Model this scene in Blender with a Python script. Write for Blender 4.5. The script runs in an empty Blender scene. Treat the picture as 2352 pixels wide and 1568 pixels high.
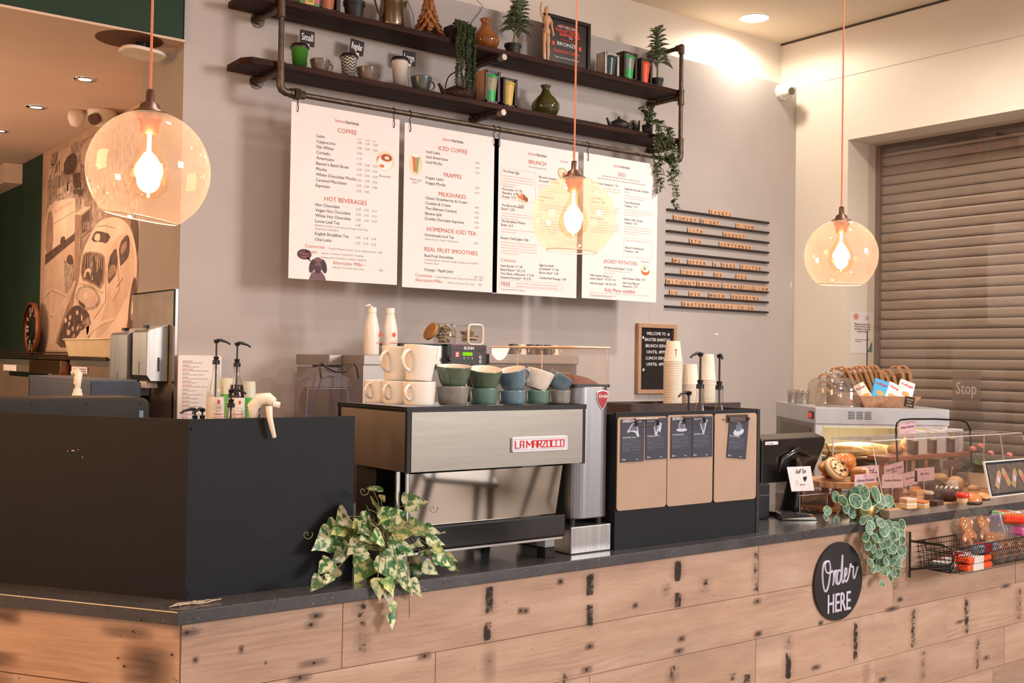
import bpy, math, random
import numpy as np
from mathutils import Matrix, Vector
# ------------------------------------------------------------------ camera, world, lights, exposure
SC = bpy.context.scene
COL = SC.collection
IW, IH, CX, CY = 2352, 1568, 1176.0, 784.0
FPX = 2523.51
RM = np.array([[0.793265, 0.02266471, 0.60845456], [-0.60868418, 0.00440164, 0.7934004], [0.01530399, -0.99973343, 0.01728732]])
CAM = np.array([0.0, -5.0, 1.6])
def PX(u, v, x=None, y=None, z=None):
    """point where the sight line of a picture position meets a plane of the room (metres)"""
    d = RM @ np.array([u - CX, v - CY, FPX])
    ax, val = (0, x) if x is not None else ((1, y) if y is not None else (2, z))
    t = (val - CAM[ax]) / d[ax]
    return Vector((CAM + t * d).tolist())
cd = bpy.data.cameras.new('camera'); cam = bpy.data.objects.new('camera', cd); COL.objects.link(cam); SC.camera = cam
cd.sensor_width = 36; cd.lens = FPX / IW * 36; cd.clip_start = .05
r_, d_, f_ = RM[:, 0], RM[:, 1], RM[:, 2]
cam.matrix_world = Matrix(((r_[0], -d_[0], -f_[0], CAM[0]), (r_[1], -d_[1], -f_[1], CAM[1]), (r_[2], -d_[2], -f_[2], CAM[2]), (0, 0, 0, 1)))
SC.view_settings.view_transform = 'Standard'; SC.view_settings.look = 'None'; SC.view_settings.gamma = 1
SC.view_settings.use_curve_mapping = False
SC.view_settings.exposure = 0.1
W = bpy.data.worlds.new('hall_light'); SC.world = W; W.use_nodes = True
W.node_tree.nodes['Background'].inputs[0].default_value = (1.0, .91, .88, 1)
W.node_tree.nodes['Background'].inputs[1].default_value = .95
def area(name, loc, target, size, power, col, sizey=None):
    l = bpy.data.lights.new(name, 'AREA'); l.energy = power; l.color = col; l.size = size
    if sizey: l.shape = 'RECTANGLE'; l.size_y = sizey
    o = bpy.data.objects.new(name, l); COL.objects.link(o); o.location = loc
    o.rotation_euler = (Vector(target) - Vector(loc)).to_track_quat('-Z', 'Y').to_euler()
    return o
def spot(name, loc, power, col, ang=100, r=.05, blend=.6, target=None):
    l = bpy.data.lights.new(name, 'SPOT'); l.energy = power; l.color = col; l.spot_size = math.radians(ang)
    l.spot_blend = blend; l.shadow_soft_size = r
    o = bpy.data.objects.new(name, l); COL.objects.link(o); o.location = loc
    if target: o.rotation_euler = (Vector(target) - Vector(loc)).to_track_quat('-Z', 'Y').to_euler()
    return o
# daylight from the hall's glazed side, behind and to the right of the photographer
area('hall_daylight', (7.5, -10.5, 3.6), (3.2, 0, 1.6), 2.2, 520, (1.0, .92, .90), 1.8)
# added ceiling spots to raise the general light; warm light from the kitchen side
spot('ceiling_spot', (3.6, -3.2, 3.9), 120, (1.0, .90, .80), 165, .10, .8)
spot('ceiling_spot', (1.6, -2.4, 3.9), 100, (1.0, .88, .76), 165, .10, .8)
spot('ceiling_spot', (5.1, -1.9, 3.9), 230, (1.0, .89, .77), 170, .10, .8)
area('kitchen_side_warm_lamps', (-1.7, -1.7, 2.5), (.7, -1.8, .8), 1.3, 80, (1.0, .50, .20))
# ------------------------------------------------------------------ materials
def lin(c):
    c = c / 255.0
    return c / 12.92 if c <= .04045 else ((c + .055) / 1.055) ** 2.4
def rgb(h):
    if isinstance(h, str): h = tuple(int(h[i:i + 2], 16) for i in (0, 2, 4))
    return tuple(lin(c) for c in h) + (1,)
MATS = {}
def nt(name):
    m = bpy.data.materials.new(name); m.use_nodes = True; t = m.node_tree; t.nodes.clear()
    out = t.nodes.new('ShaderNodeOutputMaterial'); return m, t, out
def lk(t, a, b): t.links.new(a, b)
def noise(t, scale, detail=4, rough=.55, vec=None, stretch=None):
    tc = t.nodes.new('ShaderNodeTexCoord'); src = vec or tc.outputs['Object']
    if stretch:
        mp = t.nodes.new('ShaderNodeMapping'); mp.inputs['Scale'].default_value = stretch; lk(t, src, mp.inputs[0]); src = mp.outputs[0]
    n = t.nodes.new('ShaderNodeTexNoise'); n.inputs['Scale'].default_value = scale; n.inputs['Detail'].default_value = detail
    n.inputs['Roughness'].default_value = rough; lk(t, src, n.inputs['Vector']); return n.outputs['Fac']
def ramp(t, fac, stops):
    r = t.nodes.new('ShaderNodeValToRGB'); e = r.color_ramp.elements
    e[0].position, e[0].color = stops[0]; e[1].position, e[1].color = stops[-1]
    for p, c in stops[1:-1]: x = e.new(p); x.color = c
    lk(t, fac, r.inputs[0]); return r.outputs[0]
def mixc(t, fac, a, b, mode='MIX'):
    m = t.nodes.new('ShaderNodeMix'); m.data_type = 'RGBA'; m.blend_type = mode
    for s, v in ((m.inputs[0], fac), (m.inputs[6], a), (m.inputs[7], b)):
        if hasattr(v, 'links') or isinstance(v, bpy.types.NodeSocket): lk(t, v, s)
        else: s.default_value = v
    return m.outputs[2]
def mat(name, col, rough=.5, metal=0, col2=None, vs=9, stretch=None, lo=.3, hi=.7, bump=0, bs=60, emit=0, trans=0, coat=0, sub=0, extra=None, spec=.5, bstretch=None):
    if name in MATS: return MATS[name]
    m, t, out = nt(name); b = t.nodes.new('ShaderNodeBsdfPrincipled'); lk(t, b.outputs[0], out.inputs[0])
    c1 = rgb(col)
    c2 = rgb(col2) if col2 else tuple(min(1, x * .86) for x in c1[:3]) + (1,)
    c = ramp(t, noise(t, vs, stretch=stretch), [(lo, c1), (hi, c2)])
    if extra: c = extra(t, c)
    lk(t, c, b.inputs['Base Color'])
    b.inputs['Roughness'].default_value = rough; b.inputs['Metallic'].default_value = metal
    b.inputs['Specular IOR Level'].default_value = spec
    b.inputs['Coat Weight'].default_value = coat; b.inputs['Coat Roughness'].default_value = .08
    if trans: b.inputs['Transmission Weight'].default_value = trans
    if sub: b.inputs['Subsurface Weight'].default_value = sub; b.inputs['Subsurface Radius'].default_value = (.02, .01, .006)
    if emit: lk(t, c, b.inputs['Emission Color']); b.inputs['Emission Strength'].default_value = emit
    if bump:
        bn = t.nodes.new('ShaderNodeBump'); bn.inputs['Strength'].default_value = bump; bn.inputs['Distance'].default_value = .01
        lk(t, noise(t, bs, stretch=bstretch), bn.inputs['Height']); lk(t, bn.outputs[0], b.inputs['Normal'])
    MATS[name] = m; return m
def thin_glass(name, tint, refl=.06, rough=.02, haze=0, hazecol='ffffff', edge=.5):
    """clear sheet: see-through with a fresnel reflection, a darker edge and an optional dusty haze"""
    if name in MATS: return MATS[name]
    m, t, out = nt(name)
    tr = t.nodes.new('ShaderNodeBsdfTransparent'); gl = t.nodes.new('ShaderNodeBsdfGlossy'); gl.inputs['Roughness'].default_value = rough
    lw = t.nodes.new('ShaderNodeLayerWeight'); lw.inputs[0].default_value = .25
    f = lw.outputs['Facing']
    c = rgb(tint); dk = tuple(x * (1 - edge) for x in c[:3]) + (1,)
    lk(t, ramp(t, f, [(0.0, c), (.55, c), (1.0, dk)]), tr.inputs[0])
    mx = t.nodes.new('ShaderNodeMixShader')
    lk(t, ramp(t, f, [(0, (refl, refl, refl, 1)), (.6, (refl * 2, refl * 2, refl * 2, 1)), (1, (.75, .75, .75, 1))]), mx.inputs[0])
    lk(t, tr.outputs[0], mx.inputs[1]); lk(t, gl.outputs[0], mx.inputs[2]); last = mx
    if haze:
        df = t.nodes.new('ShaderNodeBsdfDiffuse'); df.inputs[0].default_value = rgb(hazecol)
        tl = t.nodes.new('ShaderNodeBsdfTranslucent'); tl.inputs[0].default_value = rgb(hazecol)
        h1 = t.nodes.new('ShaderNodeMixShader'); h1.inputs[0].default_value = .5
        lk(t, df.outputs[0], h1.inputs[1]); lk(t, tl.outputs[0], h1.inputs[2])
        h2 = t.nodes.new('ShaderNodeMixShader')
        lk(t, ramp(t, f, [(0, (haze, haze, haze, 1)), (1, (min(1, haze * 2.5),) * 3 + (1,))]), h2.inputs[0])
        lk(t, mx.outputs[0], h2.inputs[1]); lk(t, h1.outputs[0], h2.inputs[2]); last = h2
    lk(t, last.outputs[0], out.inputs[0]); MATS[name] = m; return m
def leafmat(name, g, c, vs=60, rough=.42, lo=.42, hi=.58):
    if name in MATS: return MATS[name]
    m, t, out = nt(name); b = t.nodes.new('ShaderNodeBsdfPrincipled')
    at = t.nodes.new('ShaderNodeAttribute'); at.attribute_name = 'rnd'
    col = ramp(t, noise(t, vs, 3, .6), [(lo, rgb(g)), (hi, rgb(c))])
    hsv = t.nodes.new('ShaderNodeHueSaturation'); lk(t, col, hsv.inputs['Color'])
    mr = t.nodes.new('ShaderNodeMapRange'); mr.inputs[3].default_value = .6; mr.inputs[4].default_value = 1.25
    lk(t, at.outputs['Fac'], mr.inputs[0]); lk(t, mr.outputs[0], hsv.inputs['Value'])
    mh = t.nodes.new('ShaderNodeMapRange'); mh.inputs[3].default_value = .47; mh.inputs[4].default_value = .54
    lk(t, at.outputs['Fac'], mh.inputs[0]); lk(t, mh.outputs[0], hsv.inputs['Hue'])
    lk(t, hsv.outputs[0], b.inputs['Base Color']); b.inputs['Roughness'].default_value = rough
    tl = t.nodes.new('ShaderNodeBsdfTranslucent'); lk(t, hsv.outputs[0], tl.inputs[0])
    mx = t.nodes.new('ShaderNodeMixShader'); mx.inputs[0].default_value = .18
    lk(t, b.outputs[0], mx.inputs[1]); lk(t, tl.outputs[0], mx.inputs[2]); lk(t, mx.outputs[0], out.inputs[0])
    MATS[name] = m; return m
# ------------------------------------------------------------------ mesh building
class MB:
    def __init__(s): s.v = []; s.f = []; s.m = []; s.s = []; s.T = Matrix(); s.mi = 0; s.r = []; s.rv = 0.0
    def add(s, vs, fs, m=None, smooth=False):
        b = len(s.v); T = s.T
        s.v += [tuple(T @ Vector(p)) for p in vs]; s.r += [s.rv] * len(vs)
        s.f += [tuple(b + i for i in f) for f in fs]
        s.m += [s.mi if m is None else m] * len(fs); s.s += [smooth] * len(fs); return s
    def box(s, x0, x1, y0, y1, z0, z1, m=None):
        if x0 > x1: x0, x1 = x1, x0
        if y0 > y1: y0, y1 = y1, y0
        if z0 > z1: z0, z1 = z1, z0
        return s.add([(x0, y0, z0), (x1, y0, z0), (x1, y1, z0), (x0, y1, z0), (x0, y0, z1), (x1, y0, z1), (x1, y1, z1), (x0, y1, z1)],
                     [(0, 3, 2, 1), (4, 5, 6, 7), (0, 1, 5, 4), (1, 2, 6, 5), (2, 3, 7, 6), (3, 0, 4, 7)], m)
    def cyl(s, p0, p1, r0, r1=None, n=16, m=None, caps=True, smooth=True):
        p0, p1 = Vector(p0), Vector(p1); r1 = r0 if r1 is None else r1
        q = (p1 - p0).to_track_quat('Z', 'Y'); vs = []
        for p, r in ((p0, r0), (p1, r1)):
            for i in range(n):
                a = 2 * math.pi * i / n; vs.append(tuple(p + q @ Vector((r * math.cos(a), r * math.sin(a), 0))))
        s.add(vs, [(i, (i + 1) % n, n + (i + 1) % n, n + i) for i in range(n)], m, smooth)
        if caps: s.add(vs, [tuple(range(n))[::-1], tuple(range(n, 2 * n))], m)
        return s
    def lathe(s, prof, c=(0, 0, 0), n=24, m=None, smooth=True, a0=0, a1=2 * math.pi, sx=1, sy=1):
        vs = []; full = abs(a1 - a0 - 2 * math.pi) < 1e-6; k = n if full else n + 1
        for r, z in prof:
            for i in range(k):
                a = a0 + (a1 - a0) * i / n; vs.append((c[0] + r * sx * math.cos(a), c[1] + r * sy * math.sin(a), c[2] + z))
        fs = []
        for j in range(len(prof) - 1):
            for i in range(n):
                i2 = (i + 1) % k; fs.append((j * k + i, j * k + i2, (j + 1) * k + i2, (j + 1) * k + i))
        return s.add(vs, fs, m, smooth)
    def tube(s, pts, r, n=8, m=None, closed=False, caps=True, flat=1.0):
        pts = [Vector(p) for p in pts]; N = len(pts); rs = r if isinstance(r, (list, tuple)) else [r] * N
        tg = []
        for i in range(N):
            a = pts[(i - 1) % N] if (closed or i > 0) else pts[i]; b = pts[(i + 1) % N] if (closed or i < N - 1) else pts[i]
            d = b - a; tg.append(d.normalized() if d.length > 1e-9 else Vector((0, 0, 1)))
        up = Vector((0, 0, 1)) if abs(tg[0].z) < .9 else Vector((0, 1, 0))
        nrm = (up - tg[0] * up.dot(tg[0])).normalized(); vs = []
        for i in range(N):
            nrm = nrm - tg[i] * nrm.dot(tg[i]); nrm = nrm.normalized() if nrm.length > 1e-9 else Vector((1, 0, 0))
            bn = tg[i].cross(nrm)
            for k in range(n):
                a = 2 * math.pi * k / n; vs.append(tuple(pts[i] + (nrm * math.cos(a) + bn * math.sin(a) * flat) * rs[i]))
        fs = []
        for i in range(N if closed else N - 1):
            j = (i + 1) % N
            for k in range(n): fs.append((i * n + k, i * n + (k + 1) % n, j * n + (k + 1) % n, j * n + k))
        s.add(vs, fs, m, True)
        if caps and not closed: s.add(vs, [tuple(range(n))[::-1], tuple(range((N - 1) * n, N * n))], m)
        return s
    def sph(s, c, r, n=12, m=None, sx=1, sy=1, sz=1, z0=-1, z1=1):
        k = max(4, n // 2); a0, a1 = math.asin(z0), math.asin(z1)
        prof = [(math.cos(a0 + (a1 - a0) * i / k) * r, math.sin(a0 + (a1 - a0) * i / k) * r * sz) for i in range(k + 1)]
        return s.lathe(prof, c, n, m, True, sx=sx, sy=sy)
    def prism(s, poly, y0, y1, m=None):
        """polygon in x,z pushed along y"""
        n = len(poly); vs = [(x, y0, z) for x, z in poly] + [(x, y1, z) for x, z in poly]
        return s.add(vs, [tuple(range(n)), tuple(range(n, 2 * n))[::-1]] + [(i, n + i, n + (i + 1) % n, (i + 1) % n) for i in range(n)], m)
    def face(s, pts, m=None): return s.add(pts, [tuple(range(len(pts)))], m)
    def slab(s, pts, z0, z1, m=None):
        n = len(pts); vs = [(x, y, z0) for x, y in pts] + [(x, y, z1) for x, y in pts]
        return s.add(vs, [tuple(range(n))[::-1], tuple(range(n, 2 * n))] + [(i, (i + 1) % n, n + (i + 1) % n, n + i) for i in range(n)], m)
    def obj(s, name, mats, parent=None, loc=(0, 0, 0), rz=0, bevel=0, seg=2, fix=True):
        me = bpy.data.meshes.new(name); me.from_pydata(s.v, [], s.f)
        for m in (mats if isinstance(mats, (list, tuple)) else [mats]): me.materials.append(m)
        me.polygons.foreach_set('material_index', s.m); me.polygons.foreach_set('use_smooth', s.s)
        if any(s.r):
            a = me.attributes.new('rnd', 'FLOAT', 'POINT'); a.data.foreach_set('value', s.r)
        me.update(); o = bpy.data.objects.new(name, me); COL.objects.link(o); o.location = loc; o.rotation_euler = (0, 0, rz)
        if parent: o.parent = parent
        if bevel:
            b = o.modifiers.new('bevel', 'BEVEL'); b.width = bevel; b.segments = seg; b.limit_method = 'ANGLE'
            b.angle_limit = math.radians(50)
        return o
def rrect(x0, x1, z0, z1, r, n=5):
    p = []
    for cx, cz, a in ((x1 - r, z0 + r, -90), (x1 - r, z1 - r, 0), (x0 + r, z1 - r, 90), (x0 + r, z0 + r, 180)):
        for i in range(n + 1):
            t = math.radians(a + 90 * i / n); p.append((cx + r * math.cos(t), cz + r * math.sin(t)))
    return p
def tag(o, label, cat, group=None, kind=None):
    o['label'] = label
    if cat: o['category'] = cat
    if group: o['group'] = group
    if kind: o['kind'] = kind
    return o
def thing(name, label, cat, loc=(0, 0, 0), rz=0, group=None):
    o = bpy.data.objects.new(name, None); COL.objects.link(o); o.location = loc; o.rotation_euler = (0, 0, rz)
    o.empty_display_size = .05
    return tag(o, label, cat, group)
def struct(o, label=None):
    o['kind'] = 'structure'
    if label: o['label'] = label
    return o
def copy_tree(o, loc=None, rz=None, label=None, group=None, parent=None):
    c = o.copy(); COL.objects.link(c)
    if parent: c.parent = parent
    for ch in list(o.children): copy_tree(ch, parent=c)
    if loc is not None: c.location = loc
    if rz is not None: c.rotation_euler = (0, 0, rz)
    if label: c['label'] = label
    if group: c['group'] = group
    return c
# ------------------------------------------------------------------ lettering
_tc = {}
def glyphs(txt, bold=0, shear=0):
    k = (txt, bold, shear)
    if k not in _tc:
        c = bpy.data.curves.new('t', 'FONT'); c.body = txt; c.size = 1; c.offset = bold; c.shear = shear; c.resolution_u = 2
        c.align_x = 'LEFT'; o = bpy.data.objects.new('t', c); me = o.to_mesh()
        V = [tuple(v.co) for v in me.vertices]; F = [tuple(p.vertices) for p in me.polygons]
        o.to_mesh_clear(); bpy.data.objects.remove(o); bpy.data.curves.remove(c); _tc[k] = (V, F)
    return _tc[k]
def text(mb, txt, x, z, size, m=0, y=0.0, align='L', bold=0, shear=0, width=None, rot=0, sy=1.0):
    """letters standing in the x,z plane facing -y; size is the em size"""
    V, F = glyphs(txt, 0, shear)
    if not V: return
    x0 = min(v[0] for v in V); x1 = max(v[0] for v in V); w = x1 - x0; sx = size
    if width: sx = width / w
    ox = {'L': 0, 'C': -w * sx / 2, 'R': -w * sx}[align]; c, s_ = math.cos(rot), math.sin(rot); vs = []
    for a, b, _ in V:
        px, pz = (a - x0) * sx + ox, b * size * sy; vs.append((x + px * c - pz * s_, y, z + px * s_ + pz * c))
    mb.add(vs, F, m)
    if bold:
        for kk, (dx, dz) in enumerate(((bold * size * .9, 0), (-bold * size * .9, 0), (0, bold * size * .5))): mb.add([(p[0] + dx, p[1] - .00012 * (kk + 1), p[2] + dz) for p in vs], F, m)
def lines(mb, x, z, w, n, dz, m=0, y=0.0, h=.0018, seed=1):
    """blocks of unreadably small print: rows of word-length dashes"""
    R = random.Random(seed)
    for i in range(n):
        cx = x; end = x + w * (1 if i < n - 1 else R.uniform(.4, .8))
        while cx < end - .003:
            ww = min(R.uniform(.006, .016), end - cx); mb.face([(cx, y, z - i * dz), (cx + ww, y, z - i * dz), (cx + ww, y, z - i * dz + h), (cx, y, z - i * dz + h)], m); cx += ww + .0025
INK = mat('black_ink', '231d20', .7); INKR = mat('red_ink', 'c4604e', .7); INKG = mat('grey_ink', '8d8384', .7); INKW = mat('white_ink', 'f3eef0', .6)
INKT = mat('dark_grey_ink', '4b4346', .7); INKP = mat('pale_red_ink', 'd79a90', .7)
# ------------------------------------------------------------------ common materials
def scuff(t, c):
    n = noise(t, 3.1, 6, .7); return mixc(t, ramp(t, n, [(.60, (0, 0, 0, 1)), (.74, (.16, .16, .16, 1))]), c, rgb('8f8a84'))
GREY = mat('grey_lilac_wall_paint', 'beb4b0', .75, col2='b3aaa6', vs=1.6, bump=.06, bs=12, extra=scuff)
CREAM = mat('cream_wall_paint', 'e6dccf', .8, col2='dfd4c6', vs=1.2, bump=.03)
CEIL = mat('cream_ceiling_paint', 'dfd0bb', .85, col2='d8c8b2', vs=.8)
GREEN = mat('dark_green_wall_paint', '1d3a28', .8, col2='173021', vs=2)
NICHE = mat('niche_ceiling_paint', 'dcc0ac', .85, col2='d2b5a0', vs=1.5)
FLOOR = mat('grey_floor_tile', '9a8773', .5, col2='8b7863', vs=1)
STEEL = mat('brushed_steel', 'b5b2ac', .3, 1, col2='a19e98', vs=5, stretch=(1, 1, 30), bump=.03, bs=30, bstretch=(1, 1, 40))
STEELV = mat('satin_steel_sheet', 'b0aeac', .38, 1, col2='9c9a98', vs=4, stretch=(20, 20, 1))
MIRROR = mat('polished_steel', 'b3aaa0', .05, 1, col2='a9a096', vs=2)
CHROME = mat('chrome', 'd8d8d8', .12, 1)
IRON = mat('dark_iron_pipe', '4c423b', .42, .75, col2='6a5a4c', vs=30, bump=.15, bs=120)
WIRE = mat('black_wire', '1c1714', .4, .5)
BLACKP = mat('black_plastic', '17161a', .38, col2='1e1c20')
BOARDM = mat('black_painted_board', '14161d', .6, col2='0f1117', vs=5, bump=.05, bs=180, spec=.3)
WHITEC = mat('white_ceramic', 'efe9e2', .18, col2='eae3da', coat=.5)
WHITEP = mat('white_plastic', 'ece6df', .4, col2='e6dfd6')
PAPER = mat('white_paper', 'eee6e4', .75, col2='e9e0de', vs=3)
DOOR = mat('roller_shutter_slats', 'aca098', .4, .15, col2='a3978e', vs=6, stretch=(1, .3, 6))
GLASS = thin_glass('clear_glass', 'f2f2ee', .05)
ACRYL = thin_glass('clear_acrylic', 'f8f4f0', .05, haze=.02, hazecol='efe4da', edge=.2)
def stone(t, c):
    tc = t.nodes.new('ShaderNodeTexCoord'); v = t.nodes.new('ShaderNodeTexVoronoi'); v.inputs['Scale'].default_value = 90; lk(t, tc.outputs['Object'], v.inputs['Vector'])
    sp = ramp(t, v.outputs['Distance'], [(.10, (1, 1, 1, 1)), (.16, (0, 0, 0, 1))])
    nn = ramp(t, noise(t, 45, 2), [(.52, (0, 0, 0, 1)), (.60, (1, 1, 1, 1))])
    c = mixc(t, mixc(t, 1.0, sp, nn, 'MULTIPLY'), c, rgb('b9b4ae'))
    v2 = ramp(t, noise(t, 130, 2), [(.66, (0, 0, 0, 1)), (.70, (1, 1, 1, 1))])
    return mixc(t, v2, c, rgb('19171a'))
STONE = mat('speckled_dark_stone', '4b4a4d', .2, col2='3f3e41', vs=8, extra=stone, coat=.3)
def plankfx(t, c):
    at = t.nodes.new('ShaderNodeAttribute'); at.attribute_name = 'rnd'
    cm = t.nodes.new('ShaderNodeCombineXYZ'); mu = t.nodes.new('ShaderNodeMath'); mu.operation = 'MULTIPLY'; mu.inputs[1].default_value = 37.0
    lk(t, at.outputs['Fac'], mu.inputs[0]); lk(t, mu.outputs[0], cm.inputs[0]); lk(t, mu.outputs[0], cm.inputs[2])
    tc = t.nodes.new('ShaderNodeTexCoord'); ad = t.nodes.new('ShaderNodeVectorMath'); lk(t, tc.outputs['Object'], ad.inputs[0]); lk(t, cm.outputs[0], ad.inputs[1])
    base = ramp(t, noise(t, 2.2, 5, .6, ad.outputs[0], (1, 1, 5)), [(.3, rgb('a5826c')), (.5, rgb('b8957d')), (.72, rgb('c9ab94'))])
    w = t.nodes.new('ShaderNodeTexWave'); w.wave_type = 'BANDS'; w.bands_direction = 'Z'; w.inputs['Scale'].default_value = 16; w.inputs['Distortion'].default_value = 14
    w.inputs['Detail'].default_value = 3; w.inputs['Detail Scale'].default_value = .8
    mp = t.nodes.new('ShaderNodeMapping'); mp.inputs['Scale'].default_value = (.16, 1, 1); lk(t, ad.outputs[0], mp.inputs[0]); lk(t, mp.outputs[0], w.inputs['Vector'])
    msk = ramp(t, noise(t, 1.1, 3, .6, ad.outputs[0], (1, 1, 3)), [(.5, (0, 0, 0, 1)), (.68, (.5, .5, .5, 1))])
    gr = ramp(t, w.outputs['Fac'], [(.45, (0, 0, 0, 1)), (.8, (1, 1, 1, 1))])
    base = mixc(t, mixc(t, 1.0, gr, msk, 'MULTIPLY'), base, rgb('916a57'))
    fine = ramp(t, noise(t, 9, 5, .7, ad.outputs[0], (.6, 1, 22)), [(.35, (0, 0, 0, 1)), (.75, (.4, .4, .4, 1))])
    base = mixc(t, fine, base, rgb('d0b39c'))
    gre = ramp(t, noise(t, 1.7, 4, .6, ad.outputs[0], (1, 1, 2.5)), [(.55, (0, 0, 0, 1)), (.75, (.55, .55, .55, 1))])
    base = mixc(t, gre, base, rgb('9b8877'))
    sp = ramp(t, noise(t, 34, 3, .6, ad.outputs[0], (.8, 1, 1)), [(.69, (0, 0, 0, 1)), (.74, (.85, .85, .85, 1))])
    base = mixc(t, sp, base, rgb('4a3a30'))
    hs = t.nodes.new('ShaderNodeHueSaturation'); mr = t.nodes.new('ShaderNodeMapRange'); mr.inputs[3].default_value = .86; mr.inputs[4].default_value = 1.1
    lk(t, at.outputs['Fac'], mr.inputs[0]); lk(t, mr.outputs[0], hs.inputs['Value']); lk(t, base, hs.inputs['Color']); return hs.outputs[0]
PLANK = mat('reclaimed_pine_planks', 'c29a7c', .55, extra=plankfx, bump=.12, bs=14, bstretch=(1, 1, 14))
def stainmat():
    m, t, out = nt('dark_bearer_marks'); b = t.nodes.new('ShaderNodeBsdfPrincipled'); b.inputs['Base Color'].default_value = rgb('2b231f'); b.inputs['Roughness'].default_value = .8
    tr = t.nodes.new('ShaderNodeBsdfTransparent'); mx = t.nodes.new('ShaderNodeMixShader'); at = t.nodes.new('ShaderNodeAttribute'); at.attribute_name = 'rnd'
    n = noise(t, 38, 5, .75); ad = t.nodes.new('ShaderNodeMath'); ad.operation = 'ADD'; lk(t, n, ad.inputs[0]); lk(t, at.outputs['Fac'], ad.inputs[1])
    lk(t, ramp(t, ad.outputs[0], [(.86, (0, 0, 0, 1)), (1.02, (.92, .92, .92, 1))]), mx.inputs[0]); lk(t, tr.outputs[0], mx.inputs[1]); lk(t, b.outputs[0], mx.inputs[2]); lk(t, mx.outputs[0], out.inputs[0]); return m
STAIN = stainmat()
def halomat():
    m, t, out = nt('grey_wood_stain'); b = t.nodes.new('ShaderNodeBsdfPrincipled'); b.inputs['Base Color'].default_value = rgb('463a36'); b.inputs['Roughness'].default_value = .7
    tr = t.nodes.new('ShaderNodeBsdfTransparent'); mx = t.nodes.new('ShaderNodeMixShader'); at = t.nodes.new('ShaderNodeAttribute'); at.attribute_name = 'rnd'
    n = ramp(t, noise(t, 9, 4, .6, None, (.4, 1, 3)), [(.3, (.2, .2, .2, 1)), (.65, (1, 1, 1, 1))]); mu = t.nodes.new('ShaderNodeMath'); mu.operation = 'MULTIPLY'; lk(t, n, mu.inputs[0]); lk(t, at.outputs['Fac'], mu.inputs[1])
    lk(t, mu.outputs[0], mx.inputs[0]); lk(t, tr.outputs[0], mx.inputs[1]); lk(t, b.outputs[0], mx.inputs[2]); lk(t, mx.outputs[0], out.inputs[0]); return m
HALO = halomat()
# ------------------------------------------------------------------ the room
XW, XL = 6.37, 1.877      # right wall, left end of the grey wall
b = MB(); b.box(-3.2, 8.5, -8, 8, -.1, 0); struct(b.obj('floor', FLOOR))
b = MB(); b.box(-3.2, XW + .5, -5.4, .16, 3.93, 4.03); struct(b.obj('ceiling', CEIL))
b = MB(); b.box(XL, 4.93, 0, .14, 0, 3.585); b.box(4.9315, XW, 0, .14, 0, 3.585)
struct(b.obj('wall_back', GREY), 'lilac grey painted wall behind the counter')
b = MB(); b.box(XL, XW, .14, .3, 0, 3.93); struct(b.obj('wall_back_upper', CREAM), 'cream wall strip above the grey wall')
b = MB(); b.box(XW, XW + .42, -.44, .3, 0, 3.93); b.box(XW, XW + .42, -5.4, -.44, 3.145, 3.93); struct(b.obj('wall_right', CREAM))
b = MB(); b.box(XW - .008, XW, -5.4, .14, 3.916, 3.93); struct(b.obj('trim_1', mat('shadow_gap_strip', '4a3f36', .7)))
b = MB(); b.box(XW - .004, XW, -5.4, -.25, 3.585, 3.588); struct(b.obj('trim_2', mat('board_joint', 'd3c7b8', .8)))
# kitchen niche left of the grey wall
b = MB(); b.box(-3.2, XL - .016, -.02, .13, 3.07, 3.93); struct(b.obj('wall_beam', GREEN), 'dark green beam over the kitchen opening')
b = MB(); b.box(-3.2, XL, -.02, .14, 3.058, 3.069); b.box(-3.2, 2.3, .14, 6.2, 3.058, 3.07); struct(b.obj('ceiling_niche', NICHE), 'warm lit lower ceiling of the kitchen')
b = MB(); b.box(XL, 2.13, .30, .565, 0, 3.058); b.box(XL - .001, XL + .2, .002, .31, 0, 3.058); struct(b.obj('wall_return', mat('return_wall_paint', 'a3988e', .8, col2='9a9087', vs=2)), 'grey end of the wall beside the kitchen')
b = MB(); b.box(2.13, 2.28, .3, 6.1, 0, 3.055); struct(b.obj('wall_kitchen', GREEN), 'dark green kitchen wall')
b = MB(); b.box(-3.2, 2.3, 6.0, 6.2, 0, 3.055); struct(b.obj('wall_far', GREEN))
b = MB(); b.box(-3.3, -3.2, -5.4, 6.2, 0, 3.93); struct(b.obj('wall_left', CREAM))
b = MB(); b.box(2.0, 2.128, 4.0, 5.9, 2.9, 3.053); struct(b.obj('trim_3', NICHE), 'boxed-in duct under the kitchen ceiling')
# roller shutter in the right wall, with a pane of glass before it
b = MB(); z = .05
while z < 3.10:
    p = [(6.730, z), (6.722, z + .004), (6.7195, z + .020), (6.7185, z + .040), (6.7185, z + .056), (6.724, z + .061), (6.738, z + .062), (6.738, z + .067)]
    vs = [(x, -5.3, zz) for x, zz in p] + [(x, -.44, zz) for x, zz in p]; n = len(p)
    b.add(vs, [(i, i + 1, n + i + 1, n + i) for i in range(n - 1)], 0, True); z += .067
b.box(6.74, 6.76, -5.3, -.44, 0, 3.14, 1)
o = b.obj('door_1', [DOOR, mat('shutter_gap', '3c332d', .7)]); struct(o, 'closed grey metal roller shutter')
b = MB(); b.box(6.69, 6.72, -.475, -.44, 0, 3.14); g = b.obj('guide_rail', mat('shutter_rail', '8f827a', .4, .5), o)
b = MB(); b.box(6.70, 6.735, -5.3, -.47, 3.085, 3.14); b.obj('shutter_box', mat('shutter_head', '57483f', .5), o)
pane = MB(); pane.box(6.60, 6.606, -5.3, -.445, .02, 3.14)
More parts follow.
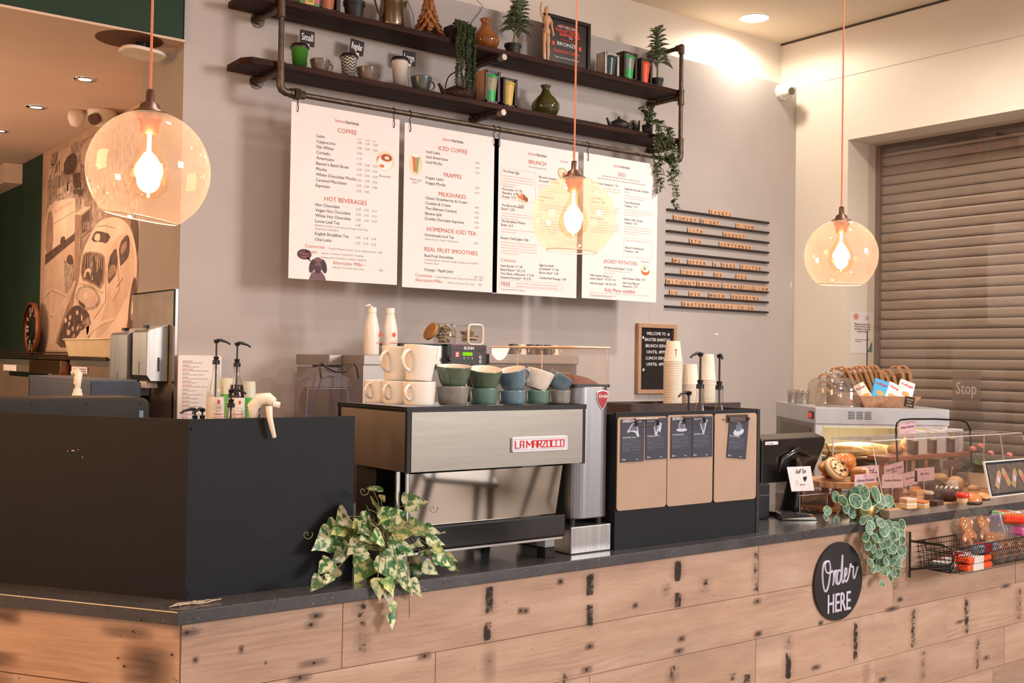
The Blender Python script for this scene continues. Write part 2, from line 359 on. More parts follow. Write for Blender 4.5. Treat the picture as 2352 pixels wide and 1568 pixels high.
w1 = struct(pane.obj('window_1', thin_glass('window_pane', 'fbf8f5', .035)), 'clear glass pane before the shutter')
# pale film and lettering painted in as a reflection in the glass
def notice(u0, v0, u1, v1, txts):
    a, c = PX(u0, v0, x=6.598), PX(u1, v1, x=6.598); m = MB(); m.box(6.5975, 6.599, a.y, c.y, c.z, a.z)
    m2 = MB()
    for i, (s_, f) in enumerate(txts): text(m2, s_, 0, 0, f, 0, align='C')
    o = m.obj('glass_reflection', thin_glass('reflection_film', 'e9ddd4', .04, haze=.22, hazecol='cfc0b6')); return o, a, c
o, a, c = notice(2188, 850, 2252, 925, [])
m2 = MB(); text(m2, 'Stop', 0, 0, .11, 0, 0, 'C', .01, width=abs(a.y - c.y) * .72); so = m2.obj('reflection_lettering', mat('pale_reflection_lettering', 'b9aca3', .6), o, loc=(6.5968, (a.y + c.y) / 2, (a.z + c.z) / 2 - .05), rz=-math.pi / 2)
tag(o, 'faint painted reflection on the shutter glass reading Stop', 'notice')
# ------------------------------------------------------------------ counter
ux, uy = -.557, .8305; nx, ny = .8305, .557; A = (1.039, -2.272)
pl = (A[0] + ux * 2.3, A[1] + uy * 2.3)
poly = [A, (6.3, -2.272), (6.3, -.70), (3.75, -.70), (3.75, -1.55), (1.32, -1.55), (pl[0] + nx * .62, pl[1] + ny * .62), pl]
b = MB(); b.slab(poly, .914, .95); sc_ = thing('service_counter', 'long service counter with pine plank front, dark stone top and angled left end', 'counter', (1.055, -2.255, 0))
b.T = Matrix.Translation((0, 0, 0)); o = b.obj('counter_top', STONE, sc_, loc=(-1.055, 2.255, 0), bevel=.003); o['label'] = 'speckled dark stone top'
R = random.Random(4)
ft = sc_
rows = [(.728, .912, [1.52, 3.30, 4.22]), (.560, .726, [1.835, 3.283 + .9, 5.2]), (.366, .558, [1.2, 2.45, 3.29, 4.6, 5.5]), (.184, .364, [1.6, 3.0, 4.06, 5.1]), (.004, .182, [2.2, 3.7, 5.0])]
b = MB()
for zi, (z0, z1, js) in enumerate(rows):
    xs = [1.055] + js + [6.29]
    for i in range(len(xs) - 1):
        b.rv = R.uniform(.05, 1); y = -2.255 - R.uniform(0, .0015)
        b.box(xs[i] + .0012 - 1.055, xs[i + 1] - .0012 - 1.055, y + 2.255, .02, z0, z1)
b.obj('plank_cladding', PLANK, ft)['label'] = 'pale reclaimed pine planks'
b = MB(); b.rv = 0; b.box(.02, 5.2, .021, .06, 0, .912)
b.obj('carcass', mat('counter_carcass', '2b211b', .9), ft)
b = MB(); b2 = MB()      # dark marks left by old bearers, nail stains with grey halos
def grid(mb, x0, x1, z0, z1, nx_, nz_, y, f):
    vs, rr = [], []
    for j in range(nz_ + 1):
        for i in range(nx_ + 1): a_, c_ = i / nx_ * 2 - 1, j / nz_ * 2 - 1; vs.append((x0 + (x1 - x0) * i / nx_, y, z0 + (z1 - z0) * j / nz_)); rr.append(max(.0001, f(a_, c_)))
    n0 = len(mb.r); mb.add(vs, [(j * (nx_ + 1) + i, j * (nx_ + 1) + i + 1, (j + 1) * (nx_ + 1) + i + 1, (j + 1) * (nx_ + 1) + i) for j in range(nz_) for i in range(nx_)]); mb.r[n0:] = rr
def mark(u0, u1, v0, v1, s=.5, halo=False):
    a, c = PX((u0 + u1) / 2, v0, y=-2.258), PX((u0 + u1) / 2, v1, y=-2.258); h = abs(PX(u1, v0, y=-2.258).x - PX(u0, v0, y=-2.258).x) / 2; x = a.x - 1.055
    if halo:
        grid(b2, x - h * 3.2, x + h * 3.2, (a.z + c.z) / 2 - .014, (a.z + c.z) / 2 + .014, 12, 6, -.0030, lambda p, q: .8 * max(0, 1 - p * p) * max(0, 1 - q * q)); hh = min(h, .006); grid(b, x - hh, x + hh, (a.z + c.z) / 2 - .006, (a.z + c.z) / 2 + .006, 6, 6, -.0036, lambda p, q: .62 * max(0, 1 - p * p - q * q) + .1)
    else:
        grid(b, x - h * 1.15, x + h * 1.15, c.z, a.z, 8, 10, -.0036, lambda p, q: s * (1 if abs(p) < .78 else .55) * (1 if abs(q) < .85 else .8)); grid(b2, x - h * 3, x + h * 3, c.z - .01, a.z + .01, 10, 6, -.0030, lambda p, q: .22 * max(0, 1 - p * p) * max(0, 1 - q ** 4))
for u, v0, v1, w, s in [(832, 1386, 1416, 18, .5), (834, 1420, 1500, 16, .40), (1125, 1347, 1408, 15, .55), (1121, 1428, 1470, 15, .55), (1357, 1316, 1366, 15, .55), (1356, 1388, 1440, 14, .55), (1558, 1287, 1334, 13, .58), (1558, 1360, 1396, 13, .52),
                        (1738, 1264, 1362, 9, .42), (1621, 1328, 1358, 14, .42), (1532, 1340, 1366, 11, .40), (1546, 1528, 1568, 12, .46), (1811, 1460, 1492, 10, .38), (1811, 1498, 1558, 12, .55), (1966, 1426, 1520, 8, .50), (2098, 1398, 1486, 8, .48),
                        (2221, 1368, 1456, 8, .46), (2341, 1347, 1424, 8, .44), (2121, 1490, 1566, 7, .42), (2246, 1460, 1546, 7, .42), (2058, 1320, 1352, 8, .40), (1123, 1500, 1532, 14, .34), (1125, 1480, 1568, 12, .28), (2052, 1250, 1305, 9, .38), (1716, 1548, 1568, 14, .5), (1684, 1546, 1562, 10, .5), (1990, 1525, 1568, 8, .4), (1300, 1545, 1568, 12, .5)]:
    mark(u - w / 2, u + w / 2, v0, v1, s - .06)
for u, v, w, h in [(727, 1414, 13, 9), (715, 1434, 12, 7), (722, 1522, 26, 12), (450, 1515, 6, 5), (976, 1506, 12, 5), (1355, 1483, 8, 5), (1566, 1467, 7, 5), (1742, 1455, 7, 6), (2050, 1398, 12, 7), (1560, 1495, 9, 5), (1348, 1538, 10, 5), (1740, 1380, 7, 5), (1886, 1430, 5, 5), (2068, 1376, 5, 4), (2266, 1510, 6, 4), (2028, 1560, 7, 5), (430, 1452, 22, 8), (690, 1556, 20, 6), (555, 1491, 5, 4), (1208, 1402, 7, 4), (1196, 1402, 5, 4), (1288, 1335, 6, 4), (2206, 1428, 8, 5), (2310, 1345, 9, 6), (1460, 1390, 5, 4), (1875, 1532, 8, 4)]:
    mark(u - w / 2, u + w / 2, v - h, v + h, .47, True)
b.obj('nail_marks', STAIN, ft); b2.obj('grey_stains', HALO, ft)
# angled left end of the counter front, planks again
RZL = math.atan2(-uy, -ux)
b = MB(); R = random.Random(9)
for z0, z1, js in [(.735, .912, [-1.3]), (.56, .732, [-.62, -1.9]), (.366, .558, [-1.1]), (.184, .364, [-.7]), (.004, .182, [-1.4])]:
    xs = [-2.25] + sorted(js) + [-.004]
    for i in range(len(xs) - 1):
        b.rv = R.uniform(.3, 1); b.box(xs[i] + .0012, xs[i + 1] - .0012, -.001 * i, .02, z0, z1)
b.obj('plank_cladding', mat('warm_pine_planks', 'c29a7c', .5, extra=plankfx, bump=.12, bs=14, bstretch=(1, 1, 14)), sc_, rz=RZL)
b = MB(); R = random.Random(12)
for x, z, w, h in [(-.165, .88, .09, .012), (-.56, .885, .06, .018), (-.61, .83, .03, .02), (-.10, .76, .09, .07), (-.60, .77, .10, .014), (-.58, .60, .06, .1), (-.35, .66, .1, .03)]:
    grid(b, x - w, x + w, z - h * 1.6, z + h * 1.6, 12, 8, -.004, lambda p, q: .85 * max(0, 1 - p * p) * max(0, 1 - q * q))
b.obj('grey_stains', HALO, sc_, rz=RZL); b = MB()
for x, z in [(-.145, .882), (-.60, .886), (-.61, .835), (-.19, .81), (-.025, .835), (-.6, .77), (-.6, .735), (-.17, .79)]: grid(b, x - .005, x + .005, z - .005, z + .005, 6, 6, -.0045, lambda p, q: .62 * max(0, 1 - p * p - q * q) + .1)
grid(b, -.63, -.585, .725, .74, 8, 6, -.0045, lambda p, q: .5)
b.obj('nail_marks', STAIN, sc_, rz=RZL)
# back counter under the wall
b = MB(); b.box(XL + .02, 6.3, -.66, -.005, .9, .94); b.box(XL + .04, 6.28, -.62, -.01, .05, .9)
tag(b.obj('back_counter', mat('back_counter_grey', '6f6b68', .5)), 'long back counter along the grey wall', 'counter')
# ------------------------------------------------------------------ iron pipe shelf unit on the wall
XA, XM, XB = 2.24, 3.54, 4.912; YP = -.268; ZU, ZLo = 3.285, 2.985
def shelfwood(t, c):
    n = ramp(t, noise(t, 6, 5, .65, None, (.5, 4, 8)), [(.35, rgb('1f110c')), (.6, rgb('3c2016')), (.78, rgb('643a26'))]); return n
SHW = mat('dark_stained_shelf_wood', '41261c', .55, extra=shelfwood, spec=.12, bump=.2, bs=10, bstretch=(1, 8, 8))
sh = thing('pipe_shelf', 'industrial wall shelf of dark iron pipes carrying two dark wooden boards', 'shelf', (XA, -.13, 2.85))
def P0(mb): mb.T = Matrix.Translation((-XA, .13, -2.85)); return mb
for z, nm in ((ZU, 0), (ZLo, 1)):
    b = P0(MB()); n = 40; R = random.Random(z)
    b.slab([(2.085 + .02, -.25)] + [(2.2 + (4.95 - 2.2) * i / n, -.252 + R.uniform(-.003, .003)) for i in range(n + 1)] + [(4.95, -.03), (2.075, -.03), (2.07, -.2)], z - .03, z)
    b.obj('shelf_board', SHW, sh, bevel=.003)
def pipe(pts, name='pipe', r=.0135):
    b = P0(MB()); b.tube(pts, r, 12, 0); return b.obj(name, IRON, sh)
for x in (XA, XB): pipe([(x, YP, 2.86), (x, YP, 3.54 if x == XB else 3.56)], 'upright_pipe')
pipe([(XA + .05, YP, 2.842), (XB - .05, YP, 2.842)], 'hanging_rail')
for x in (XA, XM, XB):
    for z in (2.936, 3.236) + ((3.546,) if x != XM else ()):
        pipe([(x, YP + (.02 if x == XM else 0), z), (x, -.015, z)], 'bracket_pipe')
        b = P0(MB()); b.cyl((x, 0, z), (x, -.006, z), .036, n=20); b.cyl((x, -.006, z), (x, -.03, z), .021, .019, n=16)
        for k in range(4): a = k * math.pi / 2 + .6; b.sph((x + .027 * math.cos(a), -.007, z + .027 * math.sin(a)), .004, 8)
        b.obj('wall_flange', IRON, sh)
        if x == XM:
            b = P0(MB()); b.cyl((x, YP - .012, z), (x, YP + .03, z), .018, n=6, smooth=False); b.obj('hex_cap', mat('worn_hex_cap', 'a79a92', .45, .6), sh)
        else:
            b = P0(MB())
            if z < 3.5: b.cyl((x, YP, z - .042), (x, YP, z + .042), .019, n=14); b.cyl((x, YP, z - .046), (x, YP, z - .034), .0215, n=14); b.cyl((x, YP, z + .034), (x, YP, z + .046), .0215, n=14); b.cyl((x, YP, z), (x, YP + .045, z), .0185, n=14)
            else: b.sph((x, YP, z), .021, 14); b.cyl((x, YP, z), (x, YP, z - .04), .0195, n=14); b.cyl((x, YP, z), (x, YP + .04, z), .0195, n=14)
            b.obj('pipe_fitting', IRON, sh)
for x, s in ((XA, 1), (XB, -1)):
    b = P0(MB()); b.tube([(x, YP, 2.90), (x, YP, 2.872), (x + s * .008, YP, 2.851), (x + s * .03, YP, 2.842), (x + s * .055, YP, 2.842)], .0195, 12)
    b.cyl((x + s * .05, YP, 2.842), (x + s * .064, YP, 2.842), .023, n=14); b.cyl((x + s * .07, YP, 2.842), (x + s * .10, YP, 2.842), .028, n=6, smooth=False); b.cyl((x + s * .10, YP, 2.842), (x + s * .125, YP, 2.842), .021, n=8, smooth=False)
    b.obj('pipe_elbow', IRON, sh)
# ------------------------------------------------------------------ menus hanging from the rail
YM = -.272; MW, MH = .594, .832
def menu(u, v, label, content, extra=None, w=MW):
    p = PX(u, v, y=YM); t = thing('menu_sheet', label, 'menu', (p.x, YM, p.z - MH), group='menu sheets hanging from the pipe rail')
    b = MB(); b.box(0, w, 0, .003, 0, MH); b.obj('sheet', PAPER, t)
    b = MB(); y = -.0006
    for s, txt, x, vv, al in content:
        X, Z = x * w, MH * (1 - vv)
        if s == 'brand': text(b, 'baxter', X, Z, .023, 1, y, 'R', 0); text(b, 'baristas', X + .001, Z, .023, 0, y, 'L', .016)
        elif s == 'H': text(b, txt, X, Z, .031, 1, y, al, .002)
        elif s == 'h': text(b, txt, X, Z, .024, 1, y, al)
        elif s == 'i': text(b, txt, X, Z, .0215, 0, y, al, .004)
        elif s == 'j': text(b, txt, X, Z, .0185, 0, y, al, .004)
        elif s == 'p': text(b, txt, X, Z, .0165, 2, y, al)
        elif s == 's': text(b, txt, X, Z, .0135, 2, y, al)
        elif s == 'r': text(b, txt, X, Z, .0115, 3, y, al)
        elif s == 'ln': lines(b, X, Z, al[0] * w, al[1], .0145, 3, y, .0028, int(x * 99 + vv * 999))
        elif s == 'box':
            x1, v1 = al; X1, Z1 = x1 * w, MH * (1 - v1)
            for q in ((X, X1, Z, Z + .0012), (X, X1, Z1, Z1 + .0012), (X, X + .0012, Z1, Z), (X1, X1 + .0012, Z1, Z)): b.face([(q[0], y, q[2]), (q[1], y, q[2]), (q[1], y, q[3]), (q[0], y, q[3])], 3)
    b.obj('printing', [INKT, INKR, INKG, INKP], t)
    if extra: extra(t)
    return t
def blob(b, cx, cz, rx, rz, m, y, n=20, a=0):
    b.add([(cx + rx * math.cos(t) * math.cos(a) - rz * math.sin(t) * math.sin(a), y, cz + rx * math.cos(t) * math.sin(a) + rz * math.sin(t) * math.cos(a)) for t in [2 * math.pi * i / n for i in range(n)]], [tuple(range(n))], m)
PC = [mat('print_cream', 'f3d9bf', .7), mat('print_orange', 'd9774b', .7), mat('print_brown', '9a5236', .7), mat('print_white', 'fbf4ee', .7), mat('print_green', '9ba35f', .7), mat('print_plum', '5b3f47', .7), mat('print_dog', '7b5a5e', .7), mat('print_dogdark', '4b343c', .7)]
def pic_coffee(t):
    b = MB(); cx, cz = .515, .617
    blob(b, cx, cz - .002, .052, .05, 0, -.0004); blob(b, cx - .004, cz - .012, .042, .036, 3, -.0006); blob(b, cx - .036, cz, .014, .018, 1, -.0005); blob(b, cx + .006, cz + .014, .034, .020, 1, -.0008); blob(b, cx + .006, cz + .014, .028, .015, 2, -.001); blob(b, cx + .008, cz + .013, .014, .009, 0, -.0012); blob(b, cx - .02, cz - .03, .014, .008, 1, -.0012)
    text(b, '"Brew-tiful"', cx, cz - .085, .016, 2, -.0006, 'C', shear=.3)
    blob(b, .08, .118, .038, .025, 5, -.0006); b.face([(.09, -.0006, .10), (.105, -.0006, .105), (.118, -.0006, .082)], 5)
    text(b, 'Pawsome', .08, .118, .012, 1, -.001, 'C'); text(b, 'coffee!', .08, .103, .012, 1, -.001, 'C')
    b.face([(.105, -.0006, .0), (.118, -.0006, .03), (.14, -.0006, .045), (.17, -.0006, .042), (.19, -.0006, .02), (.197, -.0006, 0)], 6); blob(b, .152, .075, .03, .034, 6, -.0008); blob(b, .152, .05, .017, .02, 7, -.001)
    blob(b, .122, .065, .015, .034, 7, -.001, a=-.25); blob(b, .184, .067, .015, .034, 7, -.001, a=.25); blob(b, .143, .083, .005, .004, 7, -.0012); blob(b, .164, .083, .005, .004, 7, -.0012); blob(b, .153, .058, .007, .005, 5, -.0014); blob(b, .152, .088, .012, .014, 6, -.001)
    b.obj('printed_picture', PC, t)
def pic_frappe(t):
    b = MB(); cx, cz = .068, .63
    blob(b, cx, cz, .04, .062, 0, -.0004); b.face([(cx - .022, -.0006, cz + .04), (cx + .024, -.0006, cz + .046), (cx + .012, -.0006, cz - .045), (cx - .014, -.0006, cz - .04)], 1)
    b.face([(cx - .002, -.0008, cz + .045), (cx + .024, -.0008, cz + .046), (cx + .012, -.0008, cz - .045), (cx - .002, -.0008, cz - .043)], 4); blob(b, cx, cz + .045, .024, .012, 3, -.001)
    text(b, '"Whole latte', cx, cz - .085, .0145, 2, -.0006, 'C', shear=.3); text(b, 'love!"', cx, cz - .1, .0145, 2, -.0006, 'C', shear=.3); b.obj('printed_picture', PC, t)
def pic_brunch(t):
    b = MB(); text(b, '"Toast-ally"', .49, .76, .0145, 2, -.0006, 'C', shear=.3)
    blob(b, .485, .695, .045, .035, 0, -.0004, a=-.4); blob(b, .482, .695, .04, .03, 4, -.0006, a=-.4); blob(b, .482, .696, .034, .025, 0, -.0008, a=-.4); blob(b, .492, .69, .016, .016, 1, -.001)
    b.prism([(.155, .525), (.19, .498), (.225, .50), (.235, .52), (.21, .55), (.18, .56)], -.0006, -.0004, 0)
    b.face([(.155, -.001, .56), (.165, -.001, .53), (.2, -.001, .515), (.19, -.001, .56), (.178, -.001, .535)], 1); b.face([(.195, -.0012, .555), (.2, -.0012, .52), (.23, -.0012, .51), (.235, -.0012, .53)], 2)
    text(b, '"So eggy"', .19, .485, .0125, 2, -.0006, 'C', shear=.3); b.obj('printed_picture', PC, t)
def pic_deli(t):
    b = MB(); text(b, '"Spud-tacular"', .5, .235, .0135, 2, -.0006, 'C', shear=.3)
    blob(b, .5, .19, .04, .032, 0, -.0004); blob(b, .5, .182, .035, .024, 1, -.0006); blob(b, .5, .195, .03, .018, 3, -.0008); blob(b, .494, .198, .012, .01, 4, -.001); b.obj('printed_picture', PC, t)
c1 = [('brand', '', .49, .075, ''), ('H', 'COFFEE', .5, .133, 'C')]
pr = ['', '3.00 3.30 3.60', '3.00 3.30 3.60', '3.50', '3.10', '2.70 3.00 3.30', '2.50 2.70 2.90', '3.50 3.90 4.30', '3.50 3.90 4.30', '3.30 3.60 4.00', '2.50 2.90']
for i, s in enumerate(['Latte', 'Cappuccino', 'Flat White', 'Cortado', 'Americano', "Baxter's Batch Brew", 'Mocha', 'White Chocolate Mocha', 'Caramel Macchiato', 'Espresso']):
    c1.append(('i', s, .225, .180 + i * .0317, 'L'))
for i in range(1, 11):
    for k, q in enumerate(pr[i].split()): c1.append(('p', q, .595 + .075 * k, .182 + (i - 1) * .0317, 'L'))
c1 += [('r', 'small', .60, .157, 'L'), ('r', 'regular', .665, .157, 'L'), ('r', 'large', .74, .157, 'L'), ('H', 'HOT BEVERAGES', .5, .54, 'C')]
for s, v_, q in [('Hot Chocolate', .576, '3.30 3.70 4.10'), ('Vegan Hot Chocolate', .607, '3.30 3.70 4.10'), ('White Hot Chocolate', .638, '3.30 3.70 4.10'), ('Loose Leaf Tea', .67, '3.40'), ('English Breakfast Tea', .742, '2.40 2.40 2.40'), ('Chai Latte', .775, '3.30 3.70 4.10')]:
    c1.append(('i', s, .225, v_, 'L'))
    for k, x in enumerate(q.split()): c1.append(('p', x, .595 + .075 * k, v_, 'L'))
c1 += [('s', 'Breakfast | Green | Lemongrass & Ginger | Earl Grey', .225, .691, 'L'), ('s', 'Peppermint | Red Berry', .225, .711, 'L'), ('h', 'Customise', .14, .818, 'L'), ('s', '- Freshly Whipped Cream | Syrup | Espresso Shot   0.80', .335, .818, 'L'),
       ('h', 'Syrups', .14, .848, 'L'), ('s', '- Banana | Caramel | Caramel SF | Hazelnut', .275, .848, 'L'), ('s', 'Honeycomb | Strawberry | Vanilla | Vanilla SF', .285, .872, 'L'), ('h', 'Alternative Milks -', .39, .903, 'L'), ('s', 'Almond | Coconut | Oat | Soya', .39, .925, 'L'), ('s', 'FREE', .82, .925, 'L')]
c2 = [('brand', '', .49, .072, ''), ('H', 'ICED COFFEE', .5, .135, 'C')]
def col2(rows_):
    for s, v_, q in rows_:
        c2.append(('i', s, .22, v_, 'L')); c2.append(('p', q, .74, v_ + .022, 'L'))
col2([('Iced Latte', .165, '3.60'), ('Iced Americano', .197, '3.30'), ('Iced Mocha', .229, '4.30'), ('Frappe Latte', .325, '4.20'), ('Frappe Mocha', .357, '4.35'), ('Classic Strawberries & Cream', .45, '4.90'), ('Cookies & Cream', .482, '4.90'), ('The Ultimate Caramel', .514, '4.90'), ('Banana Split', .546, '4.90'), ('Double Chocolate Supreme', .578, '4.90'), ('Homemade Iced Tea', .678, '3.30'), ('Real Fruit Smoothies', .806, '4.70'), ('Orange / Apple Juice', .892, '1.60  2.50')])
c2 += [('H', 'FRAPPES', .5, .297, 'C'), ('H', 'MILKSHAKES', .5, .42, 'C'), ('H', 'HOMEMADE ICED TEA', .5, .645, 'C'), ('s', 'Jasmine & Lime | Peach | Watermelon', .22, .70, 'L'), ('H', 'REAL FRUIT SMOOTHIES', .5, .77, 'C'), ('s', 'Greenbox Reviver | Strawbix Delight | Raspberry Heaven', .22, .828, 'L'), ('s', 'Pinetastic Sunset', .22, .848, 'L'), ('h', 'Customise', .13, .93, 'L'), ('s', '- Freshly Whipped Cream | Syrup | Espresso Shot   0.80', .32, .93, 'L'), ('h', 'Alternative Milks', .13, .96, 'L'), ('s', '- Almond | Coconut | Oat | Soya      FREE', .45, .96, 'L')]
c3 = [('brand', '', .49, .072, ''), ('H', 'BRUNCH', .5, .13, 'C'), ('s', 'Served all day until 4pm', .5, .155, 'C'), ('box', '', .08, .185, (.48, .385)), ('j', 'The Kings Eggs', .10, .21, 'L'), ('ln', '', .10, .235, (.36, 4)), ('s', 'Choose from:', .10, .305, 'L'), ('j', 'Florentine  V 7.95', .10, .328, 'L'), ('j', 'Benedict  6.95', .10, .352, 'L'), ('j', 'Royale  9.75', .10, .376, 'L'),
      ('j', 'Bloomin Smashed', .52, .215, 'L'), ('j', 'Avocado*  VE 8.50', .52, .24, 'L'), ('ln', '', .52, .262, (.36, 4)), ('j', 'Posh Beans on', .52, .345, 'L'), ('j', 'Toast', .52, .37, 'L'), ('ln', '', .52, .392, (.36, 3)), ('j', 'The Bacon Breakfast', .09, .432, 'L'), ('j', 'Butty*  5.50', .09, .456, 'L'), ('ln', '', .09, .478, (.36, 3)), ('j', 'The Breakfast Wiener', .09, .535, 'L'), ('j', 'Butty  6.15', .09, .56, 'L'), ('ln', '', .09, .582, (.38, 2)),
      ('j', "Baxter's Full English  9.85", .09, .645, 'L'), ('ln', '', .09, .668, (.42, 5)), ('ln', '', .55, .50, (.36, 5)), ('h', 'Customise', .09, .79, 'L'), ('j', 'Hash Brown  V 1.40', .09, .825, 'L'), ('j', 'Baked Beans*  VE 2.75', .09, .85, 'L'), ('j', 'Two Slices of Bloomer  V 2.70', .09, .875, 'L'), ('j', 'Smashed Avocado*  VE 3.75', .09, .90, 'L'), ('j', 'Eggs poached/', .54, .80, 'L'), ('j', 'scrambled*  V 3.50', .54, .825, 'L'), ('j', 'Bacon slices*  3.50', .54, .85, 'L'), ('j', 'Cumberland Sausage  3.95', .54, .885, 'L'),
      ('box', '', .08, .91, (.82, .955)), ('H', 'FREE', .10, .947, 'L'), ('r', 'Small Filter Coffee or Tea with any item from our Brunch Menu', .27, .93, 'L'), ('r', '(including Bloomer Toast) from Opening -11am Monday-Friday', .27, .948, 'L'), ('s', '*Can be served GF on request', .09, .975, 'L')]
c4 = [('brand', '', .49, .065, ''), ('H', 'DELI', .5, .125, 'C'), ('s', 'Served all day until 4pm. Please have to Gluten swirl too.', .5, .145, 'C'), ('s', 'All served with crisps and a fresh salad garnished with a balsamic glaze', .5, .165, 'C'), ('j', 'New Yorker Sandwich  7.75', .10, .205, 'L'), ('ln', '', .10, .228, (.38, 3)), ('j', 'Ham, Brie &', .10, .31, 'L'), ('j', 'Chutney  7.50', .10, .335, 'L'), ('ln', '', .10, .358, (.38, 4)), ('j', 'BLT Ciabatta', .10, .45, 'L'), ('ln', '', .10, .47, (.38, 5)),
      ('j', 'Falafel & Avocado Ciabatta', .54, .215, 'L'), ('s', 'VE 7.50', .54, .238, 'L'), ('ln', '', .54, .258, (.36, 2)), ('j', 'Tuna Mayonnaise', .54, .31, 'L'), ('j', 'Ciabatta  7.30', .54, .335, 'L'), ('ln', '', .54, .358, (.38, 3)), ('j', 'Sweet Chilli Chicken', .54, .43, 'L'), ('j', 'Ciabatta  7.50', .54, .455, 'L'), ('ln', '', .54, .478, (.38, 4)), ('box', '', .54, .555, (.93, .69)), ('r', 'Topped with something different, try our', .56, .575, 'L'), ('j', "Baxter's Herbilicious", .56, .63, 'L'), ('j', 'Potatoes  3.40', .56, .655, 'L'),
      ('H', 'JACKET POTATOES', .5, .745, 'C'), ('j', 'All Afraid with Butter*  V 5.75', .28, .785, 'L'), ('ln', '', .28, .80, (.36, 2)), ('j', 'Add Grated Cheese  V', .10, .845, 'L'), ('j', 'and/or Beans*  VE GF 1.25', .10, .868, 'L'), ('j', 'Add Avocado*  VE GF 3.75', .10, .90, 'L'), ('j', 'Add Chicken Tikka  3.75', .53, .85, 'L'), ('j', 'Add Tuna Mayo &', .53, .882, 'L'), ('j', 'Sweetcorn  2.75', .53, .905, 'L'), ('H', 'Kids Menu available', .5, .945, 'C'), ('ln', '', .10, .958, (.82, 2)), ('s', '*Can be served GF on request', .10, .985, 'L')]
MENUS = [menu(670, 233, 'white menu sheet headed COFFEE and HOT BEVERAGES with a dog picture', c1, pic_coffee), menu(930, 281, 'white menu sheet headed ICED COFFEE, FRAPPES and MILKSHAKES', c2, pic_frappe),
         menu(1136, 317, 'white menu sheet headed BRUNCH, third from the left', c3, pic_brunch), menu(1341, 350, 'white menu sheet headed DELI, rightmost on the rail', c4, pic_deli)]
hk = None
for i, m in enumerate(MENUS):
    for s, dx in (('left', .03), ('right', MW - .035)):
        z = m.location.z + MH; x = m.location.x + dx; zr = 2.842
        pts = [(0, -.004, -.045), (0, -.012, -.03), (0, -.006, 0), (0, .004, .02), (0, -.012, (zr - z) * .6)]
        pts += [(0, -.016 * math.cos(a) + .004, zr - z + .001 + .0165 * math.sin(a)) for a in [0, .6, 1.2, 1.8, 2.4, 3.0]]
        b = MB(); b.tube([(p[0], p[1], p[2]) for p in pts], .0022, 6)
        o = b.obj('menu_hook', WIRE, loc=(x, YM + .002, z))
        tag(o, f"black wire hook at the {s} top corner of the {['COFFEE', 'ICED COFFEE', 'BRUNCH', 'DELI'][i]} menu", 'hook', 'wire hooks holding the menus')
# ------------------------------------------------------------------ letter rails and letter tiles
RAIL = mat('dark_rail_wood', '2a1b16', .5); TILEM = mat('pale_tile_wood', 'dfb18c', .5, col2='d3a27c', vs=3)
rowy = [210, 340, 470, 598, 727, 860, 990, 1118, 1248, 1378]
rail_z = [2.586 - .0693 * i for i in range(10)]
ordn = ['top', 'second', 'third', 'fourth', 'fifth', 'sixth', 'seventh', 'eighth', 'ninth', 'bottom']
hold = {0: 'holding the word EVENTS', 1: 'holding COMEDY NIGHT 7-9PM', 2: 'holding 11TH AUGUST', 3: 'holding 8TH SEPTEMBER', 4: 'standing empty', 5: 'holding WE OFFER A FREE FILTER', 6: 'holding COFFEE OR TEA', 7: 'holding WITH ANY BRUNCH ITEMS TIL 11AM', 8: 'holding SO ASK WHEN ORDERING', 9: 'holding BAXTERBARISTAS CO UK'}
for i in range(10):
    b = MB(); x0, x1 = 5.067 - .0008 * i, 6.066
    b.box(0, x1 - x0, -.02, 0, -.007, 0); b.box(0, x1 - x0, -.02, -.016, 0, .006); b.box(0, x1 - x0, -.003, 0, 0, .006)
    o = b.obj('letter_rail', RAIL, loc=(x0, -.0005, rail_z[i])); tag(o, f'dark wooden wall rail, {ordn[i]} of ten, {hold[i]}', 'rail', 'letter rails on the wall')
words = {0: [('EVENTS', 685, 950)], 1: [('COMEDY', 253, 530), ('NIGHT', 578, 803), ('7·9PM', 1005, 1220)], 2: [('11TH', 423, 605), ('AUGUST', 853, 1115)], 3: [('8TH', 445, 585), ('SEPTEMBER', 803, 1187)],
         5: [('WE', 243, 340), ('OFFER', 422, 643), ('A', 727, 775), ('FREE', 830, 1000), ('FILTER', 1057, 1308)], 6: [('COFFEE', 340, 620), ('OR', 743, 842), ('TEA', 1005, 1138)],
         7: [('WITH', 162, 360), ('ANY', 365, 512), ('BRUNCH', 533, 805), ('ITEMS', 838, 1052), ('TIL', 1070, 1203), ('11AM', 1215, 1388)], 8: [('SO', 205, 303), ('ASK', 440, 580), ('WHEN', 676, 867), ('ORDERING', 942, 1278)], 9: [('BAXTERBARISTAS·CO·UK', 355, 1217)]}
nth = ['first', 'second', 'third', 'fourth']; _tm = {}
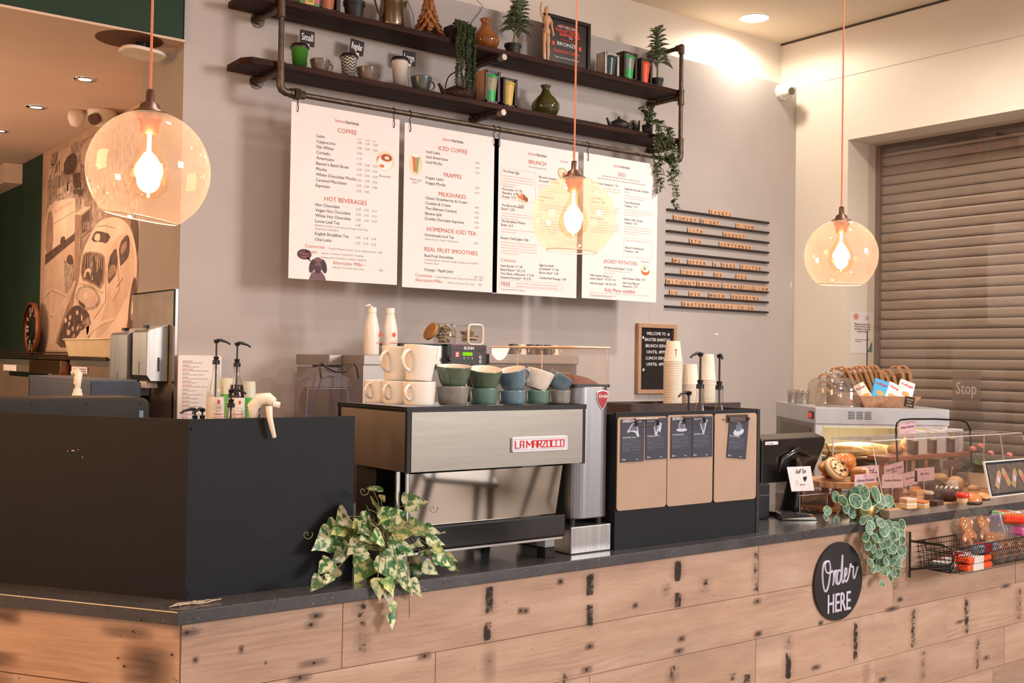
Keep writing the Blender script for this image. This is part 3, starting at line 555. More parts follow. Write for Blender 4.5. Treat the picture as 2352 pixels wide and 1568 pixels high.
for r in words:
    for wd, a, c in words[r]:
        vv = 440 + (rowy[r] + 80) / 5.228; xa, xc = PX(1500 + a / 5.228, vv, y=-.014).x, PX(1500 + c / 5.228, vv, y=-.014).x; n = len(wd); tw = (xc - xa) / n
        for k, ch in enumerate(wd):
            key = (ch, round(tw, 3))
            if key not in _tm:
                b = MB(); b.T = Matrix.Rotation(-.05, 4, 'X'); h = .040; b.box(-tw / 2 + .0004, tw / 2 - .0004, -.004, 0, .0005, h, 0)
                if ch == '·': blob(b, 0, .02, .003, .003, 1, -.0045, 8)
                else: text(b, ch, 0, .0095, .031, 1, -.0045, 'C', .022)
                o = b.obj('letter_tile', [TILEM, INK], bevel=.0008, seg=1); _tm[key] = o; o.modifiers.clear()
            else: o = _tm[key].copy(); COL.objects.link(o)
            o.location = (xa + tw * (k + .5), -.0075, rail_z[r])
            idx = wd[:k].count(ch); tot = wd.count(ch); pre = (nth[idx] + ' ' if tot > 1 else '')
            nm = {'·': 'dot'}.get(ch, ch); 
            tag(o, f'pale wooden tile with the {pre}{nm} of {wd.replace("·", "-")} on the {ordn[r]} rail', 'letter tile', f'letter tiles on the {ordn[r]} rail')
# ------------------------------------------------------------------ pendant lamps
GLOBE = thin_glass('peach_tinted_glass', 'fdeae0', .05, haze=.05, hazecol='ffe2d6', edge=.22)
CORD = mat('coral_fabric_cord', 'e08a66', .7, bump=.3, bs=400); CAPM = mat('bronze_cap', '6b4a3c', .4, .6); SOCK = mat('copper_socket', 'a55a38', .35, .7)
def emitm(name, col, s):
    m, t, out = nt(name); e = t.nodes.new('ShaderNodeEmission'); e.inputs[0].default_value = rgb(col); e.inputs[1].default_value = s; lk(t, e.outputs[0], out.inputs[0]); return m
FIL = emitm('glowing_filament', 'fff2d0', 180)
BULB = thin_glass('bulb_glass', 'fff6e0', .05, edge=.1)
def pendant(p, lean, label):
    t = thing('pendant_lamp', label, 'lamp', p, group='glass globe pendant lamps over the counter'); r = .125
    b = MB(); prof = []
    for i in range(29):
        a = math.asin(.965) - (math.asin(.965) - math.asin(-.80)) * i / 28; prof.append((r * math.cos(a), r * math.sin(a)))
    b.T = Matrix.Rotation(lean, 4, Vector((.6, .8, 0))); b.lathe(prof, n=48); rr = prof[-1][0]
    b.tube([(rr * math.cos(a), rr * math.sin(a), prof[-1][1]) for a in [2 * math.pi * i / 48 for i in range(48)]], .0016, 6, 1, closed=True); b.tube([(r * .985 * math.cos(a), r * .985 * math.sin(a), .0) for a in []] or [(0, 0, .1201), (0, 0, .1202)], .0001, 3); b.obj('glass_globe', [GLOBE, mat('peach_glass_rim', 'f7cdb4', .15, coat=.5)], t)
    b = MB(); b.lathe([(.0, .148), (.007, .168), (.009, .17), (.0, .172)], n=16); b.lathe([(.036, .1205), (.034, .1235), (.022, .129), (.019, .139), (.009, .1455), (.0085, .166), (.005, .170), (0, .170)], n=24); b.obj('cap', CAPM, t)
    b = MB(); b.lathe([(.024, .118), (.026, .112), (.026, .104), (.021, .100), (.019, .078), (.0, .078)], n=24); b.obj('bulb_socket', SOCK, t)
    b = MB(); b.tube([(0, 0, .168), (.002, 0, .8), (.0, 0, 3.93 - p[2])], .0028, 8); b.obj('cord', CORD, t)
    b = MB(); b.lathe([(.012, .078), (.014, .06), (.03, .03), (.042, .002), (.044, -.02), (.036, -.042), (.018, -.056), (0, -.06)], n=28); u = b.obj('light_bulb', BULB, t)
    b = MB(); b.cyl((0, 0, .075), (0, 0, .03), .004, n=8)
    for k in range(6):
        a = k * math.pi / 3; b.tube([(0, 0, .035), (.012 * math.cos(a), .012 * math.sin(a), .018), (.013 * math.cos(a + .3), .013 * math.sin(a + .3), -.022), (.004 * math.cos(a), .004 * math.sin(a), -.034)], .0013, 5)
    b.sph((0, 0, .004), .011, 10, sz=1.5); b.obj('filament', FIL, u)
    l = bpy.data.lights.new('bulb_glow', 'POINT'); l.energy = 3.6; l.color = (1, .86, .70); l.shadow_soft_size = .03; lo = bpy.data.objects.new('bulb_glow', l); COL.objects.link(lo); lo.parent = t
    return t
pendant((.786, -2.72, 1.984), .16, 'peach glass globe pendant at the left, largest and nearest of the three')
pendant((2.137, -2.506, 2.029), .05, 'peach glass globe pendant in front of the BRUNCH menu')
pendant((3.228, -2.665, 1.982), .02, 'peach glass globe pendant at the right, in front of the shutter reveal')
# ------------------------------------------------------------------ builders for cups, plants, bottles
def cupprof(rt, rb, h, w=.003, lip=.001):
    return [(0, .002), (rb * .8, .002), (rb * .82, 0), (rb, 0), (rb + (rt - rb) * .25, h * .12), (rb + (rt - rb) * .62, h * .45), (rt, h - .002), (rt - w / 2, h), (rt - w, h - .002), (rb + (rt - rb) * .62 - w, h * .45), (rb + (rt - rb) * .2 - w, h * .12), (rb * .7, w + .002), (0, w + .002)]
def cup(name, label, cat, loc, rt, rb, h, mo, mi=None, ha=None, hs=1, rz=0, tilt=None, group=None, curve=0, rim=None):
    """cup or mug: body (outer glaze, inner glaze), handle"""
    t = thing(name, label, cat, loc, rz, group)
    if tilt: t.rotation_euler = (tilt[0], tilt[1], rz)
    pr = []; n = 10; w = .0035
    rad = lambda k: rb + (rt - rb) * (k ** (1 / (1 + curve)) if curve else k)
    b = MB(); b.lathe([(0, .0015), (rb * .85, .0015), (rb * .88, 0), (rb * .97, 0)] + [(rad(k / n), .003 + (h - .006) * k / n) for k in range(n + 1)] + [(rt, h - .001), (rt - w * .3, h)], n=32, m=0)
    b.lathe([(rt - w * .3, h), (rt - w * .8, h - .0005), (rt - w, h - .003)] + [(max(.001, rad(k / n) - w), .006 + (h - .009) * k / n) for k in range(n - 1, -1, -1)] + [(0, .006)], n=32, m=1)
    b.obj('body', [mo, mi or mo], t)
    if ha is not None:
        b = MB(); R_ = h * .30 * hs; cz = h * .55; pts = []
        for i in range(13):
            a = math.radians(100 - 200 * i / 12); zz = cz + R_ * math.sin(a); k = min(1, max(0, zz / h)); rr = rad(k) - .002 + max(0, math.cos(a)) * R_ * 1.05
            pts.append((rr * math.cos(ha), rr * math.sin(ha), zz))
        b.tube(pts, .0048 * (h / .08) ** .5, 8); b.obj('handle', mo, t)
    return t
def plantleaf(b, base, d, up, L, w, shape, m=0, droop=.3, fold=.25, R=random):
    """one leaf blade as a bent, folded strip"""
    d = Vector(d).normalized(); up = Vector(up); side = d.cross(up)
    side = side.normalized() if side.length > 1e-6 else Vector((1, 0, 0)); up = side.cross(d).normalized(); n = len(shape) - 1; vs = []; p = Vector(base)
    for i, s in enumerate(shape):
        t = i / n; q = p + d * (L * t) - Vector((0, 0, 1)) * (droop * L * t * t); h = w * s
        vs += [tuple(q - side * h + up * (h * fold)), tuple(q), tuple(q + side * h + up * (h * fold))]
    fs = []
    for i in range(n):
        a = i * 3; fs += [(a, a + 1, a + 4, a + 3), (a + 1, a + 2, a + 5, a + 4)]
    b.rv = R.uniform(.02, 1); b.add(vs, fs, m, True)
OVAL = [.05, .6, .95, 1, .8, .45, .02]; HEART = [.55, 1, .98, .8, .5, .25, .02]; ROUND = [.1, .72, 1, 1, .8, .5, .05]; LANCE = [.05, .5, .9, 1, .8, .4, .02]; IV9 = [.5, .98, 1, .78, .84, .74, .5, .32, .14, .02]; HR9 = [.5, .95, 1, .96, .86, .70, .52, .32, .14, .02]; IVY = [.5, 1, .72, .8, .42, .3, .02]
def pot(t, r, h, m, taper=.78, rim=True, name='pot', soil=True):
    b = MB(); pr = [(0, 0), (r * taper, 0), (r * .97, h * .8)] + ([(r * 1.06, h * .8), (r * 1.08, h)] if rim else [(r, h)]) + [(r * .95, h), (r * .93, h * .85), (0, h * .85)]
    b.lathe(pr, n=28, smooth=False); b.obj(name, m, t)
    if soil: b = MB(); b.lathe([(0, h * .9), (r * .5, h * .89), (r * .93, h * .86)], n=20); b.obj('soil', mat('dark_soil', '2a211b', .95, bump=.6, bs=150), t)
BLKPOT = mat('black_pot', '1c1a1a', .55)
Z1 = mat('kraft_brown_card', 'c69f7d', .7); CARDB = mat('dark_brown_card', '3a2926', .6)
LG = leafmat('zebra_leaf', '2f4230', 'b5c0a0', 95); LG2 = leafmat('small_green_leaf', '3a4a2c', '59693f', 60); PEARL = leafmat('dark_bead_leaf', '2c3423', '46502f', 40)
LIV = leafmat('variegated_ivy_leaf', '46713a', 'ddd9b0', 48, lo=.45, hi=.57); LRD = leafmat('round_silver_leaf', '3c6650', '86a588', 80, lo=.4, hi=.65); LRDE = mat('pale_leaf_margin', 'c2dba6', .5); STEM = mat('plant_stem', '7c7a50', .6)
def shelfx(u, v, y=-.14): return PX(u, v, y=y).x
def topz(u, v, y=-.14): return PX(u, v, y=y).z
# takeaway cup
def takeaway(label, x, y, z, h, rt, rb, mb_, ml, group=None, extra=None, name='paper_cup'):
    t = thing(name, label, 'cup', (x, y, z), group=group); b = MB()
    b.lathe([(0, .004), (rb * .95, .004), (rb, 0), (rt, h), (rt + .002, h + .001), (rt - .002, h + .001)], n=32); b.obj('body', mb_, t)
    if ml: b = MB(); b.lathe([(rt + .003, h - .006), (rt + .0045, h - .001), (rt + .0045, h + .003), (rt + .001, h + .004), (rt - .002, h + .013), (rt - .008, h + .013), (rt - .010, h + .009), (0, h + .009)], n=32); b.obj('lid', ml, t)
    if extra: extra(t)
    return t
# ------------------------------------------------------------------ things on the lower shelf
ys = -.15
SPK = mat('speckled_brown_glaze', '7d6b5c', .3, col2='54473c', vs=70, coat=.3); SPK2 = mat('speckled_grey_green_glaze', '4a524c', .3, col2='363c38', vs=60, coat=.3)
LIDB = mat('black_cup_lid', '2a201e', .4)
x = shelfx(686, 130); takeaway('green paper cup with dark lid under the Small sign', x, ys, ZLo, topz(686, 110) - ZLo, .042, .030, mat('green_paper', '4c8f32', .6), LIDB, 'sample takeaway cups on the lower shelf')
def chevs(t):
    b = MB(); h = .118; n = 48
    for k in range(-3, 9):
        for i in range(n):
            z = []
            for q in (i, i + 1): ph = (q / n * 9) % 1; z.append(k * .0155 + .013 * (abs(ph * 2 - 1)) + q / n * .031 - .01)
            vs = []
            for q, zz in ((i, z[0]), (i + 1, z[1])):
                aa = 2 * math.pi * q / n - 1.9
                for dz in (0, .0068): zc = min(h - .005, max(.003, zz + dz)); r_ = .029 + .013 * zc / h + .0006; vs.append((r_ * math.cos(aa), r_ * math.sin(aa), zc))
            if abs(vs[0][2] - vs[1][2]) > 1e-4: b.add(vs, [(0, 2, 3, 1)], 0)
    b.obj('zigzag_print', mat('black_print', '241f1f', .6), t)
x = shelfx(799, 150); takeaway('white paper cup with black zigzag pattern under the Regular sign', x, ys, ZLo, .118, .042, .029, mat('white_cup_paper', 'efe4da', .6), LIDB, 'sample takeaway cups on the lower shelf', chevs)
x = shelfx(916, 165); takeaway('tall plain white paper cup with dark lid beside the Large sign', x, ys, ZLo, topz(916, 140) - ZLo, .043, .030, MATS['white_cup_paper'], LIDB, 'sample takeaway cups on the lower shelf')
for u, v, h, rt, m, lab in [(733, 142, .074, .050, SPK, 'speckled brown cup between the green cup and the zigzag cup'), (841, 162, .080, .055, SPK, 'speckled brown cup right of the zigzag cup'), (965, 186, .088, .057, SPK2, 'dark grey-green cup between the tall white cup and the iron teapot')]:
    cup('coffee_cup', lab, 'cup', (shelfx(u, v), ys, ZLo), rt, rt * .5, h, m, m, ha=math.radians(-12), group='glazed cups on the lower shelf', curve=.7)
def sign(u, v, w, h, txt, rot, lab, tx=0):
    p = PX(u, v, y=-.09); t = thing('chalk_sign', lab, 'sign', (p.x, -.09, ZLo)); zc = p.z - ZLo
    T = Matrix.Translation((0, 0, zc)) @ Matrix.Rotation(-rot, 4, 'Y'); b = MB(); b.T = T; b.prism(rrect(-w / 2, w / 2, -h / 2, h / 2, .006), 0, .003); b.obj('board', mat('chalkboard', '2b2120', .7), t)
    b = MB(); b.T = T; text(b, txt, tx, -.012, .04, 0, -.0008, 'C', .018, width=w * .78, sy=1.25); b.obj('chalk_writing', INKW, t)
    b = MB(); b.box(-.010, .010, -.004, .006, zc - h / 2 - .004, zc - h / 2 + .010); b.cyl((0, 0, zc - h / 2), (0, 0, .003), .0022, n=6); b.cyl((0, 0, .0), (0, 0, .003), .012, n=12); b.obj('clear_clip_stand', mat('frosted_clip', 'd5ccc6', .3), t)
sign(706, 88, .079, .077, 'Small', 0, 'small chalkboard sign reading Small'); sign(820, 109, .079, .077, 'Regular', -.10, 'small chalkboard sign reading Regular'); sign(940, 134, .079, .077, 'Large', .0, 'small chalkboard sign reading Large, partly behind the white cup')
CAST = mat('cast_iron_brown', '4a3229', .5, .5, bump=.8, bs=90); CASTG = mat('cast_iron_dark', '35332e', .45, .45, bump=.15, bs=90)
def teapot(lab, x, z, R_, H, m, bail, knob, y=ys, sp=1):
    t = thing('teapot', lab, 'teapot', (x, y, z)); b = MB(); b.lathe([(0, 0), (R_ * .55, 0), (R_ * .8, H * .18), (R_, H * .45), (R_ * .92, H * .68), (R_ * .6, H * .9), (R_ * .45, H * .96), (0, H * .96)], n=36); b.obj('body', m, t)
    b = MB(); b.lathe([(R_ * .47, H * .95), (R_ * .35, H * 1.04), (0, H * 1.1)], n=24)
    if knob: b.sph((0, 0, H * 1.2), R_ * .14, 12)
    b.obj('lid', m, t)
    b = MB(); b.tube([(-R_ * .8, 0, H * .4), (-R_ * 1.15, 0, H * .58), (-R_ * 1.3, 0, H * .85), (-R_ * 1.42, 0, H * 1.0)], [R_ * .2, R_ * .15, R_ * .10, R_ * .09], 12); b.obj('spout', m, t)
    b = MB()
    if bail: b.tube([(R_ * .9 * math.cos(a), 0, H * .75 + R_ * 1.15 * math.sin(a)) for a in [math.pi * (1 - i / 16) for i in range(17)]], .0035, 8)
    else: b.tube([(R_ * (.95 + .45 * math.sin(a)), -.2 * R_, H * (.62 + .25 * math.cos(a))) for a in [math.pi * i / 10 for i in range(11)]], .004, 8)
    b.obj('handle', m, t); return t
teapot('brown cast iron teapot with tall loop handle under the hanging bead plant', shelfx(1048, 205), ZLo, .085, .075, CAST, True, False)
teapot('small dark teapot with round knob near the right end of the lower shelf', shelfx(1419, 282), ZLo, .070, .070, CASTG, False, True)
def vase(lab, u, v, z, R_, H, m, y=ys):
    t = thing('glass_vase', lab, 'vase', (shelfx(u, v, y), y, z)); b = MB(); p = [(0, .004), (R_ * .5, 0), (R_ * .82, H * .10), (R_, H * .30), (R_ * .97, H * .42), (R_ * .72, H * .58), (R_ * .40, H * .72), (R_ * .27, H * .84), (R_ * .27, H * .90), (R_ * .37, H * .97), (R_ * .36, H)]
    b.lathe(p + [(r * .93, z_) for r, z_ in p[::-1][:-1]] + [(0, .01)], n=40); b.obj('body', m, t); b = MB(); b.lathe([(R_ * .36, H), (R_ * .39, H * .985), (R_ * .37, H * .96)], n=32); b.obj('rim', m, t); return t
def glassc(name, col, dk):
    m, t, out = nt(name); b = t.nodes.new('ShaderNodeBsdfPrincipled'); lk(t, b.outputs[0], out.inputs[0]); tr = t.nodes.new('ShaderNodeBsdfTransparent'); lw = t.nodes.new('ShaderNodeLayerWeight'); lw.inputs[0].default_value = .4
    lk(t, ramp(t, noise(t, 12), [(.3, rgb(col)), (.7, rgb(dk))]), b.inputs['Base Color']); b.inputs['Roughness'].default_value = .06; b.inputs['Coat Weight'].default_value = 1; tr.inputs[0].default_value = rgb(col)
    mx = t.nodes.new('ShaderNodeMixShader'); lk(t, ramp(t, lw.outputs['Facing'], [(0, (.45,) * 3 + (1,)), (1, (.95,) * 3 + (1,))]), mx.inputs[0]); lk(t, tr.outputs[0], mx.inputs[1]); lk(t, b.outputs[0], mx.inputs[2]); lk(t, mx.outputs[0], out.inputs[0]); return m
AMB = glassc('amber_glass', 'c98344', '8a4a1e'); OLV = glassc('olive_glass', '6b6a35', '3e3d1c')
vase('amber glass vase with narrow neck on the upper shelf', 1114, 85, ZU, .080, topz(1108, 44) - ZU, AMB); vase('olive green glass vase with narrow neck on the lower shelf', 1253, 235, ZLo, .082, topz(1250, 197) - ZLo, OLV)
def boxcup(lab, u0, u1, v, vt, z, face, cup1, cup2, side=None, extra=None, dep=.07):
    xa, xb = shelfx(u0, v), shelfx(u1, v); h = topz((u0 + u1) / 2, vt) - z; w = (xb - xa) * .74; t = thing('boxed_cup', lab, 'boxed cup', (xa, ys - .03, z), group='boxed reusable cups on the shelves')
    b = MB(); cu_ = .16; b.box(0, w, dep - .004, dep, 0, h); b.box(0, .003, 0, dep, 0, h, 1); b.box(w - .003, w, 0, dep, 0, h); b.box(0, w, 0, dep, 0, .003); b.box(0, w * cu_, 0, .003, 0, h); b.box(w * (1 - cu_), w, 0, .003, 0, h); b.box(0, w, 0, .003, 0, h * .16); b.box(w * .1, w * .9, .0, .003, h * .93, h); b.obj('carton', [face, side or face], t)
    b = MB(); rt, rb = w * .42, w * .30; b.lathe([(rb, h * .10), (rb + (rt - rb) * .45, h * .45)], (w * .5, w * .30, 0), 24, 1); b.lathe([(rb + (rt - rb) * .45, h * .45), (rt, h * .80)], (w * .5, w * .30, 0), 24, 0); b.lathe([(rt * 1.08, h * .80), (rt * 1.08, h * .85), (rt * .9, h * .90), (0, h * .90)], (w * .5, w * .30, 0), 24, 1); b.obj('cup_in_window', [cup1, cup2], t)
    if extra: extra(t, w, h)
    return t
GRN = mat('bright_green_silicone', '39b45f', .4); ORG = mat('orange_silicone', 'f05a30', .4); YEL = mat('pale_yellow_plastic', 'dcb85c', .45); CLR = mat('smoky_clear_cup', '87908a', .3); TEAL = mat('dark_teal_cup', '2e4541', .3); BRN = mat('floral_cup', 'b9a184', .5, col2='6f8b62', vs=40)
GRYB = mat('grey_marbled_card', '9b918c', .6, col2='cfc6bf', vs=30)
boxcup('dark cup in a grey marbled carton, first of three on the upper shelf', 1378, 1425, 152, 127, ZU, GRYB, TEAL, TEAL); boxcup('green lidded clear cup in a brown carton, middle of three on the upper shelf', 1422, 1465, 155, 125, ZU, CARDB, CLR, GRN); boxcup('orange cup in a brown carton on the upper shelf', 1461, 1497, 165, 140, ZU, CARDB, ORG, ORG)
def bsd(t, w, h): b = MB(); blob(b, 0, 0, .0, .0, 0, 0, 4); b = MB(); b.add([(-.0015, .02 + .012 * math.cos(a), .022 + .012 * math.sin(a)) for a in [math.pi * i / 8 for i in range(16)]], [tuple(range(16))]); b.obj('round_mark', INK, t)
boxcup('floral cup with green band in a tan carton on the lower shelf', 1104, 1152, 200, 167, ZLo, mat('mauve_card', '5a4650', .6), BRN, GRN, mat('tan_carton', 'c99570', .65), bsd, .085); boxcup('yellow cup in a brown carton on the lower shelf', 1145, 1190, 210, 184, ZLo, CARDB, YEL, YEL)
x = shelfx(1462, 285); t = thing('tin_pot', 'small shiny tin pot beside the trailing plant', 'pot', (x, ys + .02, ZLo)); b = MB(); b.lathe([(0, 0), (.024, 0), (.033, .088), (.034, .09), (.031, .09), (.024, .01), (0, .01)], n=24); b.obj('body', STEEL, t)
# ------------------------------------------------------------------ plants on the shelves
def zebra(lab, u, v, vtop, z, r, h, n, seed, top=None, lean=0):
    R = random.Random(seed); x = shelfx(u, v); t = thing('potted_plant', lab, 'plant', (x, ys, z), group='striped leafy plants in black pots'); pot(t, r, h, BLKPOT); n = int(n * 1.5); H = topz(u, vtop) - z
    s = MB(); s.tube([(0, 0, h * .8), (lean * .4, 0, h + (H - h) * .4), (lean, 0, H * .9)], .006, 8); s.obj('stem', STEM, t); b = MB()
    for i in range(n):
        k = i / n; a = i * 2.4 + R.uniform(-.3, .3); zz = h + (H - h) * (.30 + .66 * k); L = R.uniform(.09, .12) * (1.1 - .4 * k); bx = lean * (zz - h) / (H - h)
        plantleaf(b, (bx, 0, zz), (math.cos(a), math.sin(a), .45 + .5 * k), (0, 0, 1), L, L * .24, LANCE, 0, .55 - .25 * k, .3, R)
    b.obj('foliage', LG, t)
zebra('striped-leaf plant in a black pot leaning right, beside the wooden mannequin', 1176, 60, 0, ZU, .045, .075, 40, 3, lean=.05); zebra('striped-leaf plant in a black pot at the right end of the upper shelf', 1508, 140, 66, ZU, .037, .075, 34, 8)
# hanging strings of beads
t = thing('potted_plant', 'dark bead-leaf plant in a small black cube pot hanging over the upper shelf', 'plant', (shelfx(1040, 80, -.2), -.2, ZU)); b = MB(); b.box(-.035, .035, -.03, .04, 0, .075); b.obj('pot', BLKPOT, t, bevel=.003); b = MB(); R = random.Random(5); zl = 0
for i in range(26):
    a = R.uniform(-.03, .085); L = R.choice([.10, .16, .2, .24, .28]) if i % 3 else R.uniform(.30, .36); yy = -.075 - R.uniform(0, .03); x0 = R.uniform(-.02, .03); zt = .085
    pts = [(x0, -.02, .07), (x0 + (a - x0) * .5, -.05, zt + .01), (a, yy, .06)]; k = 0
    while k < L: pts.append((a + .006 * math.sin(k * 40 + i), yy, .06 - k)); k += .018
    for j in range(len(pts) - 1):
        p, q = Vector(pts[j]), Vector(pts[j + 1])
        for s_ in (0, .5):
            c = p.lerp(q, s_)
            for e in range(3): b.rv = R.uniform(.1, 1); b.sph((c.x + R.uniform(-.006, .006), c.y + R.uniform(-.005, .005), c.z + R.uniform(-.005, .005)), .0048, 5)
b.obj('foliage', PEARL, t)
# trailing leafy plant at the right end of the lower shelf
x0 = shelfx(1490, 285, -.2); t = thing('potted_plant', 'trailing small-leaf plant hanging far down at the right end of the lower shelf', 'plant', (x0, -.19, ZLo)); b = MB(); b.lathe([(0, 0), (.028, 0), (.036, .06), (.033, .06), (0, .05)], n=20); b.obj('pot', BLKPOT, t)
b = MB(); s = MB(); R = random.Random(21); zb = PX(1508, 492, y=-.3).z - ZLo
for i in range(24):
    up = i < 9; L = R.uniform(.10, .15) if up else R.uniform(.2, .45); ex = R.uniform(-.05, .10); n = 9; pts = []
    if not up and i % 5 == 0: L = abs(zb) - .02; ex = R.uniform(.05, .10)
    if up:
        a = R.uniform(0, 6.28); pts = [(0 + .5 * L * k / n * math.cos(a), .5 * L * k / n * math.sin(a) * .5 - .01, .05 + L * math.sin(k / n * 1.9) * .8) for k in range(n)]
    else:
        n = max(7, int(L / .022)); pts = [(0, -.03, .055), (ex * .5, -.07, .08), (ex, -.10, .04)] + [(ex + .012 * math.sin(k * 1.1 + i) + .06 * k / n * (ex > .03), -.105 - .01 * math.cos(k + i), .04 - L * k / n) for k in range(1, n + 1)]
    s.tube(pts, .0012, 5)
    for k in range(1, len(pts)):
        for sd in (-1, 1):
            d = Vector((sd * R.uniform(.5, 1), R.uniform(-1, .2), R.uniform(-.9, .5))); plantleaf(b, pts[k], d, (0, -.6, .8), R.uniform(.020, .030), R.uniform(.007, .010), OVAL, 0, .25, .2, R)
b.obj('foliage', LG2, t); s.obj('stem', STEM, t)
# ------------------------------------------------------------------ things on the upper shelf
t = thing('printed_carton', 'colourful green and pink printed carton at the left end of the upper shelf', 'box', (shelfx(676, 5), -.2, ZU)); b = MB(); b.box(0, .105, 0, .06, 0, .18); b.obj('carton', mat('pink_green_print', 'c75c7e', .5, col2='3c8a3e', vs=28, lo=.45, hi=.52), t)
b = MB(); b.box(.03, .075, -.001, 0, .02, .05); text(b, 'TEA', .052, .03, .02, 1, -.002, 'C'); b.obj('label_panel', [mat('yellow_print', 'e8c14a', .5), INK], t); b = MB(); b.box(.0, .105, -.0008, 0, 0, .012); b.obj('band', CARDB, t)
boxcup('orange cup in a dark brown carton at the left of the upper shelf', 722, 790, 12, -40, ZU, CARDB, mat('peach_cup', 'd98a5a', .5), mat('peach_cup2', 'b86a40', .5))
t = thing('flower_pot', 'plain black pot on the upper shelf between the cartons and the steel jug', 'pot', (shelfx(811, 20), ys, ZU)); pot(t, .052, .10, BLKPOT, .8)
b = MB(); R = random.Random(2)
for i in range(16): a = i * 2.4; plantleaf(b, (0, 0, .1), (math.cos(a) * .5, math.sin(a) * .5, 1), (0, 0, 1), .12, .02, LANCE, 0, .3, .3, R)
b.obj('foliage', LG, t)
PEW = mat('aged_pewter', '8c7b68', .25, 1, col2='6f5f50', vs=6)
t = thing('steel_jug', 'old pewter jug with curved handle on the upper shelf', 'jug', (shelfx(897, 30), ys, ZU)); b = MB(); b.lathe([(0, 0), (.052, 0), (.062, .012), (.066, .03), (.060, .12), (.056, .165), (.058, .17), (.052, .168), (.05, .02), (0, .015)], n=36); b.obj('body', PEW, t)
b = MB(); b.tube([(-.056, 0, .15), (-.09, -.005, .165), (-.105, -.01, .13), (-.088, -.012, .08), (-.062, -.01, .045), (-.060, -.01, .035)], [.006, .006, .005, .0045, .005, .004], 8); b.obj('handle', mat('dark_jug_handle', '3a2a22', .4, .4), t)
b = MB(); b.tube([(.05, 0, .12), (.075, 0, .145), (.086, 0, .165)], [.014, .012, .008], 10); b.obj('spout', PEW, t)
DRF = mat('driftwood_slats', 'b57a4f', .65, col2='8f5a38', vs=12, bump=.2, bs=20, bstretch=(6, 6, 1))
t = thing('wooden_tree', 'wooden ornament tree made of overlapping driftwood slats', 'ornament', (shelfx(982, 40), ys, ZU)); b = MB(); b.cyl((0, 0, .012), (0, 0, .20), .013, .008, 10); b.cyl((0, 0, 0), (0, 0, .012), .034, n=20); b.obj('trunk', DRF, t)
b = MB(); R = random.Random(6)
for k in range(8):
    zz = .245 - k * .024; n = 6 + k // 2; L = .050 + .005 * k; tilt = math.radians(18 + 4.2 * k)
    for i in range(n):
        a = i * 6.283 / n + k * .5 + R.uniform(-.2, .2); w = R.uniform(.009, .014); rr = .006 + .002 * k
        b.T = Matrix.Translation((0, 0, zz)) @ Matrix.Rotation(a, 4, 'Z') @ Matrix.Translation((rr, 0, 0)) @ Matrix.Rotation(math.radians(90) - tilt, 4, 'Y'); b.box(0, L + R.uniform(-.006, .008), -w, w, 0, .005)
b.T = Matrix(); b.obj('slats', DRF, t)
b = MB(); b.tube([(shelfx(935, 0, -.02), -.02, topz(935, 0, -.02)), (shelfx(948, 30, -.02), -.02, topz(948, 30, -.02)), (shelfx(958, 45, -.02), -.02, ZU + .005)], .0016, 6); tag(b.obj('wall_cable', WIRE), 'thin dark cable down the wall behind the wooden tree', 'cable')
b = MB(); pts = [(1088, -8), (1100, 5), (1109, 14), (1102, 28), (1085, 50), (1073, 64)]; b.tube([tuple(PX(u, v, y=-.012)) for u, v in pts], .0016, 6); tag(b.obj('wall_cable', WIRE), 'thin dark cable curling on the wall above the amber vase', 'cable')
# jointed artist's mannequin
MAN = mat('pale_beech', 'd8ab84', .5, col2='cd9d75', vs=5); t = thing('wooden_mannequin', 'jointed beech artist mannequin raising one arm beside the award', 'mannequin', (shelfx(1247, 90), ys - .02, ZU)); H = topz(1243, 14) - ZU; k = H / .30
def seg(nm, pts, rs, n=12): b = MB(); b.T = Matrix.Scale(k, 4); b.tube(pts, rs, n); b.obj(nm, MAN, t)
b = MB(); b.T = Matrix.Scale(k, 4); b.lathe([(0, 0), (.03, 0), (.03, .006), (0, .007)], n=24); b.obj('base', MAN, t); b = MB(); b.T = Matrix.Scale(k, 4); b.cyl((0, .004, .006), (0, .004, .15), .0014, n=6); b.obj('rod', CHROME, t)
b = MB(); b.T = Matrix.Scale(k, 4); b.sph((0, 0, .276), .0135, 14, sz=1.5); b.cyl((0, 0, .245), (0, 0, .262), .005, n=8); b.obj('head', MAN, t)
seg('torso', [(0, 0, .248), (0, 0, .24), (0, 0, .225), (0, 0, .205), (0, 0, .197)], [.010, .022, .023, .016, .012]); seg('waist', [(0, 0, .200), (0, 0, .193), (0, 0, .185)], [.010, .013, .012]); seg('hips', [(0, 0, .187), (0, 0, .175), (0, 0, .158), (0, 0, .150)], [.014, .019, .021, .012])
for s_ in (-1, 1):
    seg('leg', [(s_ * .011, 0, .155), (s_ * .012, 0, .13), (s_ * .013, 0, .095), (s_ * .013, -.001, .088), (s_ * .013, -.001, .06), (s_ * .013, 0, .022)], [.009, .0105, .007, .0085, .0085, .005]); b = MB(); b.T = Matrix.Scale(k, 4); b.sph((s_ * .014, -.009, .012), .008, 10, sy=2.0, sz=.7); b.obj('foot', MAN, t)
seg('arm', [(.024, 0, .236), (.030, -.002, .22), (.033, -.004, .193), (.034, -.006, .188), (.036, -.010, .165), (.036, -.014, .148)], [.006, .0075, .0055, .006, .005, .006]); seg('arm', [(-.024, 0, .238), (-.033, 0, .252), (-.038, 0, .268), (-.036, 0, .29), (-.033, 0, .312)], [.006, .007, .0055, .0055, .004])
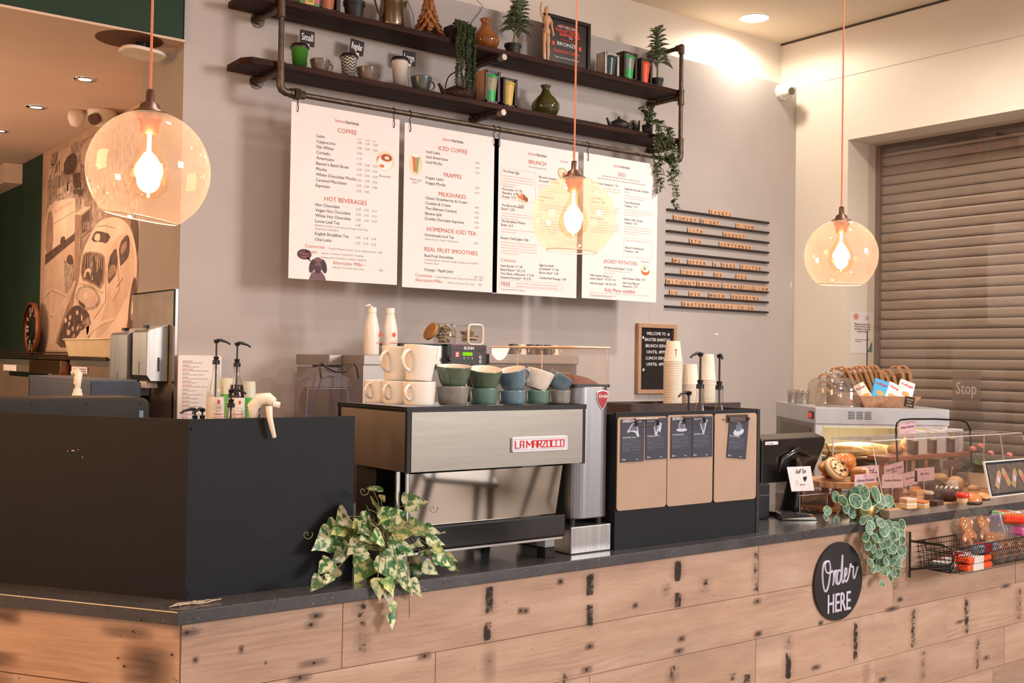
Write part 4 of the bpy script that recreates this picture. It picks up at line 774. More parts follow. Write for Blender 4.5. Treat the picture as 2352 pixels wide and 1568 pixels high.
# framed award
p = PX(1258, 42, y=-.10); p1 = PX(1352, 42, y=-.10); FW = p1.x - PX(1246, 42, y=-.10).x; FH = topz(1300, 43, -.10) - ZU; t = thing('framed_award', 'black framed tourism award certificate reading BRONZE behind the mannequin', 'frame', (PX(1246, 100, y=-.10).x, -.10, ZU))
b = MB()
for q in ((0, FW, 0, .022), (0, FW, FH - .022, FH), (0, .022, .022, FH - .022), (FW - .022, FW, .022, FH - .022)): b.box(q[0], q[1], -.02, .0, q[2], q[3])
b.obj('frame', mat('black_frame', '1a1210', .35), t, bevel=.002); b = MB(); b.box(.02, FW - .02, -.008, -.002, .02, FH - .02); b.obj('certificate', mat('dark_brown_certificate', '2a1c18', .35), t)
RED = mat('orange_red_print', 'e8482c', .5); b = MB(); cx_ = FW * .50; y = -.009
text(b, 'WEST MIDLANDS', cx_, FH * .80, .018, 1, y, 'C', .02, width=FW * .42); text(b, 'tourism', cx_, FH * .725, .040, 0, y, 'C', .03, width=FW * .50); text(b, 'awards', cx_ + .02, FH * .655, .040, 0, y, 'C', .03, width=FW * .44); text(b, '2023', cx_ + .03, FH * .625, .014, 1, y, 'C', .02)
hx = [(.35, .60), (.42, .585), (.66, .585), (.72, .70), (.66, .85), (.34, .85), (.31, .83)]; b.tube([(FW * a, y, FH * c_) for a, c_ in hx], .0022, 5, 0)
text(b, 'BRONZE', cx_, FH * .475, .030, 1, y, 'C', .02, width=FW * .42)
for s_ in (-1, 1): blob(b, cx_ + s_ * FW * .29, FH * .49, .012, .013, 0, y)
text(b, 'Esquires Coffee', cx_, FH * .345, .026, 0, y, 'C', .03, width=FW * .55); text(b, 'Taste of the West Midlands', cx_, FH * .24, .014, 1, y, 'C', .0, width=FW * .52); b.face([(FW * .25, y, FH * .06), (FW * .62, y, FH * .06), (FW * .62, y, FH * .15), (FW * .25, y, FH * .15)], 1); b.obj('lettering', [RED, INKW], t)
# ------------------------------------------------------------------ black screen around the corner of the counter
t = thing('counter_screen', 'black painted corner screen standing on the left end of the counter', 'screen', (1.101, -2.155, .95))
b = MB(); b.box(0, .504, 0, .012, 0, .48); b.cyl((.012, -.0005, .455), (.012, -.003, .455), .005, n=10); b.cyl((.010, -.0005, .022), (.010, -.003, .022), .005, n=10); b.obj('front_panel', BOARDM, t, bevel=.001)
b = MB(); b.box(-.95, 0, 0, .012, 0, .48)
for x, z, w, h in [(-.372, .382, .010, .003), (-.355, .385, .003, .002), (-.39, .380, .002, .004), (-.34, .365, .002, .004)]: b.box(x - w / 2, x + w / 2, -.0006, 0, z - h / 2, z + h / 2, 1)
o = b.obj('side_panel', [BOARDM, mat('chipped_board_core', 'd9b292', .8)], t, rz=RZL, bevel=.001)
o['label'] = 'side panel with small chipped spots'
b = MB(); R = random.Random(3); pts = []
for i in range(40): a = i * .55; pts.append((.035 * math.cos(a) * (1 + .5 * math.sin(i * .4)) + .0012 * i - .01, .010 * math.sin(a) + R.uniform(-.002, .002), .002 + .002 * (i % 5) / 2))
b.tube(pts, .0012, 6); b.tube([(-.06, -.004, .002), (-.045, .0, .003), (-.03, -.002, .006), (-.036, -.014, .002)], .0013, 6)
p = PX(440, 1388, z=.951); tag(b.obj('twine', mat('natural_twine', 'c9b8a2', .8), loc=p), 'small tangle of natural twine at the counter corner', 'twine')
# ------------------------------------------------------------------ espresso machine
MYF = -2.26; MX0, MX1 = PX(936, 1010, y=MYF).x, PX(1344, 1000, y=MYF).x; MYB = PX(780, 932, x=MX0).y; MZ0, MZ1 = PX(936, 1088, y=MYF).z, PX(936, 936, y=MYF).z
t = thing('espresso_machine', 'large steel espresso machine with black edges and cups on its top', 'espresso machine', (MX0, MYF, .95)); O = Matrix.Translation((-MX0, -MYF, -.95))
def part(nm, m, fn, bevel=0, par=None):
    b = MB(); b.T = O; fn(b); return b.obj(nm, m, par or t, bevel=bevel)
BRS = mat('brushed_steel_panel', '8f8a80', .36, 1, col2='87827a', vs=3, stretch=(1, 1, 20), bump=.02, bs=25, bstretch=(.5, .5, 60)); SIDE = mat('tinted_side_steel', '8d7a68', .45, 1, col2='5e4f42', vs=2.5)
BLKE = mat('glossy_black_trim', '120f10', .18, coat=.4)
part('back_panel', BRS, lambda b: b.box(MX0 + .014, MX1 - .012, MYF, MYF + .01, MZ0 + .003, MZ1 - .014)); part('side_panel', SIDE, lambda b: (b.box(MX0, MX0 + .008, MYF + .014, MYB, MZ0 + .003, MZ1 - .014), b.box(MX1 - .008, MX1, MYF + .014, MYB, MZ0 + .003, MZ1 - .014)))
def trim(b):
    b.cyl((MX0 + .006, MYF + .006, MZ0), (MX0 + .006, MYF + .006, MZ1 - .006), .0095, n=14); b.cyl((MX1 - .005, MYF + .006, MZ0), (MX1 - .005, MYF + .006, MZ1 - .006), .0085, n=14); b.cyl((MX0 + .004, MYB, MZ0), (MX0 + .004, MYB, MZ1), .009, n=10)
    b.box(MX0 - .004, MX1 + .004, MYF - .002, MYB + .01, MZ1 - .014, MZ1 - .004); b.box(MX0 - .004, MX1 + .004, MYF - .002, MYF + .006, MZ1 - .006, MZ1 + .002); b.box(MX0 - .004, MX0 + .004, MYF, MYB + .01, MZ1 - .006, MZ1 + .002); b.box(MX1 - .004, MX1 + .004, MYF, MYB + .01, MZ1 - .006, MZ1 + .002)
part('black_trim', BLKE, trim, .0015); part('body_shell', mat('dark_machine_body', '2a2320', .4, .5), lambda b: (b.box(MX0 + .01, MX1 - .01, MYF + .012, MYB + .005, MZ0 + .004, MZ1 - .015), b.box(MX0 + .05, MX1 - .06, -2.0, MYB - .03, 1.06, MZ0 + .01)))
# slanted polished splash panel
def splash(b):
    xa, xb, ya, yb, z0, z1 = MX0 + .035, MX1 - .05, -2.206, -2.187, 1.094, 1.255
    b.add([(xa, ya, z1), (xb, ya, z1), (xb - .012, yb, z0), (xa, yb, z0), (xa, ya + .006, z1), (xb, ya + .006, z1), (xb - .012, yb + .006, z0), (xa, yb + .006, z0)], [(0, 1, 2, 3), (7, 6, 5, 4), (1, 5, 6, 2), (0, 3, 7, 4), (3, 2, 6, 7)])
part('splash_panel', MIRROR, splash); part('chrome_post', CHROME, lambda b: (b.cyl((MX0 + .012, -2.19, 1.09), (MX0 + .012, -2.19, MZ0), .009, n=12), b.cyl((MX0 + .034, -2.209, 1.09), (MX0 + .034, -2.209, MZ0), .007, n=12)))
part('drip_tray_housing', BLKE, lambda b: b.box(MX0 + .02, 2.385, -2.2, -1.80, 1.018, 1.092), .006); part('steel_edge', CHROME, lambda b: b.box(MX0 + .02, 2.37, -2.201, -1.8, 1.011, 1.018))
for x in (MX0 + .03, 2.325):
    for y in (-2.19, -1.83): part('leg', mat('steel_leg', '8d8f93', .4, .8), lambda b: b.box(x - .02, x + .02, y, y + .04, .985, 1.012)); part('foot', mat('ribbed_rubber', '1d1b1b', .8, bump=.8, bs=30, bstretch=(1, 30, 1)), lambda b: b.box(x - .022, x + .022, y - .003, y + .042, .95, .986), .003)
p0, p1 = PX(1176, 1018, y=MYF - .004), PX(1302, 1016, y=MYF - .004); bz0, bz1 = PX(1240, 1035, y=MYF - .004).z, PX(1240, 1002, y=MYF - .004).z
part('badge', mat('white_enamel', 'e7e5ec', .3), lambda b: b.prism(rrect(p0.x, p1.x, bz0, bz1, .005), MYF - .008, MYF)); part('badge_frame_line', mat('blue_grey_line', '6f7488', .4), lambda b: [b.box(*q) for q in [(p0.x + .006, p1.x - .006, MYF - .0085, MYF - .008, bz0 + .006, bz0 + .0068), (p0.x + .006, p1.x - .006, MYF - .0085, MYF - .008, bz1 - .0068, bz1 - .006), (p0.x + .006, p0.x + .0068, MYF - .0085, MYF - .008, bz0 + .006, bz1 - .006), (p1.x - .0068, p1.x - .006, MYF - .0085, MYF - .008, bz0 + .006, bz1 - .006)]])
LET = {'L': [[(0, 1), (0, 0), (1, 0)]], 'A': [[(0, 0), (0, 1), (1, 1), (1, 0)], [(0, .45), (1, .45)]], 'M': [[(0, 0), (0, 1), (.5, .35), (1, 1), (1, 0)]], 'R': [[(0, 0), (0, 1), (1, 1), (1, .5), (0, .5)], [(.4, .5), (1, 0)]], 'Z': [[(0, 1), (1, 1), (0, 0), (1, 0)]], 'O': [[(0, 0), (1, 0), (1, 1), (0, 1), (0, 0)]], 'T': [[(0, 1), (1.1, 1)], [(.5, 1), (.5, 0), (.9, 0)]], 'C': [[(1, 1), (0, 1), (0, 0), (1.2, 0)]]}
def badge(b):
    s = 'LA MARZOCCO'; s = 'LA MARZOTCO' if False else s; W_ = p1.x - p0.x - .022; cw = W_ / 10.4; x = p0.x + .011; h = (bz1 - bz0) * .46; z = bz0 + (bz1 - bz0) * .27
    for c_ in s:
        if c_ == ' ': x += cw * .35; continue
        w = cw * (1.15 if c_ == 'M' else .72)
        for st in LET[c_]:
            for (a1, e1), (a2, e2) in zip(st, st[1:]): b.cyl((x + a1 * w, MYF - .009, z + e1 * h), (x + a2 * w, MYF - .009, z + e2 * h), .0017, n=6)
            [b.sph((x + a * w, MYF - .009, z + e * h), .0017, 6) for a, e in st]
        x += w + cw * .24
part('badge_lettering', mat('red_enamel', 'e3202e', .3), badge)
# cups stacked on the machine
G1 = mat('grey_marbled_glaze', '77726c', .25, col2='8f8a82', vs=30, coat=.5); G2 = mat('sea_green_glaze', '4f6f66', .22, col2='5f7f70', vs=20, coat=.6); G3 = mat('moss_green_glaze', '4c5f50', .22, col2='657560', vs=18, coat=.6); G4 = mat('steel_blue_glaze', '4d6878', .2, col2='6b8595', vs=18, coat=.6); G5 = mat('cream_glaze', 'd9cfc4', .25, col2='e4dbd0', vs=14, coat=.5); G6 = mat('dark_green_blue_glaze', '3f4f4c', .2, col2='53645f', vs=20, coat=.6); INN = mat('cream_inner_glaze', 'ecdccb', .25, coat=.5)
ZM = MZ1 + .003; GR = 'cups stacked on the espresso machine'
def rowx(u, y): return PX(u, 915, y=y).x
mug = [(963, -2.19, 'front'), (914, -2.09, 'middle'), (872, -1.99, 'rear')]
for u, y, w in mug: cup('white_mug', f'white mug standing on the left edge of the espresso machine, {w} of three', 'mug', (rowx(u, y), y, ZM), .050, .046, .072, WHITEC, ha=math.radians(200), rz=0, group=GR)
cup('white_mug', 'large white mug tilted on top of the front white mug', 'mug', (rowx(966, -2.18) - .008, -2.18, ZM + .0735), .053, .040, .108, WHITEC, ha=math.radians(195), hs=.95, tilt=(0, .07), group=GR)
cup('white_mug', 'large white mug on top of the middle white mug', 'mug', (rowx(912, -2.08), -2.08, ZM + .0735), .052, .040, .104, WHITEC, ha=math.radians(195), hs=.95, tilt=(0, .02), group=GR)
low = [(1040, G1, .051, .043, 'grey marbled'), (1110, G2, .046, .040, 'green'), (1176, G4, .046, .042, 'blue cream-rimmed'), (1234, G2, .040, .036, 'pale green'), (1285, G1, .036, .034, 'small grey')]
for i, (u, m, r, rb, c_) in enumerate(low): cup('stacked_cup', f'{c_} cup in the bottom row on the espresso machine, under another cup', 'cup', (rowx(u, -2.19), -2.19, ZM), r, rb, (.058, .052, .044, .044, .044)[i], m, INN if i == 2 else m, group=GR, curve=.4)
upc = [(1041, G3, INN, .055, .036, .064, .10, -.05, None, 'wide dark green cup with cream inside', .058), (1112, G3, INN, .054, .036, .062, .20, -.08, None, 'moss green cup tilted to the right', .052), (1180, G4, INN, .048, .034, .066, .05, -.26, -.2, 'blue cup with handle leaning left', .044), (1232, G5, INN, .046, .032, .062, .10, .30, None, 'cream cup tilted right', .044), (1278, G4, INN, .042, .030, .050, .32, .42, None, 'blue and cream cup with orange rim tipped right', .046)]
for i, (u, mo, mi, rt, rb, h, tx, ty, ha, lab, zb) in enumerate(upc): cup('stacked_cup', lab + ', upper row on the machine', 'cup', (rowx(u, -2.19) - (.004 if ty > .2 else 0), -2.19, ZM + zb + abs(ty) * rb * .6 - .002), rt, rb, h, mo, mi, ha=ha, tilt=(tx, ty), group=GR, curve=.5)
cup('stacked_cup', 'dark blue cup standing behind the blue cup on the espresso machine', 'cup', (rowx(1178, -1.96), -1.96, ZM), .044, .030, .115, G6, INN, group=GR, curve=.5)
# ------------------------------------------------------------------ coffee grinder
gx0, gx1, gy = 2.413, 2.602, -2.19; t = thing('coffee_grinder', 'tall satin steel coffee grinder with a clear hopper, right of the espresso machine', 'coffee grinder', (gx0, gy, .95)); O = Matrix.Translation((-gx0, -gy, -.95))
GST = mat('satin_grinder_steel', '9a9a9c', .36, .9, col2='8a8a8d', vs=3, stretch=(14, 14, .5))
def rslab(b, x0, x1, y0, y1, r, z0, z1, m=None): b.slab([(x, y) for x, y in rrect(x0, x1, y0, y1, r, 8)], z0, z1, m)
part('body', GST, lambda b: rslab(b, gx0 + .012, gx1, gy, gy + .235, .055, 1.066, 1.515), .004); part('base', STEELV, lambda b: b.box(gx0 + .004, gx1 - .002, gy, gy + .30, .95, 1.043), .004)
[part('foot', BLACKP, lambda b, x=x, y=y: b.cyl((x, y, 1.04), (x, y, 1.07), .014, n=12)) for x in (gx0 + .04, gx1 - .03) for y in (gy + .04, gy + .2)]; part('hopper_seal', BLACKP, lambda b: rslab(b, gx0 + .010, gx1 - .004, gy + .003, gy + .46, .02, 1.512, 1.522))
HOP = thin_glass('peach_clear_hopper', 'fdf7f2', .06, haze=.035, hazecol='f6e4da', edge=.2)
def hop(b):
    P_ = [(x, y) for x, y in rrect(gx0 + .010, gx1 - .002, gy + .004, gy + .50, .028, 6)]; n = len(P_); b.add([(x, y, 1.522) for x, y in P_] + [(x, y, 1.648) for x, y in P_], [(i, (i + 1) % n, n + (i + 1) % n, n + i) for i in range(n)], 0, True)
    b.add([(x, y, 1.649) for x, y in P_], [tuple(range(n))]); b.tube([(x, y, 1.649) for x, y in P_], .0035, 6, 1, closed=True)
    for zz in (1.56, 1.60): b.tube([(gx0 + .014, gy + .03, zz), (gx0 + .014, gy + .49, zz)], .001, 4, 1)
    for yy in (gy + .18, gy + .32): b.cyl((gx0 + .013, yy, 1.523), (gx0 + .013, yy, 1.635), .002, n=6, m=1)
part('hopper', [HOP, mat('frosted_hopper_edge', 'e9c9b2', .3)], hop)
GRD = mat('ground_coffee', '6b3a22', .9, col2='8c5233', vs=90, bump=.8, bs=220)
def grounds(b):
    n = 14; cx_, cy_ = (gx0 + gx1) / 2 + .004, gy + .12; 
    for ring in range(1): b.lathe([(0, .030), (.02, .029), (.05, .022), (.075, .010), (.09, .0)], (cx_, cy_, 1.523), 28, sx=.95, sy=1.2)
part('ground_coffee_fill', GRD, grounds); pc = PX(1383, 917, y=gy - .001)
def shield(s, yy): return [(pc.x + s * a, pc.z + s * e) for a, e in [(-.026, .026), (-.014, .031), (0, .033), (.014, .031), (.026, .026), (.026, .006), (.016, -.018), (0, -.036), (-.016, -.018), (-.026, .006)]]
part('badge', [mat('silver_badge_edge', 'e6e6ea', .25, .4)], lambda b: b.prism(shield(1.0, 0), gy - .003, gy)); part('badge_face', [mat('red_badge', 'a8121f', .3)], lambda b: b.prism(shield(.88, 0), gy - .0045, gy - .003)); part('badge_lettering', INKW, lambda b: text(b, 'Eureka', pc.x, pc.z + .006, .019, 0, gy - .0055, 'C', .02, .35, width=.040))
# ------------------------------------------------------------------ black crate with three clipboards
bx0, bx1 = 2.606, 3.366; t = thing('display_crate', 'black painted wooden display crate at the right of the grinder', 'crate', (bx0, -2.2, .95)); O = Matrix.Translation((-bx0, 2.2, -.95))
part('front_panel', BOARDM, lambda b: b.box(bx0, bx1 - .020, -2.2, -2.184, .95, 1.425), .001); part('side_panel', mat('black_board_side', '1d1b1c', .5), lambda b: (b.box(bx1 - .018, bx1, -2.202, -1.92, .95, 1.427), b.box(bx0, bx0 + .016, -2.183, -1.92, .95, 1.42)), .001)
KR = mat('hardboard_brown', 'b2957f', .6, col2='ab8e78', vs=5); NAVY = mat('navy_card', '343747', .6); SKT = mat('sketch_white', 'c8c9d6', .7); SKD = mat('sketch_grey', '6a6d84', .7)
YC = -2.206
def hat(b, kind, x, z, s):
    y = YC - .0032
    def po(pts, m): b.add([(x + a * s, y - (m * .0002), z + e * s) for a, e in pts], [tuple(range(len(pts)))], m)
    if kind == 0: po([(-.5, -.1), (-.2, .25), (0, .42), (.25, .4), (.42, .15), (.48, -.25), (.55, -.45), (.4, -.5), (.2, -.2), (-.2, -.12), (-.45, -.2)], 1); po([(-.38, -.08), (-.15, .2), (0, .34), (.2, .32), (.34, .1), (.36, -.1), (.1, -.06)], 2)
    if kind == 1: po([(-.3, .1), (-.15, .42), (.15, .48), (.4, .3), (.42, 0), (.3, -.3), (.1, -.15), (0, -.5), (-.18, -.45), (-.25, -.1)], 1); po([(-.2, .1), (-.08, .32), (.12, .36), (.2, .1), (.05, -.05), (-.1, -.3)], 2); blob(b, x + .12 * s, z + .2 * s, .13 * s, .1 * s, 1, y - .0006); blob(b, x + .12 * s, z + .2 * s, .08 * s, .06 * s, 2, y - .0008); blob(b, x + .36 * s, z + .27 * s, .09 * s, .08 * s, 1, y - .0006)
    if kind == 2: blob(b, x, z - .2 * s, .52 * s, .12 * s, 1, y); po([(-.3, -.15), (-.3, .15), (-.2, .36), (0, .42), (.2, .36), (.3, .15), (.3, -.15)], 1); po([(-.26, -.12), (-.25, .12), (-.15, .3), (0, .36), (.15, .3), (.25, .12), (.26, -.12)], 2)
    if kind == 3: po([(-.32, .2), (-.1, .42), (.25, .42), (.36, .3), (.3, 0), (.12, -.5), (0, -.45), (-.15, -.15)], 1); po([(-.2, .2), (-.05, .34), (.2, .3), (.2, 0), (.08, -.35), (-.08, -.1)], 2); blob(b, x + .32 * s, z + .36 * s, .12 * s, .12 * s, 1, y - .0006)
    if kind == 4: blob(b, x, z - .15 * s, .55 * s, .26 * s, 1, y, a=.25); po([(-.3, -.1), (-.35, .3), (.1, .48), (.32, .35), (.3, .05), (0, -.12)], 2); po([(-.3, -.02), (-.31, .08), (.0, .02), (.3, .18), (.3, .06), (0, -.1)], 1)
def clipboard(u0, u1, v0, v1, cards, lab, cu):
    pa, pb = PX(u0, (v0 + v1) / 2, y=YC), PX(u1, (v0 + v1) / 2, y=YC); z1, z0 = PX((u0 + u1) / 2, v0, y=YC).z, PX((u0 + u1) / 2, v1, y=YC).z
    t = thing('clipboard', lab, 'clipboard', (pa.x, YC, z0), group='hardboard clipboards on the black crate'); w, h = pb.x - pa.x, z1 - z0
    b = MB(); b.prism(rrect(0, w, 0, h, .012), 0, .004); b.obj('board', KR, t)
    cx_ = PX(cu, v0, y=YC).x - pa.x
    b = MB(); b.box(cx_ - .055, cx_ + .055, -.004, 0, h - .008, h - .004); (b.box(cx_ - .052, cx_ + .052, -.010, -.008, h - .030, h - .010) if len(cards) == 1 else None); b.cyl((cx_ - .055, -.007, h - .009), (cx_ + .055, -.007, h - .009), .0045, n=8); b.cyl((cx_ - .05, -.010, h - .031), (cx_ + .05, -.010, h - .031), .002, n=8); b.obj('clip', mat('nickel_clip', '8f8580', .18, .95), t)
    b = MB(); [b.cyl((cx_ + s * .053, -.012, h - .03), (cx_ + s * .053, -.012, h - .014), .005, n=8) for s in (-1, 1)]; [b.cyl((cx_ + s * .075, -.001, h - .022), (cx_ + s * .075, -.003, h - .022), .003, n=8) for s in (-1, 1)]; b.obj('clip_corner', BLACKP, t)
    for j, (name, kind, ux0, ux1, vy0, vy1, rot, cl) in enumerate(cards):
        q0, q1 = PX(ux0, (vy0 + vy1) / 2, y=YC), PX(ux1, (vy0 + vy1) / 2, y=YC); zz1, zz0 = PX((ux0 + ux1) / 2, vy0, y=YC).z, PX((ux0 + ux1) / 2, vy1, y=YC).z
        cw, ch = q1.x - q0.x, zz1 - zz0; xc, zc = (q0.x + q1.x) / 2, (zz0 + zz1) / 2; T_ = Matrix.Translation((0, 0, 0)) @ Matrix.Rotation(rot, 4, 'Y')
        c_ = thing('hat_card', cl, 'card', (xc, YC - .0035, zc), group='navy hat cards on the clipboards')
        b = MB(); b.T = T_; b.box(-cw / 2, cw / 2, 0, .0012, -ch / 2, ch / 2); b.obj('card', NAVY, c_)
        b = MB(); b.T = T_ @ Matrix.Translation((0, -YC + .0025, 0)) ; hat(b, kind, 0, ch * .255, cw * .50)
        b.T = T_; y = -.0006; text(b, name, -cw * .44, ch * .425, .0145, 0, y, 'L', .025, width=None); b.box(-cw * .42, cw * .42, y, y + .0003, ch * .1, ch * .1 + .0006, 2)
        text(b, ['Smooth, Mellow, Versatile', 'Intriguing, Racing, Robust', 'Round, Balanced, Classic', 'Snug, Mellow, Versatile', 'Light, Crisp, Refreshing'][kind], -cw * .44, ch * .06, .006, 0, y, 'L', .03)
        for g in range(3): lines(b, -cw * .44, ch * (.02 - g * .12), cw * .78, 4 if g < 2 else 2, .0052, 2, y, .0017, kind * 7 + g)
        text(b, 'N:1r', -cw * .44, -ch * .46, .009, 0, y, 'L', .03); lines(b, cw * .15, -ch * .455, cw * .3, 1, .01, 0, y, .0014, 3); b.obj('printing', [INKW, SKT, SKD], c_)
clipboard(1418, 1531, 957, 1168, [('DEERSTALKER', 0, 1425, 1478, 962, 1060, 0, 'navy card headed DEERSTALKER with a deerstalker hat drawing'), ('RACER', 1, 1482, 1531, 960, 1054, -.01, 'navy card headed RACER with a goggled helmet drawing')], 'brown clipboard at the left of the crate holding two navy cards', 1482)
clipboard(1533, 1637, 952, 1158, [('BOWLER', 2, 1540, 1587, 957, 1051, 0, 'navy card headed BOWLER with a bowler hat drawing'), ('BEANIE', 3, 1589, 1635, 956, 1049, 0, 'navy card headed BEANIE with a bobble hat drawing')], 'brown clipboard in the middle of the crate holding two navy cards', 1591)
clipboard(1641, 1737, 949, 1149, [('BOATER', 4, 1671, 1715, 965, 1052, .10, 'navy card headed BOATER, hanging askew from the right clipboard')], 'brown clipboard at the right of the crate holding one askew card', 1691)

# ------------------------------------------------------------------ dark chairs of the seating area, seen mirrored in the splash panel
CHW = mat('dark_stained_chair', '2b1d18', .4)
def chair(x, y, rz, lab):
    t = thing('cafe_chair', lab, 'chair', (x, y, 0), rz, 'chairs of the seating area'); b = MB(); b.box(-.21, .21, -.2, .2, .44, .47); b.obj('seat', CHW, t, bevel=.01)
    for sx in (-1, 1):
        for sy in (-1, 1): b = MB(); b.cyl((sx * .17, sy * .16, .44), (sx * .22, sy * .21, 0), .024, .012, 10); b.obj('leg', CHW, t)
    b = MB(); b.prism(rrect(-.2, .2, .62, .86, .05), .19, .21); b.obj('backrest', CHW, t); b = MB(); [b.cyl((s * .16, .18, .46), (s * .16, .2, .65), .012, n=8) for s in (-1, 1)]; b.obj('back_post', CHW, t)
chair(3.5, -4.35, .4, 'dark wooden chair in the seating area, mirrored at the left of the splash panel'); chair(4.6, -4.6, -.5, 'dark wooden chair in the seating area, mirrored at the right of the splash panel'); chair(4.9, -5.9, 2.2, 'dark wooden chair farthest from the counter, in the seating area')
# ------------------------------------------------------------------ things on the back counter
ZB = .94
def bxat(name, label, cat, u0, u1, vt, y, z0, depth, m, bevel=.002, group=None):
    a, c = PX(u0, vt, y=y), PX(u1, vt, y=y); t = thing(name, label, cat, (a.x, y, z0), group=group); return t, c.x - a.x, a.z - z0, a
SH1 = mat('grey_steel_casing', '9c948f', .42, .6, col2='8d8681', vs=3)
t, w, h, a = bxat('steel_cabinet', 'grey steel cabinet carrying two white squeeze bottles', 'cabinet', 835, 938, 815, -.62, ZB, .5, SH1); b = MB(); b.box(0, w, 0, .50, 0, h - .045); b.obj('body', SH1, t); b = MB(); b.box(-.003, w + .004, -.008, .505, h - .045, h); b.obj('lid', SH1, t, bevel=.003); ca = (a.x, w, h)
t, w, h, a = bxat('steel_box', 'low grey steel box left of the squeeze bottle cabinet', 'cabinet', 757, 834, 814, -.42, ZB, .5, SH1); w = min(w, ca[0] - a.x - .004); b = MB(); b.box(0, w, 0, .33, 0, h - .06); b.obj('body', SH1, t); b = MB(); b.box(-.008, w, -.01, .33, h - .05, h); b.obj('lid', SH1, t, bevel=.003)
SQ = mat('milky_white_plastic', 'f2e9df', .35, coat=.2)
def squeeze(u, y, cap_open, lab, dx=0):
    p = PX(u, 815, y=y); t = thing('squeeze_bottle', lab, 'bottle', (p.x, y, ZB + ca[2])); H = .195
    b = MB(); b.lathe([(0, 0), (.033, 0), (.0355, .006), (.036, .10), (.0345, .125), (.028, .16), (.021, .19), (.0195, .20), (0, .20)], n=36); b.obj('body', SQ, t)
    b = MB(); b.lathe([(.021, .198), (.021, .222), (.019, .225), (0, .225)], n=28)
    if cap_open: b.cyl((-.004, 0, .225), (-.004, 0, .232), .006, n=10); b.T = Matrix.Translation((-.012, 0, .233)) @ Matrix.Rotation(-.35, 4, 'Y'); b.lathe([(0, 0), (.014, .0), (.016, .004), (.012, .008), (0, .009)], (-.012, 0, 0), 20)
    b.obj('cap', WHITEP, t)
    b = MB(); y_ = -.0365; blob(b, dx, .098, .0085, .011, 0, y_); [b.tube([(dx + .011 * math.cos(q), y_, .098 + .013 * math.sin(q)), (dx + .015 * math.cos(q), y_, .098 + .018 * math.sin(q))], .0006, 4, 0) for q in [i * .9 for i in range(7)]]; b.tube([(dx - .012, y_, .064), (dx + .012, y_, .064), (dx + .012, y_, .072), (dx - .012, y_, .072)], .0005, 4, 1, closed=True); text(b, 'STRAWBERRY', dx, .055, .0085, 0, y_, 'C', .02, width=.048); lines(b, dx - .012, .047, .024, 2, .005, 1, y_, .0015); b.obj('label', [mat('red_label_print', 'd9502f', .6), INKG], t)
    return t
squeeze(853, -.50, True, 'white squeeze bottle with its flip cap open, on the steel cabinet', .028); squeeze(895, -.50, False, 'white squeeze bottle with closed cap and strawberry label')
# coffee brewer
BRB = mat('brewer_black', '2a1e1c', .3, col2='241a19', coat=.2)
a, c = PX(1035, 790, y=-.6), PX(1118, 790, y=-.6); zt = a.z; t = thing('coffee_brewer', 'steel and black filter coffee brewer with control panel and green display', 'coffee brewer', (a.x, -.6, ZB)); w = c.x - a.x; h = zt - ZB; hh = zt - PX(1035, 840, y=-.6).z
zb = h - hh; wl = a.x - (ca[0] + ca[1] * .88) ; wl = a.x - ca[0] - ca[1] - .012
b = MB(); b.box(-wl, 0, .03, .42, zb + .005, h - .008); b.obj('steel_body', STEEL, t, bevel=.002); b = MB(); b.box(-wl, .0, .028, .42, h - .008, h); b.box(-wl, -.0, .03, .42, zb, zb + .006); b.box(-.018, .0, 0, .42, zb, h); b.obj('black_trim', BLKE, t)
b = MB(); b.box(0, w, 0, .42, zb, h); b.obj('control_head', BRB, t, bevel=.004); b = MB(); b.cyl((-.005, -.002, zb + hh * .33), (-.005, -.018, zb + hh * .33), .013, n=14); b.obj('knob', BLACKP, t)
b = MB(); text(b, 'BUNN', w * .5, zb + hh * .76, .022, 0, -.001, 'C', .03, width=w * .27); b.tube([(w * .05, -.001, zb + hh * .72), (w * .1, -.001, zb + hh * .93), (w * .9, -.001, zb + hh * .93), (w * .95, -.001, zb + hh * .72)], .0008, 4, 1); b.tube([(w * .05, -.001, zb + hh * .73), (w * .95, -.001, zb + hh * .73)], .0008, 4, 2)
b.prism([(w * .12, zb + hh * .4), (w * .24, zb + hh * .4), (w * .24, zb + hh * .66), (w * .12, zb + hh * .66)], -.0015, -.001, 1); blob(b, w * .18, zb + hh * .53, .008, .010, 0, -.002); b.box(w * .155, w * .205, -.0025, -.002, zb + hh * .51, zb + hh * .55, 2)
for k in range(3): blob(b, w * (.38 + .11 * k), zb + hh * .24, .0075, .0085, 3, -.0015); blob(b, w * (.38 + .11 * k), zb + hh * .24, .006, .0065, 2, -.002); lines(b, w * (.38 + .11 * k) - .006, zb + hh * .36, .012, 1, .01, 0, -.0015, .003, k)
for e in (.42, .22): blob(b, w * .82, zb + hh * e, .0075, .009, 0, -.0015); blob(b, w * .82, zb + hh * e, .004, .005, 2, -.002)
lines(b, w * .77, zb + hh * .6, .016, 1, .01, 1, -.0015, .003, 5); b.obj('panel_print', [INKW, mat('panel_red', 'c8303c', .5), mat('panel_black', '1c1414', .5), mat('panel_green', '5e8a70', .5)], t)
b = MB(); b.box(w * .33, w * .60, -.0015, -.0005, zb + hh * .48, zb + hh * .64); b.obj('display', emitm('green_lcd', '9ce81e', .9), t)
b = MB(); b.box(-wl + .02, w - .03, .12, .42, .02, zb); b.box(-wl + .02, w - .02, 0, .42, 0, .02); b.obj('stand', mat('brewer_stand', '7a716b', .35, .8), t); b = MB(); b.tube([(w * .75, .06, zb), (w * .62, .05, zb - .06), (w * .6, .05, zb - .12)], .004, 8); b.obj('hot_water_tap', CHROME, t)
